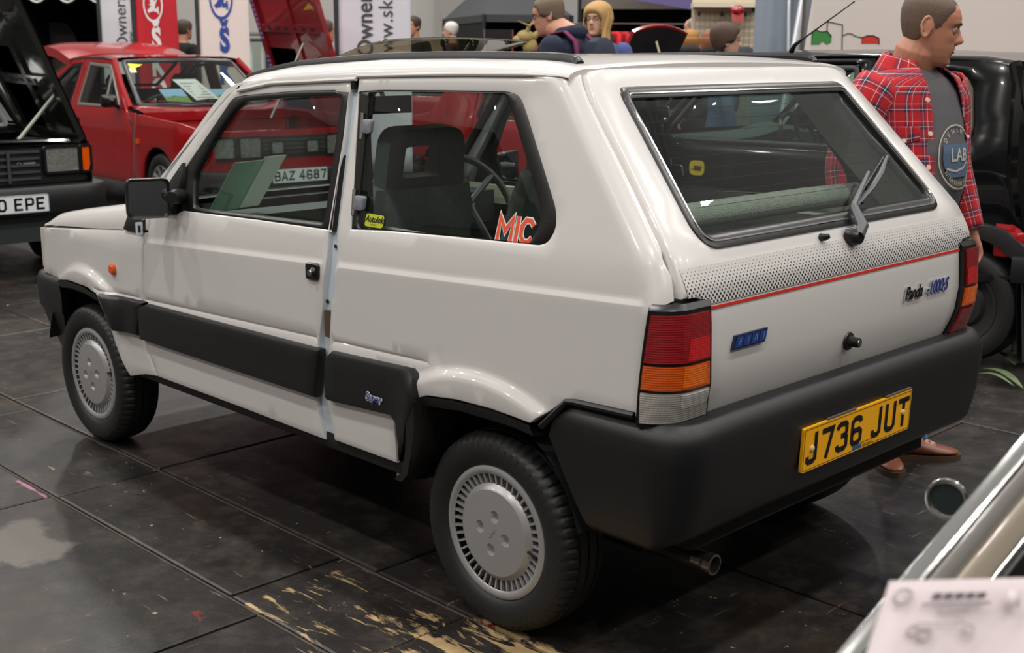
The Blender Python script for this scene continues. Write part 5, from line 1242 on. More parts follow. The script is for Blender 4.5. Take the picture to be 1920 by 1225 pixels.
# ================================================================ people
def ball(mb, c, r, m, n=14):
    r = r if isinstance(r, tuple) else (r, r, r); c = Vector(c); rows = []
    for i in range(n):
        a = 2*PI*i/n; rows.append([c+Vector((r[0]*math.cos(a)*math.sin(PI*k/8), r[1]*math.sin(a)*math.sin(PI*k/8), r[2]*math.cos(PI*k/8))) for k in range(9)])
    return mb.grid(rows, m, cu=True)
def solid(mb, name, parent, vox, smooth=3, fac=.5):
    o = mb.build(name, parent); r = o.modifiers.new('r', 'REMESH'); r.mode = 'VOXEL'; r.voxel_size = vox
    s_ = o.modifiers.new('s', 'SMOOTH'); s_.iterations = smooth; s_.factor = fac
    dg = bpy.context.evaluated_depsgraph_get(); me = D.meshes.new_from_object(o.evaluated_get(dg)); o.modifiers.clear()
    m0 = o.data.materials[0]; o.data = me; me.name = name
    me.materials.clear(); me.materials.append(m0); me.polygons.foreach_set('use_smooth', [True]*len(me.polygons)); return o
def eloft(mb, secs, m, n=20, p=1.0):
    """secs: (centre, half-width along y, half-depth along x)"""
    rows = []
    e = lambda q: math.copysign(abs(q)**p, q)
    for c, hw, hd in secs:
        c = Vector(c); rows.append([c+Vector((hd*e(math.cos(t)), hw*e(math.sin(t)), 0)) for t in [2*PI*k/n for k in range(n)]])
    mb.grid(rows, m, cv=True); mb.cap(rows[0], m); mb.cap(rows[-1], m, True); return mb
HS = [(0, .070, .004, .020), (.012, .083, -.004, .038), (.035, .086, -.030, .052), (.06, .089, -.062, .0615), (.085, .087, -.078, .0675), (.110, .087, -.089, .0715), (.125, .086, -.094, .0735), (.143, .092, -.098, .0755), (.165, .091, -.101, .0770), (.188, .080, -.098, .074), (.208, .060, -.086, .062), (.224, .030, -.060, .040), (.233, .002, -.028, .014)]
def hprof(z):
    zs = [q[0] for q in HS]; return [lerp1(z, zs, [q[i] for q in HS]) for i in (1, 2, 3)]
def hpoint(z, t, off=0):
    f_, b_, w_ = hprof(z); c = (f_+b_)/2; a = (f_-b_)/2; e = lambda q, p: math.copysign(abs(q)**p, q)
    x = c+(a+off)*e(math.cos(t), .86); y = (w_+off)*e(math.sin(t), .92)
    if x > c and not off:
        G = lambda dy, dz, sy, sz: math.exp(-(dy/sy)**2-(dz/sz)**2); ay = abs(y)
        x += -.011*G(ay-.031, z-.124, .015, .012)+.005*G(ay-.028, z-.144, .024, .007)+.004*G(ay-.046, z-.100, .016, .016)
        x += .0055*G(y, z-.066, .020, .006)+.005*G(y, z-.052, .018, .006)-.004*G(y, z-.059, .022, .0035)+.006*G(y, z-.018, .016, .010)-.004*G(y, z-.038, .02, .007)
    return Vector((x, y, z))
def head_mesh(mb, T, m):
    zs = [0]+[.235*(k/44) for k in range(1, 43)]+[.233]
    zs = sorted(set(min(.233, z) for z in zs)); n = 56
    rows = [[T @ hpoint(z, 2*PI*k/n) for k in range(n)] for z in zs]
    mb.grid(rows, m, cv=True); mb.cap(rows[0], m); mb.cap(rows[-1], m, True)
    # nose
    rows = []
    for z, x, w, d in ((.138, .088, .006, .008), (.125, .092, .0065, .014), (.110, .099, .0085, .018), (.098, .107, .012, .022), (.090, .1085, .0155, .024), (.083, .102, .0165, .018), (.078, .094, .011, .010)):
        rows.append([T @ Vector((x-d+d*1.3*math.cos(t), w*math.sin(t), z)) for t in [2*PI*k/14 for k in range(14)]])
    mb.grid(rows, m, cv=True); mb.cap(rows[0], m); mb.cap(rows[-1], m, True)
    for s in (1, -1):
        ear = [(-.012+.018*math.cos(t)*(1 if math.sin(t) > -.2 else .75)-.006*math.sin(t)*0, s*.082+s*.006*math.cos(t+2.6), .118+.033*math.sin(t)) for t in [2*PI*k/18 for k in range(18)]]
        mb.tube([T @ Vector(q) for q in ear], .0048, m, 8, closed=True)
        q0 = MB(); ball(q0, (0, 0, 0), (.015, .0075, .027), m, 12); mb.add([T @ (Vector((-.010, s*.076, .117))+Vector(v)) for v in q0.v], q0.f, m)
def face_bits(T, root, eye='4c5a5e', brow=None, lip='a5635a', sk=None):
    mb = MB(); W_ = mat('eye_white', 'b5aaa3', .2, coat=.5); I_ = mat('iris_'+eye, eye, .2, coat=.5); PU = mat('pupil', '0a0a0a', .2)
    for s in (1, -1):
        c = Vector((.0735, s*.031, .1235)); q = MB(); ball(q, (0, 0, 0), .0118, W_, 16); mb.add([T @ (c+Vector(v)) for v in q.v], q.f, W_)
        for r, x, mm in ((.0056, .0107, I_), (.0026, .0119, PU)):
            mb.add([T @ (c+Vector((x, r*math.cos(t), r*math.sin(t)))) for t in [2*PI*k/14 for k in range(14)]], [list(range(14))], mm)
    mb.build('eyes', root)
    # lids
    mb = MB()
    for s in (1, -1):
        c = Vector((.0735, s*.031, .1235)); rows = []
        for a in (2, 30, 60, 90): rows.append([T @ (c+Vector((.0128*math.cos(math.radians(a))*math.cos(b), .0136*math.sin(b), .0128*math.sin(math.radians(a))))) for b in [(-1.25+2.5*k/10) for k in range(11)]])
        mb.grid(rows, sk); rows = []
        for a in (-24, -50, -80): rows.append([T @ (c+Vector((.0128*math.cos(math.radians(a))*math.cos(b), .0136*math.sin(b), .0128*math.sin(math.radians(a))))) for b in [(-1.25+2.5*k/10) for k in range(11)]])
        mb.grid(rows, sk)
    mb.build('eyelids', root)
    if brow:
        mb = MB()
        for s in (1, -1): mb.tube([T @ (hpoint(z, 0)*0+Vector((hpoint(z, math.asin(min(1, y/hprof(z)[2]))).x+.001, s*y, z))) for y, z in ((.014, .1425), (.026, .1475), (.038, .147), (.049, .141))], [.002, .0034, .003, .0012], brow, 6)
        mb.build('eyebrows', root)
    mb = MB(); LP = mat('lips_'+lip, lip, .45)
    for z, k in ((.0645, .0026), (.0535, .0032)):
        mb.tube([T @ (hpoint(z, 0)*0+Vector((hpoint(z, math.asin(y/hprof(z)[2])).x-.0005, y, z-.004*(abs(y)/.024)**2*(1 if z > .06 else -1)))) for y in (-.023, -.015, -.006, 0, .006, .015, .023)], [.0006, k*.8, k, k*.85, k, k*.8, .0006], LP, 6)
    mb.build('lips', root)
def hair_cap(T, root, m, line, thick=.010, z0=.06, name='hair', puff=None):
    """line(t) gives the lowest hair height for the angle t (0 = face)"""
    n = 56; zs = [z0+(.233-z0)*k/26 for k in range(27)]; mb = MB(); ok = {}
    P = []
    for i, z in enumerate(zs):
        row = []
        for k in range(n):
            t = 2*PI*k/n; a = t if t < PI else t-2*PI; d = z-line(abs(a)); ok[i, k] = d > -.004
            g = thick*sstep(d/.018)-.002*(d < 0); g *= (puff(abs(a), z) if puff else 1)
            q = hpoint(z, t, .0001); c = hprof(z); cc = Vector(((c[0]+c[1])/2, 0, min(z, .13))); nn = (q-cc).normalized(); row.append(T @ (q+nn*g))
        P.append(row)
    V = [q for r in P for q in r]; F = []
    for i in range(len(zs)-1):
        for k in range(n):
            if ok[i, k] and ok[i, (k+1) % n] and ok[i+1, k] and ok[i+1, (k+1) % n]: F.append((i*n+k, i*n+(k+1) % n, (i+1)*n+(k+1) % n, (i+1)*n+k))
    mb.add(V, F, m); top = P[-1]; mb.add(top+[sum(top, Vector())/n+(top[0]-top[0])], [(k, (k+1) % n, n) for k in range(n)], m)
    bmv = mb.build(name, root, ang=80); return bmv
def arm_pts(side, sh, el, wr): return [Vector(sh), Vector(el), Vector(wr)]
def hand_mesh(mb, wr, d, palm_n, m, s=1, curl=.5, thumb=1):
    """wr wrist, d pointing direction, palm_n palm normal; thumb on +cross side * thumb"""
    d = Vector(d).normalized(); n = Vector(palm_n); n = (n-d*n.dot(d)).normalized(); u = d.cross(n)*thumb
    wr = Vector(wr)
    rows = []
    for t, w_, th in ((-.01, .026, .020), (.02, .032, .019), (.05, .041, .017), (.08, .043, .014), (.092, .040, .011)):
        rows.append([wr+(d*t+u*w_*math.cos(a)+n*th*math.sin(a)*.8)*s for a in [2*PI*k/16 for k in range(16)]])
    mb.grid(rows, m, cv=True); mb.cap(rows[0], m); mb.cap(rows[-1], m, True)
    for j, (o, L_, r) in enumerate(((.030, .066, .0088), (.010, .074, .0092), (-.011, .069, .0088), (-.031, .054, .0078))):
        p = wr+(d*.078+u*o)*s; pts = [p]; ang = .15*curl+.05*j
        for seg in (.45, .32, .26):
            ang += curl*.55; p = p+(d*math.cos(ang)+n*math.sin(ang)+u*o*.6)*L_*seg*s*1.05; pts.append(p)
        mb.tube(pts, [r*s, r*.95*s, r*.85*s, r*.7*s], m, 10); ball(mb, pts[-1], r*.7*s, m, 8)
    p = wr+(d*.02+u*.026+n*.006)*s; pts = [p, p+(d*.030+u*.022+n*.010)*s, p+(d*.058+u*.028+n*.022)*s, p+(d*.080+u*.026+n*.032)*s]
    mb.tube(pts, [.013*s, .0115*s, .0098*s, .0075*s], m, 10); ball(mb, pts[-1], .0078*s, m, 8)
def plaid_mat():
    m = D.materials.new('red_tartan_flannel'); m.use_nodes = True; nt = m.node_tree; b = nt.nodes['Principled BSDF']; b.inputs['Roughness'].default_value = .9; b.inputs['Sheen Weight'].default_value = .05
    N = nt.nodes.new; Lk = nt.links.new; uv = N('ShaderNodeUVMap'); uv.uv_map = 'UVMap'; sp = N('ShaderNodeSeparateXYZ'); Lk(uv.outputs[0], sp.inputs[0])
    def M(op, a, c=None):
        n = N('ShaderNodeMath'); n.operation = op
        for i, q in enumerate((a, c)):
            if q is None: continue
            if isinstance(q, (int, float)): n.inputs[i].default_value = q
            else: Lk(q, n.inputs[i])
        return n.outputs[0]
    def mix(f, A, B):
        n = N('ShaderNodeMix'); n.data_type = 'RGBA'
        if isinstance(f, (int, float)): n.inputs[0].default_value = f
        else: Lk(f, n.inputs[0])
        for i, q in ((6, A), (7, B)):
            if isinstance(q, tuple): n.inputs[i].default_value = q
            else: Lk(q, n.inputs[i])
        return n.outputs[2]
    def threads(c, per=.056):
        f = M('FRACT', M('DIVIDE', c, per)); ramp = N('ShaderNodeValToRGB'); ramp.color_ramp.interpolation = 'CONSTANT'; e = ramp.color_ramp.elements
        stops = [(0, 'b3141f'), (.36, '74131f'), (.40, '1f2846'), (.52, 'd8d0d2'), (.555, '1f2846'), (.66, '74131f'), (.70, 'b3141f'), (.83, 'ddd0ce'), (.86, 'b3141f')]
        e[0].position = 0; e[0].color = srgb(stops[0][1]); e[1].position = stops[1][0]; e[1].color = srgb(stops[1][1])
        for p_, h in stops[2:]: q = e.new(p_); q.color = srgb(h)
        Lk(f, ramp.inputs[0]); return ramp.outputs[0]
    Lk(mix(.5, threads(sp.outputs[0]), threads(sp.outputs[1])), b.inputs['Base Color']); return m
def uvgrid(name, rows, m, parent, us, vs, thick=.004, closed=False, subdiv=1):
    """grid sheet with metre-scaled UVs, solid thickness"""
    n, k = len(rows), len(rows[0]); me = D.meshes.new(name); V = [tuple(q) for r in rows for q in r]; F = []
    for a in range(n-1):
        for b in range(k if closed else k-1):
            B = (b+1) % k; F.append((a*k+b, a*k+B, (a+1)*k+B, (a+1)*k+b))
    me.from_pydata(V, [], F); uv = me.uv_layers.new(name='UVMap')
    for f, p in zip(F, me.polygons):
        for li, vi in zip(p.loop_indices, p.vertices):
            r, c = divmod(vi, k); u = us[r][c] if isinstance(us[0], (list, tuple)) else us[c]
            if closed and c == 0 and any(v % k == k-1 for v in p.vertices): u = us[-1] if not isinstance(us[0], (list, tuple)) else us[r][-1]
            uv.data[li].uv = (u, vs[r][c] if isinstance(vs[0], (list, tuple)) else vs[r])
    me.materials.append(m); me.polygons.foreach_set('use_smooth', [True]*len(me.polygons)); o = D.objects.new(name, me); COL.objects.link(o); o.parent = parent
    if subdiv: s_ = o.modifiers.new('sub', 'SUBSURF'); s_.levels = subdiv; s_.render_levels = subdiv
    if thick: s_ = o.modifiers.new('solid', 'SOLIDIFY'); s_.thickness = thick; s_.offset = 0
    return o
def shoe(mb, an, d, m, sole, s=1):
    d = Vector((d[0], d[1], 0)).normalized(); u = Vector((-d.y, d.x, 0)); an = Vector((an[0], an[1], 0))
    rows = []
    for x, w_, h0, h1 in ((-.072, .018, .022, .05), (-.062, .032, .020, .085), (-.03, .036, .020, .095), (.02, .035, .020, .088), (.06, .040, .016, .070), (.11, .046, .014, .055), (.15, .044, .014, .046), (.185, .032, .016, .038), (.20, .012, .020, .030)):
        rows.append([an+(d*x+u*w_*math.cos(a)+Vector((0, 0, (h0+h1)/2+(h1-h0)/2*math.sin(a))))*s for a in [2*PI*k/16 for k in range(16)]])
    mb.grid(rows, m, cv=True); mb.cap(rows[0], m); mb.cap(rows[-1], m, True)
    L = [(-.078, 0), (-.07, .028), (-.04, .037), (.02, .033), (.08, .044), (.13, .049), (.175, .042), (.205, .018), (.212, 0)]; L = L+[(x, -y) for x, y in L[-2:0:-1]]
    fr = (an, d*s, u*s, Vector((0, 0, s))); mb.prism(L, fr, .0, .020, sole)
def human(name, label, loc, rz, H=1.75, skin='c08a72', hair=('short', '3a2a20'), top='26324a', legs='2a2f3a', shoes='241d1a', yaw=0, pitch=0, vox=.007, arms=None, group=None, build=1.0, belly=0, top_style='jumper', faced=True, arms_up=None, glasses=False, feet=None, neck_lean=0, head=1.0, drop=.02):
    s = H/1.75; root = empty(name, label, 'person', loc, rz, group); SK = mat('skin_'+skin, skin, .5, noise=(18, .10)); root.scale = (1, 1, 1)
    S = lambda x, y, z: Vector((x*s, y*s, z*s))
    T = Matrix.Translation(S(.025+neck_lean, 0, 1.515-drop)) @ Matrix.Rotation(math.radians(yaw), 4, 'Z') @ Matrix.Rotation(math.radians(pitch), 4, 'Y') @ Matrix.Scale(s*head, 4)
    b = MB(); head_mesh(b, T, SK)
    b.tube([S(-.015, 0, 1.40), S(-.012, 0, 1.47), T @ Vector((-.022, 0, .045)), T @ Vector((-.018, 0, .08))], [.074*s*build, .062*s*build**1.6, .060*s*build**1.6, .052*s*build], SK, 18)
    B = build; tor = [(S(0, 0, .80), .14*s*B, .10*s*B), (S(0, 0, .92), .168*s*B, .118*s*B), (S(.01+belly*.4, 0, 1.05), .152*s*B, (.108+belly*.8)*s*B), (S(.01+belly*.3, 0, 1.18), .160*s*B, (.112+belly*.5)*s*B), (S(.0, 0, 1.30), .175*s*B, .115*s*B), (S(-.01, 0, 1.38), .178*s*B, .098*s*B), (S(-.015, 0, 1.43), .13*s*B, .080*s*B), (S(-.015, 0, 1.46), .07*s, .065*s)]
    eloft(b, tor, SK, 24, .9)
    A = arms or {1: ((.0, .29, 1.12), (.05, .30, .88), (0, 0, -1)), -1: ((.0, -.29, 1.12), (.05, -.30, .88), (0, 0, -1))}
    AR = {}
    for q in (1, -1):
        el, wr, hd = A[q]; sh = (-.012, q*.178*B, 1.385); AR[q] = [S(*sh), S(*el), S(*wr)]
        b.tube([S(*sh), S(*Vector(sh).lerp(Vector(el), .5)), S(*el), S(*Vector(el).lerp(Vector(wr), .35)), S(*wr)], [.052*s*B, .046*s*B, .038*s*B, .040*s*B, .026*s], SK, 14); ball(b, S(*sh), .055*s*B, SK)
        hand_mesh(b, S(*wr), hd, (0, -q, 0) if abs(hd[2]) > .5 else (0, 0, -1), SK, s, .6, 1 if q > 0 else -1)
    FT = feet or {1: ((-.01, .10), (1, .15)), -1: ((-.01, -.10), (1, -.15))}; LG = {}
    for q in (1, -1):
        (ax, ay), fd = FT[q]; hip = (0, q*.09, .86); kn = (.02+ax*.5, q*.045+ay*.5, .47); an = (ax, ay, .07); LG[q] = (S(*hip), S(*kn), S(*an), fd)
        b.tube([S(*hip), S(*kn), S(*an)], [.085*s*B, .054*s, .036*s], SK, 14); ball(b, S(*hip), .09*s*B, SK)
        b.tube([S(*an), S(ax+.1*fd[0], ay+.1*fd[1], .035)], [.035*s, .03*s], SK, 10)
    body = solid(b, 'body', root, vox, 2)
    if faced: face_bits(T, root, brow=mat('brow_'+hair[1], hair[1], .8) if hair[0] != 'bald' else None, sk=SK)
    HM = mat('hair_'+hair[1], hair[1], .65, noise=(160, .35), bump=(400, .3))
    st = hair[0]
    if st == 'short': hair_cap(T, root, HM, lambda a: lerp1(a, [0, .5, .95, 1.15, 1.5, 1.8, 2.3, 3.2], [.186, .184, .165, .115, .105, .085, .055, .045]), .013, .045)
    elif st == 'crop': hair_cap(T, root, HM, lambda a: lerp1(a, [0, .45, .85, 1.05, 1.3, 1.5, 1.75, 2.3, 3.2], [.196, .200, .172, .160, .108, .118, .085, .050, .045]), .004, .045)
    elif st == 'mop': hair_cap(T, root, HM, lambda a: lerp1(a, [0, .5, .95, 1.15, 1.5, 1.8, 2.3, 3.2], [.172, .168, .150, .100, .100, .07, .035, .03]), .022, .03)
    elif st == 'balding': hair_cap(T, root, HM, lambda a: lerp1(a, [0, .9, 1.2, 1.5, 1.8, 2.3, 3.2], [.24, .24, .15, .115, .08, .05, .045]), .010, .045)
    elif st == 'white': hair_cap(T, root, HM, lambda a: lerp1(a, [0, .5, .95, 1.15, 1.5, 1.8, 2.3, 3.2], [.20, .20, .165, .115, .105, .085, .055, .045]), .012, .045)
    elif st == 'bob': hair_cap(T, root, HM, lambda a: lerp1(a, [0, .4, .8, 1.0, 1.2, 3.2], [.165, .160, .13, .03, .0, .0]), .030, .0, puff=lambda a, z: 1.1 if z < .16 else .8)
    elif st == 'long':
        hair_cap(T, root, HM, lambda a: lerp1(a, [0, .4, .75, .95, 1.2, 3.2], [.160, .157, .13, .03, .0, .0]), .024, .0)
        hb = MB()
        for q in (1, -1):
            for j in range(6):
                t = 1.42+j*.30; P0 = T @ (hpoint(.13, t*q, .018)); P1 = T @ (hpoint(.04, t*q, .026)); dwn = S(.0, 0, 0)
                x0 = .03-.028*j
                hb.tube([T @ hpoint(.18, t*q, .012), P0, P1, P1+S(.015+x0*.3, q*.008, -.10), P1+S(.03+x0*.5, q*.006, -.20), P1+S(.05+x0*.6, -q*.01, -.29)], [.014*s, .019*s, .021*s, .021*s, .017*s, .006*s], HM, 10)
        solid(hb, 'hair_lengths', root, .007, 2)
    if glasses:
        g = MB(); GM = mat('spectacle_frame', '1b1c20', .3)
        for q in (1, -1):
            g.tube([T @ Vector((.094-.25*abs(q*.031+.019*math.cos(t))*.3, q*.031+.019*math.cos(t), .1225+.014*math.sin(t))) for t in [2*PI*k/18 for k in range(18)]], .0016*s, GM, 6, closed=True)
            g.tube([T @ Vector((.088, q*.051, .127)), T @ Vector((.03, q*.077, .127)), T @ Vector((-.01, q*.082, .128))], .0018*s, GM, 6)
        g.tube([T @ Vector((.094, -.012, .124)), T @ Vector((.097, 0, .126)), T @ Vector((.094, .012, .124))], .0016*s, GM, 6); g.build('spectacles', root)
    if top_style != 'none':
        TM = mat('top_'+top, top, .9, bump=(60, .15)); c_ = MB()
        eloft(c_, [(a, w_+.016*s, d_+.016*s) for a, w_, d_ in tor[:-1]]+[(S(-.014, 0, 1.462), .080*s, .076*s)], TM, 24, .9)
        for q in (1, -1):
            sh, el, wr = AR[q]; c_.tube([sh, sh.lerp(el, .5), el, el.lerp(wr, .5), el.lerp(wr, .93)], [.066*s*B, .060*s*B, .052*s*B, .048*s, .040*s], TM, 14); ball(c_, sh, .068*s*B, TM)
        if top_style == 'hoodie':
            c_.tube([S(.055, .05, 1.455), S(.0, .085, 1.475), S(-.075, .06, 1.48), S(-.10, 0, 1.48), S(-.075, -.06, 1.48), S(.0, -.085, 1.475), S(.055, -.05, 1.455)], [.022*s, .034*s, .045*s, .05*s, .045*s, .034*s, .022*s], TM, 12)
        solid(c_, 'jumper', root, max(vox, .007)*1.2, 4)
    LM = mat('legs_'+legs, legs, .9, bump=(80, .15)); c_ = MB()
    eloft(c_, [(S(0, 0, .82), .15*s*B, .115*s*B), (S(0, 0, .92), .180*s*B, .132*s*B), (S(.005, 0, 1.0), .170*s*B, .128*s*B)], LM, 24, .9)
    for q in (1, -1):
        hip, kn, an, fd = LG[q]; c_.tube([hip, kn, an+Vector((0, 0, .02))], [.100*s*B, .072*s, .060*s], LM, 14); ball(c_, hip, .103*s*B, LM)
    solid(c_, 'trousers', root, max(vox, .007)*1.3, 3)
    for q in (1, -1):
        mb = MB(); shoe(mb, LG[q][2], LG[q][3], mat('shoe_'+shoes, shoes, .35), mat('shoe_sole', '4a3524', .6), s); mb.build('shoe', root)
    return root, T, S, AR, tor, LG
fang = math.degrees(YAW)          # direction away from the camera, degrees
def put(px, d): q = at(px, 95, d); return Vector((q.x, q.y, 0))
# man in the open tartan shirt
mroot, mT, S, AR, tor, LG = human('person', 'man in open red tartan shirt over grey printed t-shirt beside the white car, looking right', Vector((-.02, -1.265, 0)), math.radians(-190), 1.665, 'b97f66', ('crop', '5f4c3e'), yaw=38, pitch=10, vox=.0045, head=1.07, drop=.035, build=1.16, belly=.035, top_style='none', legs='34507f', shoes='7a4630', neck_lean=.0,
    arms={1: ((.0, .265, 1.10), (.10, .275, .86), (.2, .0, -1)), -1: ((-.05, -.30, 1.12), (.04, -.30, .88), (.3, .1, -1))}, feet={1: ((.044, .065), (.54, .84)), -1: ((-.008, -.044), (.87, -.49))})
m = mroot; TEE = mat('grey_jersey', '58565a', .9, bump=(120, .1)); s = 1.665/1.75; mb = MB()
eloft(mb, [(a, w_+.010*s, d_+.012*s) for a, w_, d_ in tor[:-1]]+[(S(-.012, 0, 1.468), .074*s, .070*s)], TEE, 28, .9); solid(mb, 't_shirt', m, .008, 4)
PL = plaid_mat(); import bisect
SR = [(.80, .180, .130, 60, 30), (.88, .186, .142, 56, 28), (.97, .186, .160, 52, 26), (1.06, .186, .168, 48, 24), (1.15, .188, .162, 45, 21), (1.24, .194, .150, 40, 18), (1.32, .200, .136, 33, 17), (1.38, .206, .122, 28, 17), (1.42, .186, .112, 28, 21), (1.445, .146, .100, 32, 29), (1.468, .088, .080, 38, 38)]
rows = []; us = []; vs = []
for z, hw, hd, oL, oR in SR:
    n = 40; a0 = math.radians(oL); a1 = 2*PI-math.radians(oR); r = []; uu = []; acc = 0; pr = None
    for k in range(n+1):
        t = a0+(a1-a0)*k/n; e = lambda q: math.copysign(abs(q)**.92, q); wob = .003*math.sin(9*t+z*17)*(1 if z < 1.3 else .3)
        cx = .008*0+ (.012 if .9 < z < 1.2 else 0); q = S(cx+(hd*1.08+wob)*e(math.cos(t)), (hw*1.10+wob)*e(math.sin(t)), z)
        if pr is not None: acc += (q-pr).length
        pr = q; r.append(q); uu.append(acc)
    mid = uu[n//2]; uu = [u-mid for u in uu]; rows.append(r); us.append(uu); vs.append([z*s]*(n+1))
shirt = uvgrid('tartan_shirt', rows, PL, m, us, vs, .005)
def sleeve(q):
    sh, el, wr = AR[q]; pts = [sh+Vector((0, -q*.03, .012)), sh.lerp(el, .12), sh.lerp(el, .35), sh.lerp(el, .65), sh.lerp(el, .92), el.lerp(wr, .15), el.lerp(wr, .45), el.lerp(wr, .75), el.lerp(wr, .95)]; rad = [.082, .084, .076, .068, .063, .061, .056, .050, .047]
    rows = []; uu = []; acc = 0; vv = []; n = 20
    for i, p in enumerate(pts):
        t = (pts[min(i+1, len(pts)-1)]-pts[max(i-1, 0)]).normalized(); a = Vector((1, 0, 0)); a = (a-t*a.dot(t)).normalized(); b_ = t.cross(a)
        if i: acc += (p-pts[i-1]).length
        rows.append([p+(a*math.cos(2*PI*k/n)+b_*math.sin(2*PI*k/n))*(rad[i]*s*1.04+.003*math.sin(5*2*PI*k/n+i*1.9)) for k in range(n)]); vv.append([acc]*n)
    return uvgrid('shirt_sleeve', rows, PL, m, [2*PI*.062*k/n for k in range(n)]+[2*PI*.062], vv, .005, closed=True)
for q in (1, -1): sleeve(q)
# collar: stands round the neck and folds down to two points
rows = []
for hz, ro, dp in ((1.462, .000, 0), (1.500, .004, .004), (1.518, .012, .006), (1.505, .024, .010), (1.466, .044, .016), (1.428, .064, .024)):
    r = []
    for k in range(25):
        t = math.radians(42)+(2*PI-math.radians(84))*k/24; e_ = abs(k-12)/12; R_ = .078+ro*(1 if hz > 1.5 else 1); drop = (.05*e_**6 if ro > .02 else 0)
        r.append(S(-.012+R_*math.cos(t)*1.0-.01*(1-e_), R_*1.06*math.sin(t), hz-drop-.018*e_+.012*(1-e_)))
    rows.append(r)
uvgrid('shirt_collar', rows, PL, m, [.012*k for k in range(25)], [[.02*i]*25 for i in range(6)], .004)
BT = mat('pearl_button', 'e8e2d8', .3)
for k, z in enumerate((1.36, 1.245, 1.13, 1.02, .92)):
    i = bisect.bisect([q[0] for q in SR], z); a, b_ = SR[i-1], SR[i]; k_ = (z-a[0])/(b_[0]-a[0]); hd = a[2]+(b_[2]-a[2])*k_; hw = a[1]+(b_[1]-a[1])*k_; ang = -math.radians(a[4]+(b_[4]-a[4])*k_+7)
    e = lambda q: math.copysign(abs(q)**.92, q); P = S(.01+hd*1.08*e(math.cos(ang)), hw*1.1*e(math.sin(ang)), z); n_ = Vector((math.cos(ang), math.sin(ang), 0)); mb = MB(); mb.tube([P+n_*.002, P+n_*.008], .0075, BT, 12); mb.build('shirt_button', m)
for sg in (-1, 1):   # chest pockets with button-down flaps
    rows = []
    for z in (1.27, 1.255, 1.235, 1.222):
        i = bisect.bisect([q[0] for q in SR], z); a, b_ = SR[i-1], SR[i]; k_ = (z-a[0])/(b_[0]-a[0]); hd = a[2]+(b_[2]-a[2])*k_; hw = a[1]+(b_[1]-a[1])*k_; r = []
        for k in range(9):
            ang = sg*math.radians(34+34*k/8); dz = -.014*(1-abs(k-4)/4)*(1 if z < 1.24 else 0); e = lambda q: math.copysign(abs(q)**.92, q)
            r.append(S(hd*1.08*e(math.cos(ang)), hw*1.1*e(math.sin(ang)), z+dz)+Vector((math.cos(ang), math.sin(ang), 0))*.007)
        rows.append(r)
    uvgrid('pocket_flap', rows, PL, m, [.014*k for k in range(9)], [[.015*i]*9 for i in range(4)], .004)
    P = rows[-1][4]+Vector((math.cos(sg*.9), math.sin(sg*.9), 0))*.002+Vector((0, 0, .012)); mb = MB(); mb.tube([P, P+Vector((math.cos(sg*.9), math.sin(sg*.9), 0))*.007], .007, BT, 12); mb.build('shirt_button', m)
# chest print: ring, blue field, lettering
fr = frame(S(.150, .040, 1.16), (0, 1, 0), (0, 0, 1)); mb = MB(); CR = mat('cream_print', 'b9b3a2', .8); BL_ = mat('faded_blue_print', '4c617c', .8)
def curved(frx, R_=.2):
    for i in range(len(mb.v)):
        q = Vector(mb.v[i]); z = q.z/s; i_ = 1
        while i_ < len(tor)-1 and tor[i_][0].z/s < z: i_ += 1
        a, b_ = tor[i_-1], tor[i_]; k_ = max(0, min(1, (q.z-a[0].z)/(b_[0].z-a[0].z))); cx = a[0].x+(b_[0].x-a[0].x)*k_; hw = a[1]+(b_[1]-a[1])*k_+.010*s; hd = a[2]+(b_[2]-a[2])*k_+.012*s
        lay = (q-frx[0]).dot(frx[3]); t = math.asin(max(-1, min(1, math.copysign(min(1, abs(q.y)/hw)**(1/.9), q.y)))); mb.v[i] = (cx+hd*math.cos(t)**.9+.005+lay, q.y, q.z)
for k in range(12):
    y0 = -.055+.1*k/12
    if y0 < .035: 
        hw_ = math.sqrt(max(0, .072**2-(y0)**2)); mb.add([fr[0]+fr[1]*(-hw_+2*hw_*j/8)+fr[2]*(y0+dy) for dy in (0, .1/12) for j in range(9)], [(j, j+1, 10+j, 9+j) for j in range(8)], BL_)
mb.ribbon([(.088*math.cos(t), .088*math.sin(t)) for t in [2*PI*k/40 for k in range(40)]], .004, fr, CR, .001, True)
mb.text('LAB', (fr[0]+fr[2]*.005, *fr[1:]), .036, CR, .002, bold=.001, sx=.95); mb.ribbon([(-.06, -.030), (-.02, -.038), (.02, -.030), (.045, -.014)], .006, fr, CR, .002)
for k, ch in enumerate('NINETEEN SEVEN'):
    t = math.radians(-145+110*k/13); f2 = (fr[0]+fr[1]*.074*math.cos(t)+fr[2]*.074*math.sin(t), fr[1]*(-math.sin(t))+fr[2]*math.cos(t), (fr[1]*math.cos(t)+fr[2]*math.sin(t))*-1, fr[3]); mb.text(ch, f2, .011, CR, .002)
for k, ch in enumerate('DENIM'):
    t = math.radians(140-70*k/4); f2 = (fr[0]+fr[1]*.073*math.cos(t)+fr[2]*.073*math.sin(t), fr[1]*math.sin(t)-fr[2]*math.cos(t), (fr[1]*math.cos(t)+fr[2]*math.sin(t)), fr[3]); mb.text(ch, f2, .013, CR, .002)
mb.v = [tuple(fr[0]+(Vector(q)-fr[0])*1.2) for q in mb.v]
curved(fr); mb.build('chest_print', m)
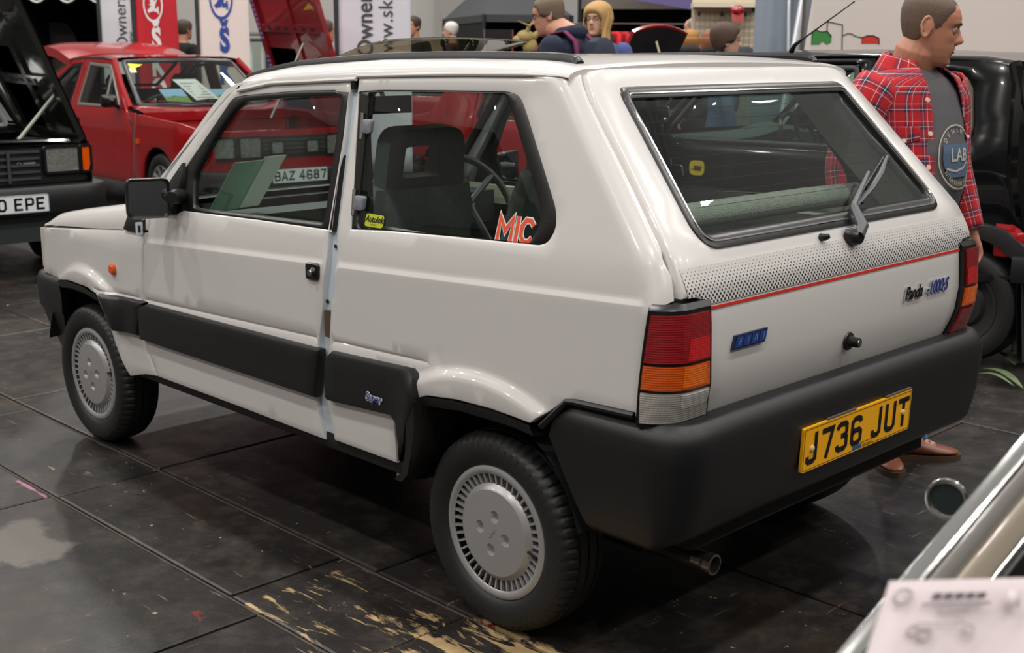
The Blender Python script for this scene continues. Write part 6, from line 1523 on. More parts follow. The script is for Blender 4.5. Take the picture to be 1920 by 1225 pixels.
for q in (1, -1):
    mb = MB(); an, fd = LG[q][2], Vector((LG[q][3][0], LG[q][3][1], 0)).normalized(); u = Vector((-fd.y, fd.x, 0)); P = Vector((an.x, an.y, 0))+fd*.058
    LC = mat('blue_shoelace', '5f86b4', .8)
    for k in range(3): c_ = P+fd*k*.018+Vector((0, 0, .077-.010*k)); mb.tube([c_-u*.018, c_+Vector((0, 0, .004)), c_+u*.018], .0026, LC, 6)
    c_ = P+Vector((0, 0, .083))
    for w_ in (1, -1): mb.tube([c_, c_+u*w_*.02+Vector((0, 0, .014)), c_+u*w_*.034+Vector((0, 0, .0)), c_+u*w_*.012-Vector((0, 0, .004))], .0024, LC, 6)
    mb.build('shoelace', m)
# others
human('person', 'tall man with spectacles in navy hoodie, maroon rucksack strap, seen from behind facing left', put(1060, 8.1), math.radians(fang+62), 1.85, 'c79079', ('short', '6b5a49'), '1d2438', '23262f', yaw=22, pitch=12, vox=.007, top_style='hoodie', glasses=True, build=1.18, neck_lean=.07, drop=.05)
P_ = D.objects['person.001'] if 'person.001' in D.objects else None
s = 1.85/1.75; mb = MB(); MR = mat('maroon_strap', '6d1f4c', .8)
for q in (1, -1): mb.grid([[Vector((x+a, q*(y)+b, z))*s for a, b in ((0, -.028), (.0, .028))] for x, y, z in ((-.155, .13, 1.10), (-.165, .13, 1.28), (-.135, .135, 1.43), (-.06, .135, 1.490), (.03, .135, 1.475), (.105, .14, 1.40), (.145, .145, 1.28), (.135, .17, 1.12), (.02, .205, 1.0), (-.13, .17, 1.0))], MR)
ms = mb.build('rucksack_strap', P_); sm = ms.modifiers.new('solid', 'SOLIDIFY'); sm.thickness = .012
mb = MB(); eloft(mb, [(Vector((-.235, 0, z))*s, w*s, d*s) for z, w, d in ((.96, .10, .04), (.99, .15, .09), (1.15, .16, .10), (1.32, .155, .09), (1.42, .12, .06), (1.45, .07, .03))], mat('navy_rucksack', '1b2135', .8), 18, .7); mb.build('rucksack', P_)
human('person', 'smiling blonde woman with long hair and spectacles in blue cardigan beside navy hoodie man', put(1122, 9.4), math.radians(fang+180-26), 1.82, 'd3a48f', ('long', 'b58f58'), '4a5488', '2a2d3c', yaw=-6, vox=.007, glasses=True, build=1.05)
P_ = D.objects['person.002']; s = 1.82/1.75; mb = MB(); fr = frame(Vector((.158, 0, 1.33))*s, (0, 1, 0), (-.12, 0, 1)); mb.prism(rounded([(-.05, -.16), (.05, -.16), (.07, .11), (-.07, .11)], .02), fr, -.03, .004, mat('black_top', '202024', .9)); mb.build('black_top', P_)
human('person', 'boy in profile with black spectacles and blue hooded top facing right behind the white roof', put(1355, 9.5), math.radians(fang-88), 1.64, 'd0a08a', ('mop', '4a3426'), '6a78a6', '2a2d3c', yaw=0, vox=.007, top_style='hoodie', glasses=True, build=.86, head=1.14)
human('person', 'white-haired man in brown top far away by the grey pillar', put(848, 17.5), math.radians(fang+80), 1.86, 'cf9d86', ('white', 'd5d0c8'), '3d3133', '2b2b2f', vox=.011, faced=True)
human('person', 'dark-haired man in black polo with white collar edge right of the white banner', put(777, 16.2), math.radians(fang+140), 1.90, 'c08b70', ('short', '3a3129'), '222630', '2b2b2f', vox=.010)
human('person', 'man in black t-shirt standing between the red and cream banners', put(345, 15.6), math.radians(fang-35), 1.83, 'c08b70', ('short', '4c4138'), '191a1c', '26272b', vox=.010)
human('person', 'person in bright red top partly hidden by the raised red lid', put(607, 13.2), math.radians(fang-60), 1.78, 'c08b70', ('short', '4a3a2e'), 'd63a36', '26272b', vox=.010)
human('person', 'balding man in bright green top bending behind the boy', put(1322, 13.9), math.radians(fang+65), 1.84, 'cf9d86', ('balding', '9a8b7a'), '2fb463', '2b2b2f', vox=.009, neck_lean=.12)
human('person', 'person with ginger hair and dark jacket seen from behind by the red open bonnet', put(1294, 12.6), math.radians(fang-15), 1.73, 'cf9d86', ('bob', 'a8793f'), '2b2a2d', '2b2b2f', vox=.008, top_style='hoodie', drop=.07, head=.95)
human('person', 'red-haired person in black jacket just behind the boy', put(1335, 11.8), math.radians(fang+20), 1.72, 'c98f74', ('bob', '8f5a3c'), '1d1d20', '2b2b2f', vox=.009, top_style='hoodie', drop=.07, head=.95, build=.8)
# ================================================================ banners, tents, boards
def banner(name, label, px0, px1, d, z0, z1, m, pole=True, dref=None, group=None, bend=.012):
    kk = d/dref if dref else 1
    """free-standing cloth banner with pole, weight base; returns frame helper (u,v in metres)"""
    a = at(px0, 95, d); b = at(px1, 95, d); a.z = b.z = 0; c_ = (a+b)/2; w = (b-a).length; ux = (b-a).normalized()
    root = empty(name, label, 'banner', c_, math.atan2(ux.y, ux.x), group)
    f = lambda u, v, o=0: Vector((u*w/2, -bend*math.sin(u*4+v)*.5-bend*.4*math.sin(v*3+u*2)-o, v))
    mb = MB(); mb.grid([[f(-1+2*i/14, z0+(z1-z0)*k/16) for i in range(15)] for k in range(17)], m); o = mb.build('cloth', root); sm = o.modifiers.new('solid', 'SOLIDIFY'); sm.thickness = .004
    mb = MB(); mb.tube([(-w/2-.02, 0, 0), (-w/2-.02, 0, z1+.05)], .022, mat('banner_pole', '33383a', .4), 8); mb.build('pole', root)
    mb = MB(); mb.box((0, 0, .03), (w*1.05, .35, .06), TRIMD); mb.build('base', root)
    def draw(fn, nm, off=.012):
        """fn draws in flat metres onto an MB with frame; it is then laid on the cloth"""
        q = MB(); fr = (Vector((0, 0, 0)), Vector((1, 0, 0)), Vector((0, 0, 1)), Vector((0, -1, 0))); fn(q, fr)
        q.v = [tuple(f(x*kk/(w/2), 1.445+(z-1.445)*kk, off-y)) for x, y, z in q.v]; return q.build(nm, root)
    return root, w, draw
def emblem(q, fr, cx, cz, R_, m, bg=None, sx=.57):
    """winged arrow in a ring"""
    o = fr[0]+fr[1]*cx+fr[2]*cz; f2 = (o, fr[1]*sx, fr[2], fr[3])
    q.ribbon([(R_*math.cos(t), R_*math.sin(t)) for t in [2*PI*k/36 for k in range(36)]], R_*.16, f2, m, 0, True)
    sc = R_/1.0; P = lambda L: [(x*sc, y*sc) for x, y in L]
    q.prism(P([(-.66, -.34), (-.40, -.56), (-.40, -.44), (-.05, -.44), (.05, -.30), (.12, -.44), (.46, -.44), (.46, -.56), (.62, -.56), (.62, -.12), (.46, -.12), (.46, -.24), (.22, -.24), (.30, .0), (.52, .34), (.30, .52), (-.02, .50), (-.34, .20), (-.20, .10), (-.46, -.02), (-.18, -.06), (-.36, -.18), (-.40, -.24)]), f2, None, .0, m)
    if bg: q.prism([(.26*sc+.09*sc*math.cos(t), .30*sc+.09*sc*math.sin(t)) for t in [2*PI*k/12 for k in range(12)]], f2, None, .002, bg)
WB = mat('white_banner_cloth', 'dcdde2', .8); RB = mat('red_banner_cloth', 'c8232f', .8); CB = mat('cream_banner_cloth', 'e9dcd6', .8); GI = mat('dark_grey_print', '44484c', .7); BLU = mat('royal_blue_print', '2b4a9c', .7); WI = mat('white_print', 'eeeaea', .7)
def vert(txt, cx, cz, h, m, **kw):
    def fn(q, fr): q.text(txt, (fr[0]+fr[1]*cx+fr[2]*cz, fr[2], fr[1]*-1, fr[3]), h, m, 0, **kw)
    return fn
# pixel size at depth d is d/FPX metres
r_, w, dr = banner('club_banner', 'white banner with upright grey lettering at far left before the dark gazebo', 193, 250, 15.4, .5, 2.9, WB, dref=13.6)
dr(vert("Owners' Club", .06, 1.44, .125, GI, sx=1.0, align='LEFT'), 'lettering'); dr(vert('www.', .155, 1.44, .07, GI, sx=.9, align='LEFT'), 'web_address')
r_, w, dr = banner('emblem_banner', 'red banner with white winged-arrow emblem and stacked white letters', 258, 336, 14.8, .4, 2.7, RB, dref=13.2)
dr(lambda q, fr: emblem(q, fr, -.029, 1.909, .172, WI, RB), 'emblem')
def stack(m, h, z, step, x=0, **kw):
    def fn(q, fr):
        for k, ch in enumerate('ŠKODA'): q.text(ch, (fr[0]+fr[1]*x+fr[2]*(z-k*step), *fr[1:]), h, m, 0, bold=h*.07, sx=.62, **kw)
    return fn
dr(stack(WI, .229, 1.542, .27, -.01), 'lettering')
r_, w, dr = banner('emblem_banner', 'cream banner with blue winged-arrow emblem and stacked blue letters', 376, 469, 14.0, .4, 2.7, CB, dref=12.6)
dr(lambda q, fr: emblem(q, fr, -.02, 1.954, .197, BLU, CB), 'emblem'); dr(stack(BLU, .235, 1.532, .32, .0), 'lettering')
r_, w, dr = banner('club_banner', 'large white banner with Owners and www lettering behind the sunroof', 636, 771, 11.6, .3, 2.9, mat('white_satin_cloth', 'd6d9e2', .45))
dr(vert("Owners' Club", -.085, 1.385, .15, GI, bold=.003, sx=.92, align='LEFT'), 'lettering'); dr(vert('www.skoda', .115, 1.29, .135, GI, sx=.95, space=1.05, align='LEFT'), 'web_address')
banner('feather_banner', 'narrow purple-blue banner strip left of the raised red lid', 505, 540, 12.2, .6, 1.62, mat('purple_blue_cloth', '4a4fa6', .8))
# dark gazebo, top left
def gazebo(name, label, px0, px1, d, h, hp, m, inner, scallop=None, depth=3.0, rzoff=0, back=True, val=.28):
    a = at(px0, 95, d); b = at(px1, 95, d); a.z = b.z = 0; c_ = (a+b)/2; w = (b-a).length; root = empty(name, label, 'tent', c_, YAW-PI/2+rzoff)
    W2 = w/2; mb = MB(); C_ = [(-W2, 0), (W2, 0), (W2, depth), (-W2, depth)]; ap = Vector((0, depth/2, h+hp))
    for i in range(4): p, q = C_[i], C_[(i+1) % 4]; mb.add([Vector((*p, h)), Vector((*q, h)), ap], [(0, 1, 2)], m)
    o = mb.build('roof', root); mb = MB()
    for i in range(4):
        p, q = Vector(C_[i]), Vector(C_[(i+1) % 4]); n = 24; rows = []
        for k in range(n+1):
            t = k/n; x = p.lerp(q, t); zz = h-val-(.05*math.cos(t*2*PI*3) if scallop else 0); rows.append([Vector((x.x, x.y, h)), Vector((x.x, x.y, zz))])
        mb.grid(rows, m)
        if scallop and i == 0:
            s2 = MB(); s2.tube([r[1]+Vector((0, -.008, 0)) for r in rows], .016, scallop, 6); s2.build('edge_binding', root)
    mb.build('valance', root); mb = MB()
    for x, y in C_: mb.tube([(x, y, 0), (x, y, h)], .025, mat('tent_leg', '3a3d40', .4, metal=.6), 6); 
    mb.build('leg_frame', root)
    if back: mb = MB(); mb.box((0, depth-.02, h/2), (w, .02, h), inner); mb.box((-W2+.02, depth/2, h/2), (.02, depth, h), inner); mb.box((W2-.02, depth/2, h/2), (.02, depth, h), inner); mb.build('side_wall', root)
    return root
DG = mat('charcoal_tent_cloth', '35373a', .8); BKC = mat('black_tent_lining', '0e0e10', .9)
gazebo('gazebo_tent', 'black gazebo with white scalloped edge behind the black saloon', 20, 190, 16.0, 2.5, .7, DG, BKC, mat('white_binding', 'd8d6d2', .7), 2.6, val=.42)
g = at(112, 60, 17.3); mb = MB(); mb.prism(rounded([(-.22, 1.0), (.26, 1.0), (.24, 1.62), (.12, 1.80), (-.22, 1.82)], .06), (Vector((0, 0, 0)), Vector((1, 0, 0)), Vector((0, 0, 1)), Vector((0, -1, 0))), 0, .04, mat('grey_poster', '5c5757', .7)); mb.prism([(.12, 1.0), (.24, 1.0), (.22, 1.45), (.13, 1.40)], (Vector((0, 0, 0)), Vector((1, 0, 0)), Vector((0, 0, 1)), Vector((0, -1, 0))), .04, .045, mat('pale_poster', '9b9d9e', .7)); mb.box((0, .05, .5), (.05, .05, 1.0), DARK); mb.box((0, .05, .02), (.5, .4, .04), DARK)
o = mb.build('display_board'); o.location = (g.x, g.y, 0); o.rotation_euler = (0, 0, YAW-PI/2); tag(o, 'dim grey display board inside the black gazebo at left', 'board')
gazebo('gazebo_tent', 'dark pointed gazebo behind the man in the navy hoodie', 905, 1075, 17.0, 1.93, .75, mat('slate_tent_cloth', '3f4144', .8), BKC, None, 2.8, .25, val=.10)
gazebo('marquee_tent', 'wide brown-grey marquee with lilac panel above the clothes rail', 1085, 1312, 17.2, 2.20, .8, mat('taupe_tent_cloth', '6d645f', .8), mat('marquee_lining', '4b4643', .9), None, 3.0, -.1, val=.18)
mb = MB(); a = at(1262, 4, 16.7); mb.prism([(-.5, .02), (.26, -.10), (.26, .25), (-.62, .25)], (Vector((0, 0, 0)), Vector((1, 0, 0)), Vector((0, 0, 1)), Vector((0, -1, 0))), 0, .02, mat('lilac_cloth', '6a5f92', .8)); o = mb.build('lilac_pennant'); o.location = a; o.rotation_euler = (0, 0, YAW-PI/2); tag(o, 'lilac cloth panel hanging from the front of the taupe marquee', 'cloth')
# clothes rail with garments below the marquee
g = at(1170, 95, 16.3); rail_ = empty('clothes_rail', 'steel clothes rail under the marquee behind the red open bonnet', 'rail', (g.x, g.y, 0), YAW-PI/2); mb = MB()
mb.tube([(-.7, 0, 0), (-.7, 0, 1.80), (.8, 0, 1.80), (.8, 0, 0)], .016, STEEL, 8); mb.build('rail_frame', rail_)
for k, (x, col_) in enumerate(((-.42, 'c9202a'), (-.30, '2a2a2e'), (-.16, 'c9202a'), (-.02, 'b81e28'), (.12, '35333a'), (.26, '8d1a2a'), (.42, '2c2c33'))):
    mb = MB(); m_ = mat('garment_'+col_, col_, .85); mb.grid([[Vector((x+.02*math.sin(y*9+z*5)+t, y*wk, z)) for t in (0,) for y in (-.20, -.12, 0, .12, .20)] for z, wk in ((1.70, .45), (1.66, .9), (1.5, 1), (1.2, 1.0), (.95, 1.05))], m_); o = mb.build('hung_garment'); sm = o.modifiers.new('s', 'SOLIDIFY'); sm.thickness = .05
    o.location = (g.x, g.y, 0); o.rotation_euler = (0, 0, YAW-PI/2+.5); tag(o, ['leftmost', 'second', 'third', 'fourth', 'fifth', 'sixth', 'rightmost'][k]+' garment, '+('red' if col_ in ('c9202a', 'b81e28', '8d1a2a') else 'dark')+', on the steel clothes rail behind the open red bonnet', 'garment', 'red garments on the clothes rail' if col_ in ('c9202a', 'b81e28', '8d1a2a') else 'dark garments on the clothes rail')
# cream stall board with wire grid panels, goods and a red cap
a = at(1296, 95, 13.2); b = at(1418, 95, 13.2); a.z = b.z = 0; c_ = (a+b)/2; w = (b-a).length; st = empty('stall_board', 'cream stall board with wire grid behind the boy', 'board', c_, YAW-PI/2)
mb = MB(); mb.box((0, .05, 1.15), (w, .04, 2.3), mat('cream_board', 'cdbfa8', .8)); mb.build('back_board', st); mb = MB(); mb.box((0, .0, 1.93), (w, .3, .05), mat('cream_valance', 'd9cfbd', .8)); mb.build('shelf', st)
mb = MB(); GW = mat('grid_wire', '8a8378', .5)
for k in range(13): mb.tube([(-w/2+.03+(w-.06)*k/12, .0, .5), (-w/2+.03+(w-.06)*k/12, .0, 1.86)], .004, GW, 4)
for k in range(20): mb.tube([(-w/2+.03, .0, .5+k*.0715), (w/2-.03, .0, .5+k*.0715)], .004, GW, 4)
tag(mb.build('wire_grid', st), kind='stuff')
for k, px in enumerate((1310, 1353, 1396, 1412)):
    q = at(px, 26 if k < 3 else 18, 13.1); mb = MB(); mb.box((0, -.02, 0), (.022, .03, .045), BLK); mb.tube([(0, -.03, -.015), (0, -.09, -.02), (0, -.10, 0)], .006, BLK, 5); o = mb.build('grid_hook', None); o.location = q; o.rotation_euler = (0, 0, YAW-PI/2); tag(o, ['leftmost', 'second from left', 'third from left', 'rightmost'][k]+' small black hook near the top of the wire grid behind the boy', 'hook', 'black hooks on the wire grid')
q = at(1382, 20, 12.9); mb = MB(); ball(mb, (0, -.02, .0), (.075, .06, .06), RED, 16); mb.grid([[Vector((x*.062, -.05-.02*k, -.03-.055*k+.008*x*x)) for x in (-1, -.5, 0, .5, 1)] for k in (0, .5, 1, 1.6)], RED); o = mb.build('baseball_cap'); o.location = q; o.rotation_euler = (0, 0, YAW-PI/2); tag(o, 'red baseball cap hanging on the wire grid above the boy', 'cap')
tb = at(1412, 95, 12.7); mb = MB(); mb.box((0, 0, 1.30), (.54, .36, .05), mat('stall_shelf_board', '8f8573', .7)); mb.box((0, 0, .64), (.50, .32, 1.28), mat('stall_drape', 'a2988a', .9)); o = mb.build('stall_counter'); o.location = (tb.x, tb.y, 0); o.rotation_euler = (0, 0, YAW-PI/2); tag(o, 'grey-brown draped counter to the right of the boy', 'counter')
mb = MB(); eloft(mb, [((0, 0, 0), .17, .12), ((0, 0, .05), .19, .13), ((0, 0, .12), .15, .11), ((0, 0, .17), .06, .05)], mat('dark_stock', '1b2129', .7), 16, .7); o = mb.build('stock_bag'); o.location = (tb.x, tb.y, 1.326); o.location += rh*-.10; o.rotation_euler = (0, 0, YAW); tag(o, 'dark soft bag lying on the counter to the right of the boy', 'bag')
mb = MB(); mb.box((0, 0, .05), (.14, .12, .10), WPL); mb.box((0, -.062, .055), (.14, .004, .04), mat('box_maroon', '6b2a32', .6)); o = mb.build('product_box'); o.location = (tb.x, tb.y, 1.326); o.location += rh*.17; o.rotation_euler = (0, 0, YAW-PI/2); tag(o, 'white and maroon box on the counter right of the dark bag', 'box')
# blue-grey partition and marquee poles
a = at(1413, 95, 10.4); b = at(1482, 95, 10.4); a.z = b.z = 0; mb = MB(); mb.box((0, 0, 1.25), ((b-a).length, .05, 2.5), mat('blue_grey_panel', '8d97a5', .6)); mb.box((0, 0, .03), ((b-a).length, .5, .06), STEEL); o = mb.build('partition_panel'); o.location = (a+b)/2; o.rotation_euler = (0, 0, YAW-PI/2); tag(o, 'plain blue-grey partition panel right of the stall board', 'panel')
PW = mat('pale_pole', 'c3c8cf', .3, metal=.3)
for (p0, p1, lab) in (((1476, 300, 9.6), (1480, -60, 9.6), 'upright pale pole at the edge of the blue-grey partition'), ((1462, 250, 9.2), (1516, -60, 9.2), 'leaning silver tent pole left of the cream backdrop')):
    A_ = at(*p0); B_ = at(*p1); k = A_.z/(B_.z-A_.z); A0 = A_-(B_-A_)*k; mb = MB(); mb.tube([A0, B_+(B_-A_)*.2], .013 if 'upright' in lab else .03, PW, 10); tag(mb.build('tent_pole'), lab, 'pole')
a = at(1484, 95, 10.2); b = at(1530, 95, 10.2); a.z = b.z = 0; mb = MB(); mb.box((0, 0, 1.3), ((b-a).length, .04, 2.6), mat('darker_grey_cloth', '6f767e', .8)); o = mb.build('grey_drape'); o.location = (a+b)/2; o.rotation_euler = (0, 0, YAW-PI/2); tag(o, 'darker grey drape behind the leaning silver pole', 'drape')  # plain hanging sheet in one even, darker grey
# cream backdrop with a flag-coloured drawing
a = at(1506, 95, 8.6); b = at(2160, 95, 8.6); a.z = b.z = 0; w = (b-a).length; ux = (b-a).normalized(); bd = empty('club_backdrop', 'large cream cloth backdrop with green and red drawing behind the black hatchback', 'backdrop', (a+b)/2, math.atan2(ux.y, ux.x))
F_ = lambda x, z, o=0: Vector((x, -.012*math.sin(x*5)-.01*math.sin(x*2.3+z*2)-o, z)); mb = MB(); mb.grid([[F_(-w/2+w*i/40+(.10*(z-1.4) if i == 0 else 0), z) for i in range(41)] for z in (0, .4, .8, 1.1, 1.4, 1.7, 2.0, 2.4)], mat('cream_backdrop_cloth', 'ddd2cc', .8)); o = mb.build('cloth', bd); sm = o.modifiers.new('s', 'SOLIDIFY'); sm.thickness = .004
mb = MB(); mb.tube([(-w/2, .03, 0), (-w/2, .03, 2.45), (w/2, .03, 2.45), (w/2, .03, 0)], .02, STEEL, 8); mb.build('frame_tube', bd)
inv = bd.matrix_basis.inverted(); k8 = 8.6/FPX
def B2(px, py): q = inv @ at(px, py, 8.6); return (q.x, q.z)
GR = mat('flag_green', '3f8a45', .7); RD = mat('flag_red', 'cf3a2e', .7)
def dpoly(L, m, off, nm):
    q = MB(); P = [B2(*p) for p in L]; V, F = cdt(P, [], 0); q.add([F_(x, z, off) for x, z in V], F, m); return q.build(nm, bd)
def dline(L, off, nm, wd=.006, closed=False):
    q = MB(); P = [B2(*p) for p in L]; fr = (Vector((0, 0, 0)), Vector((1, 0, 0)), Vector((0, 0, 1)), Vector((0, -1, 0))); q.ribbon(P, wd, fr, BLKI, 0, closed); q.v = [tuple(F_(x, z, off)) for x, y, z in q.v]; return q.build(nm, bd)
dpoly([(1520, 84), (1520, 60), (1527, 56), (1536, 60), (1548, 59), (1556, 66), (1556, 80), (1548, 84), (1540, 78), (1534, 84)], GR, .006, 'green_shape'); dpoly([(1612, 82), (1612, 72), (1622, 67), (1634, 67), (1645, 72), (1646, 82)], RD, .006, 'red_shape')
dline([(1520, 84), (1520, 60), (1527, 56), (1536, 60), (1548, 59)], .008, 'outline', .005); dline([(1556, 70), (1547, 58), (1547, 41), (1575, 47), (1577, 96)], .009, 'outline', .006); dline([(1577, 67), (1586, 63), (1594, 64), (1600, 68), (1613, 71), (1622, 67), (1634, 67), (1645, 72), (1646, 84)], .009, 'outline', .006)
q = MB(); c2 = B2(1580, 92); q.text('CLUB', (Vector((c2[0], 0, c2[1])), Vector((1, 0, 0)), Vector((0, 0, 1)), Vector((0, -1, 0))), .07, BLKI, 0, bold=.002) if False else None
# straw-coloured horned figure on a stand
g = at(985, 95, 15.9); mb = MB(); SW_ = mat('straw_plush', '9a8a56', .9, noise=(40, .3)); ball(mb, (0, 0, 1.62), (.12, .13, .09), SW_, 14); ball(mb, (-.10, -.02, 1.58), (.07, .08, .06), SW_, 12); ball(mb, (.06, 0, 1.50), (.10, .11, .12), SW_, 12)
for s_ in (1, -1): mb.tube([(.02, s_*.06, 1.68), (.05, s_*.10, 1.76), (.10*s_, s_*.15, 1.82)], [.03, .02, .004], SW_, 8)
mb.tube([(.10, 0, 1.62), (.2, 0, 1.70), (.27, 0, 1.80)], [.05, .03, .006], SW_, 8); mb.box((.03, 0, .72), (.3, .3, 1.44), BKC); o = mb.build('horned_figure'); o.location = (g.x, g.y, 0); o.rotation_euler = (0, 0, YAW-PI/2); tag(o, 'straw-coloured horned figure on a black stand left of the navy hoodie man', 'figure')
g = at(935, 95, 16.2); ch = empty('black_chair', 'black chair with chrome-tipped back under the dark gazebo', 'chair', (g.x, g.y, 0), YAW-PI/2); mb = MB(); mb.box((0, 0, 1.62), (.34, .04, .20), BLK); mb.build('backrest', ch); mb = MB(); mb.box((0, .2, 1.05), (.40, .40, .05), BLK); mb.build('seat', ch)
for x, y in ((-.18, 0), (.18, 0), (-.18, .38), (.18, .38)): mb = MB(); mb.tube([(x, y, 0), (x, y, 1.05 if y else 1.72)], .014, CHROME, 6); mb.build('leg', ch)
# fallen leaves by the black hatchback's rear wheel
LF = mat('dull_green_leaf', '5d6e4a', .6, noise=(20, .3))
for px, py, L_, an, w_, lb in ((1880, 712, .34, 2.5, .022, 'longest green leaf on the floor'), (1893, 676, .20, 2.2, .05, 'broad green leaf on the floor'), (1862, 716, .22, 2.9, .012, 'thin blade-like green leaf on the floor'), (1912, 655, .20, 1.6, .03, 'rearmost green leaf on the floor')):
    g = ground(px, py, .012); mb = MB(); rows = []
    for k in range(9):
        t = k/8; hw = w_*math.sin(PI*min(1, t*.95+.03))**.8; rows.append([Vector((L_*(t-.5), -hw, .03*math.sin(PI*t)+.006)), Vector((L_*(t-.5), 0, .03*math.sin(PI*t))), Vector((L_*(t-.5), hw, .03*math.sin(PI*t)+.006))])
    mb.grid(rows, LF); o = mb.build('leaf'); sm = o.modifiers.new('s', 'SOLIDIFY'); sm.thickness = .002; o.location = g; o.rotation_euler = (0, 0, an); tag(o, lb+' behind the black hatchback', 'leaf', 'leaves by the black hatchback')
# ================================================================ near classic car, lower right corner
A_ = at(1578, 1238, 1.12); B_ = at(1990, 752, 1.30); ax = (B_-A_).normalized()
nr = empty('classic_car', 'blurred cream and chrome classic car edge in the lower right corner', 'car', (0, 0, 0))
CRM = mat('cream_pillar_paint', 'b9ad9c', .3, coat=.6); SILP = mat('silver_grey_paint', 'a7a3a0', .3, metal=.2, coat=.6)
side_ = (at(1920, 1100, 1.2)-at(1700, 1100, 1.1)); side_ = (side_-ax*side_.dot(ax)).normalized(); nv = ax.cross(side_).normalized()
if nv.dot(CAM-A_) < 0: nv = -nv
def barr(u0, u1, h, m, name, lo=-.25, hi=.75, r=.006):
    mb = MB(); pr = rounded([(u0, -h), (u1, -h), (u1, h), (u0, h)], min(r, h*.9), 4)
    rows = [[A_+ax*t+side_*a*1.25+nv*b for a, b in pr] for t in (lo, hi)]; mb.grid(rows, m, cv=True); mb.cap(rows[0], m); mb.cap(rows[1], m, True); return mb.build(name, nr)
barr(.0, .006, .012, CHROME, 'chrome_gutter'); barr(.006, .028, .011, SILP, 'gutter_lip', r=.009); barr(.030, .062, .010, CRM, 'windscreen_pillar', r=.009); barr(.062, .070, .006, CHROME, 'chrome_trim'); barr(.070, .096, .008, BLK, 'window_rubber'); barr(.118, .134, .005, mat('pale_green_bar', 'a9ae96', .4, coat=.4), 'pale_window_bar'); barr(.17, .185, .006, CHROME, 'inner_trim')  # the pale green piece is a thin bar across the window
mb = MB(); P = lambda t, u, n_=0: A_+ax*t+side_*u+nv*n_; mb.add([P(-.25, .08, -.004), P(.75, .08, -.004), P(.75, .75, -.004), P(-.25, .75, -.004)], [(0, 1, 2, 3)], glass('near_window_glass', 'a8b0a6')); mb.build('window_glass', nr)
dv = ((A_+B_)/2-CAM).normalized()*.5+side_*.25; Z = lambda t, u: P(t, u, -.012)+dv*(.3 if t > 0 else .2)
L4 = [P(-.25, .08, -.012), P(.75, .08, -.012), P(.75, .80, -.012), P(-.25, .80, -.012)]; mb = MB(); mb.add(L4+[q+dv for q in L4], [(4, 5, 6, 7), (0, 4, 5, 1), (2, 3, 7, 6), (0, 3, 7, 4), (1, 2, 6, 5)], mat('dark_cabin', '171818', .6)); mb.build('cabin_lining', nr)
mb = MB(); w0 = P(.25, .22, -.012)+dv*.35; mb.tube([w0+(ax*math.cos(t)+side_*math.sin(t))*.16 for t in [2*PI*k/28 for k in range(28)]], .010, BLK, 8, closed=True); mb.tube([w0-side_*.14, w0+side_*.14], .012, STEEL, 6); mb.build('steering_wheel', nr)
# flank of the car below the pillar, down to the sill
mb = MB(); rows = []; side_h = Vector((side_.x, side_.y, 0)).normalized()
for t in (-.3, -.1, .15, .4, .7):
    q = A_+ax*t+side_h*.16; rows.append([Vector((q.x, q.y, z))+side_h*sx for z, sx in ((.25, .05), (.45, .0), (.62, .0), (.70, .06))])
mb.grid(rows, SILP); mb.build('body_side', nr)
mc = at(1780, 935, 1.72); md = (CAM-mc).normalized(); md = (md-rh*.35+Vector((0, 0, .30))).normalized(); fr = frame(mc, Vector((0, 0, 1)).cross(md), (0, 0, 1)); mb = MB(); R_ = .027; rows = []
for r, h in ((.0, -.03), (R_*.55, -.026), (R_*.9, -.012), (R_*1.02, 0), (R_*1.02, .006), (R_*.94, .007)):
    rows.append([fr[0]+fr[1]*r*1.0*math.cos(t)+fr[2]*r*math.sin(t)+fr[3]*h for t in [2*PI*k/28 for k in range(28)]])
mb.grid(rows, CHROME, cv=True); mb.build('wing_mirror', nr); mb = MB(); mb.cap([fr[0]+fr[1]*R_*.95*math.cos(t)+fr[2]*R_*.95*math.sin(t)+fr[3]*.006 for t in [2*PI*k/28 for k in range(28)]], mat('dark_mirror_face', '2a3433', .05, coat=1)); mb.build('mirror_face', nr)
mb = MB(); mb.tube([fr[0]+fr[1]*R_*math.cos(t)+fr[2]*R_*math.sin(t)+fr[3]*.006 for t in [2*PI*k/28 for k in range(28)]], .0042, CHROME, 8, closed=True); mb.build('mirror_rim', nr)
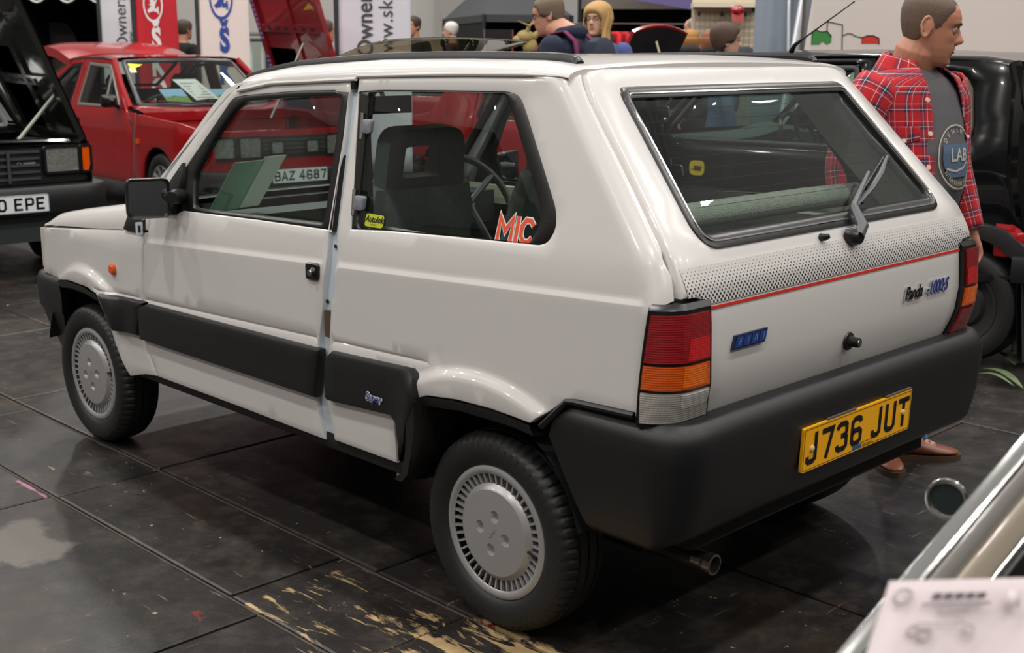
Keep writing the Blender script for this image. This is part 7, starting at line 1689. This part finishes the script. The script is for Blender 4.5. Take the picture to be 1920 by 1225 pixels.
mb = MB(); mb.tube([fr[0]+fr[1]*R_*1.02*math.cos(t)+fr[2]*R_*1.02*math.sin(t)-fr[3]*.012 for t in [PI*.80+PI*.85*k/14 for k in range(15)]], [.002+.011*math.sin(PI*k/14) for k in range(15)], WPL, 8); mb.build('mirror_shell', nr)
mb = MB(); mb.tube([mc-fr[3]*.02-Vector((0, 0, .02)), mc-Vector((0, 0, .12))+fr[1]*.03, mc-Vector((0, 0, .20))+fr[1]*.12], .008, CHROME, 8); mb.build('mirror_stalk', nr)
# printed sheet leaning on the glass
c0 = at(1668, 1090, .86); c1 = at(1990, 1082, .90); c2 = at(2010, 1330, .80); c3 = at(1590, 1330, .76)
sh = MB(); n_ = (c1-c0).cross(c3-c0).normalized(); n_ = n_ if n_.dot(CAM-c0) > 0 else -n_
L_ = lambda a, b, o=0: (c0.lerp(c1, a)).lerp(c3.lerp(c2, a), b)+n_*o
SHM = mat('pinkish_paper', 'b5a9ab', .6)
sh.grid([[L_(i/8, k/8, .003*math.sin(i*.8)*math.sin(k*.5)) for i in range(9)] for k in range(9)], SHM); GP = mat('soft_grey_print', '9c9296', .8); DP = mat('dark_print', '4a4548', .8)
def inkq(a0, b0, a1, b1, m, sk=0): sh.add([L_(a0+sk, b0, .006), L_(a1+sk, b0, .006), L_(a1, b1, .006), L_(a0, b1, .006)], [(0, 1, 2, 3)], m)
for k in range(5): inkq(.245+k*.060, .17, .295+k*.060, .215, DP, .008)
inkq(.20, .245, .57, .262, GP); inkq(.29, .30, .46, .316, GP); inkq(.66, .16, .73, .28, mat('faint_print', 'bdb2b5', .8))
def ring(a, b, r, m): 
    k = 24; sh.add([L_(a+r*q*math.cos(t), b+r*q*math.sin(t)*1.25, .006) for q in (1, .72) for t in [2*PI*j/k for j in range(k)]], [(j, (j+1) % k, k+(j+1) % k, k+j) for j in range(k)], m)
ring(.09, .18, .055, GP); ring(.19, .46, .035, GP); ring(.25, .49, .040, GP); ring(.47, .46, .032, GP); inkq(.20, .40, .45, .41, mat('faint_print', 'bdb2b5', .8))
o = sh.build('printed_sheet'); sm = o.modifiers.new('s', 'SOLIDIFY'); sm.thickness = .001; sm.offset = -1; tag(o, 'blurred pinkish-white printed sheet in the window of the near classic car', 'sheet')
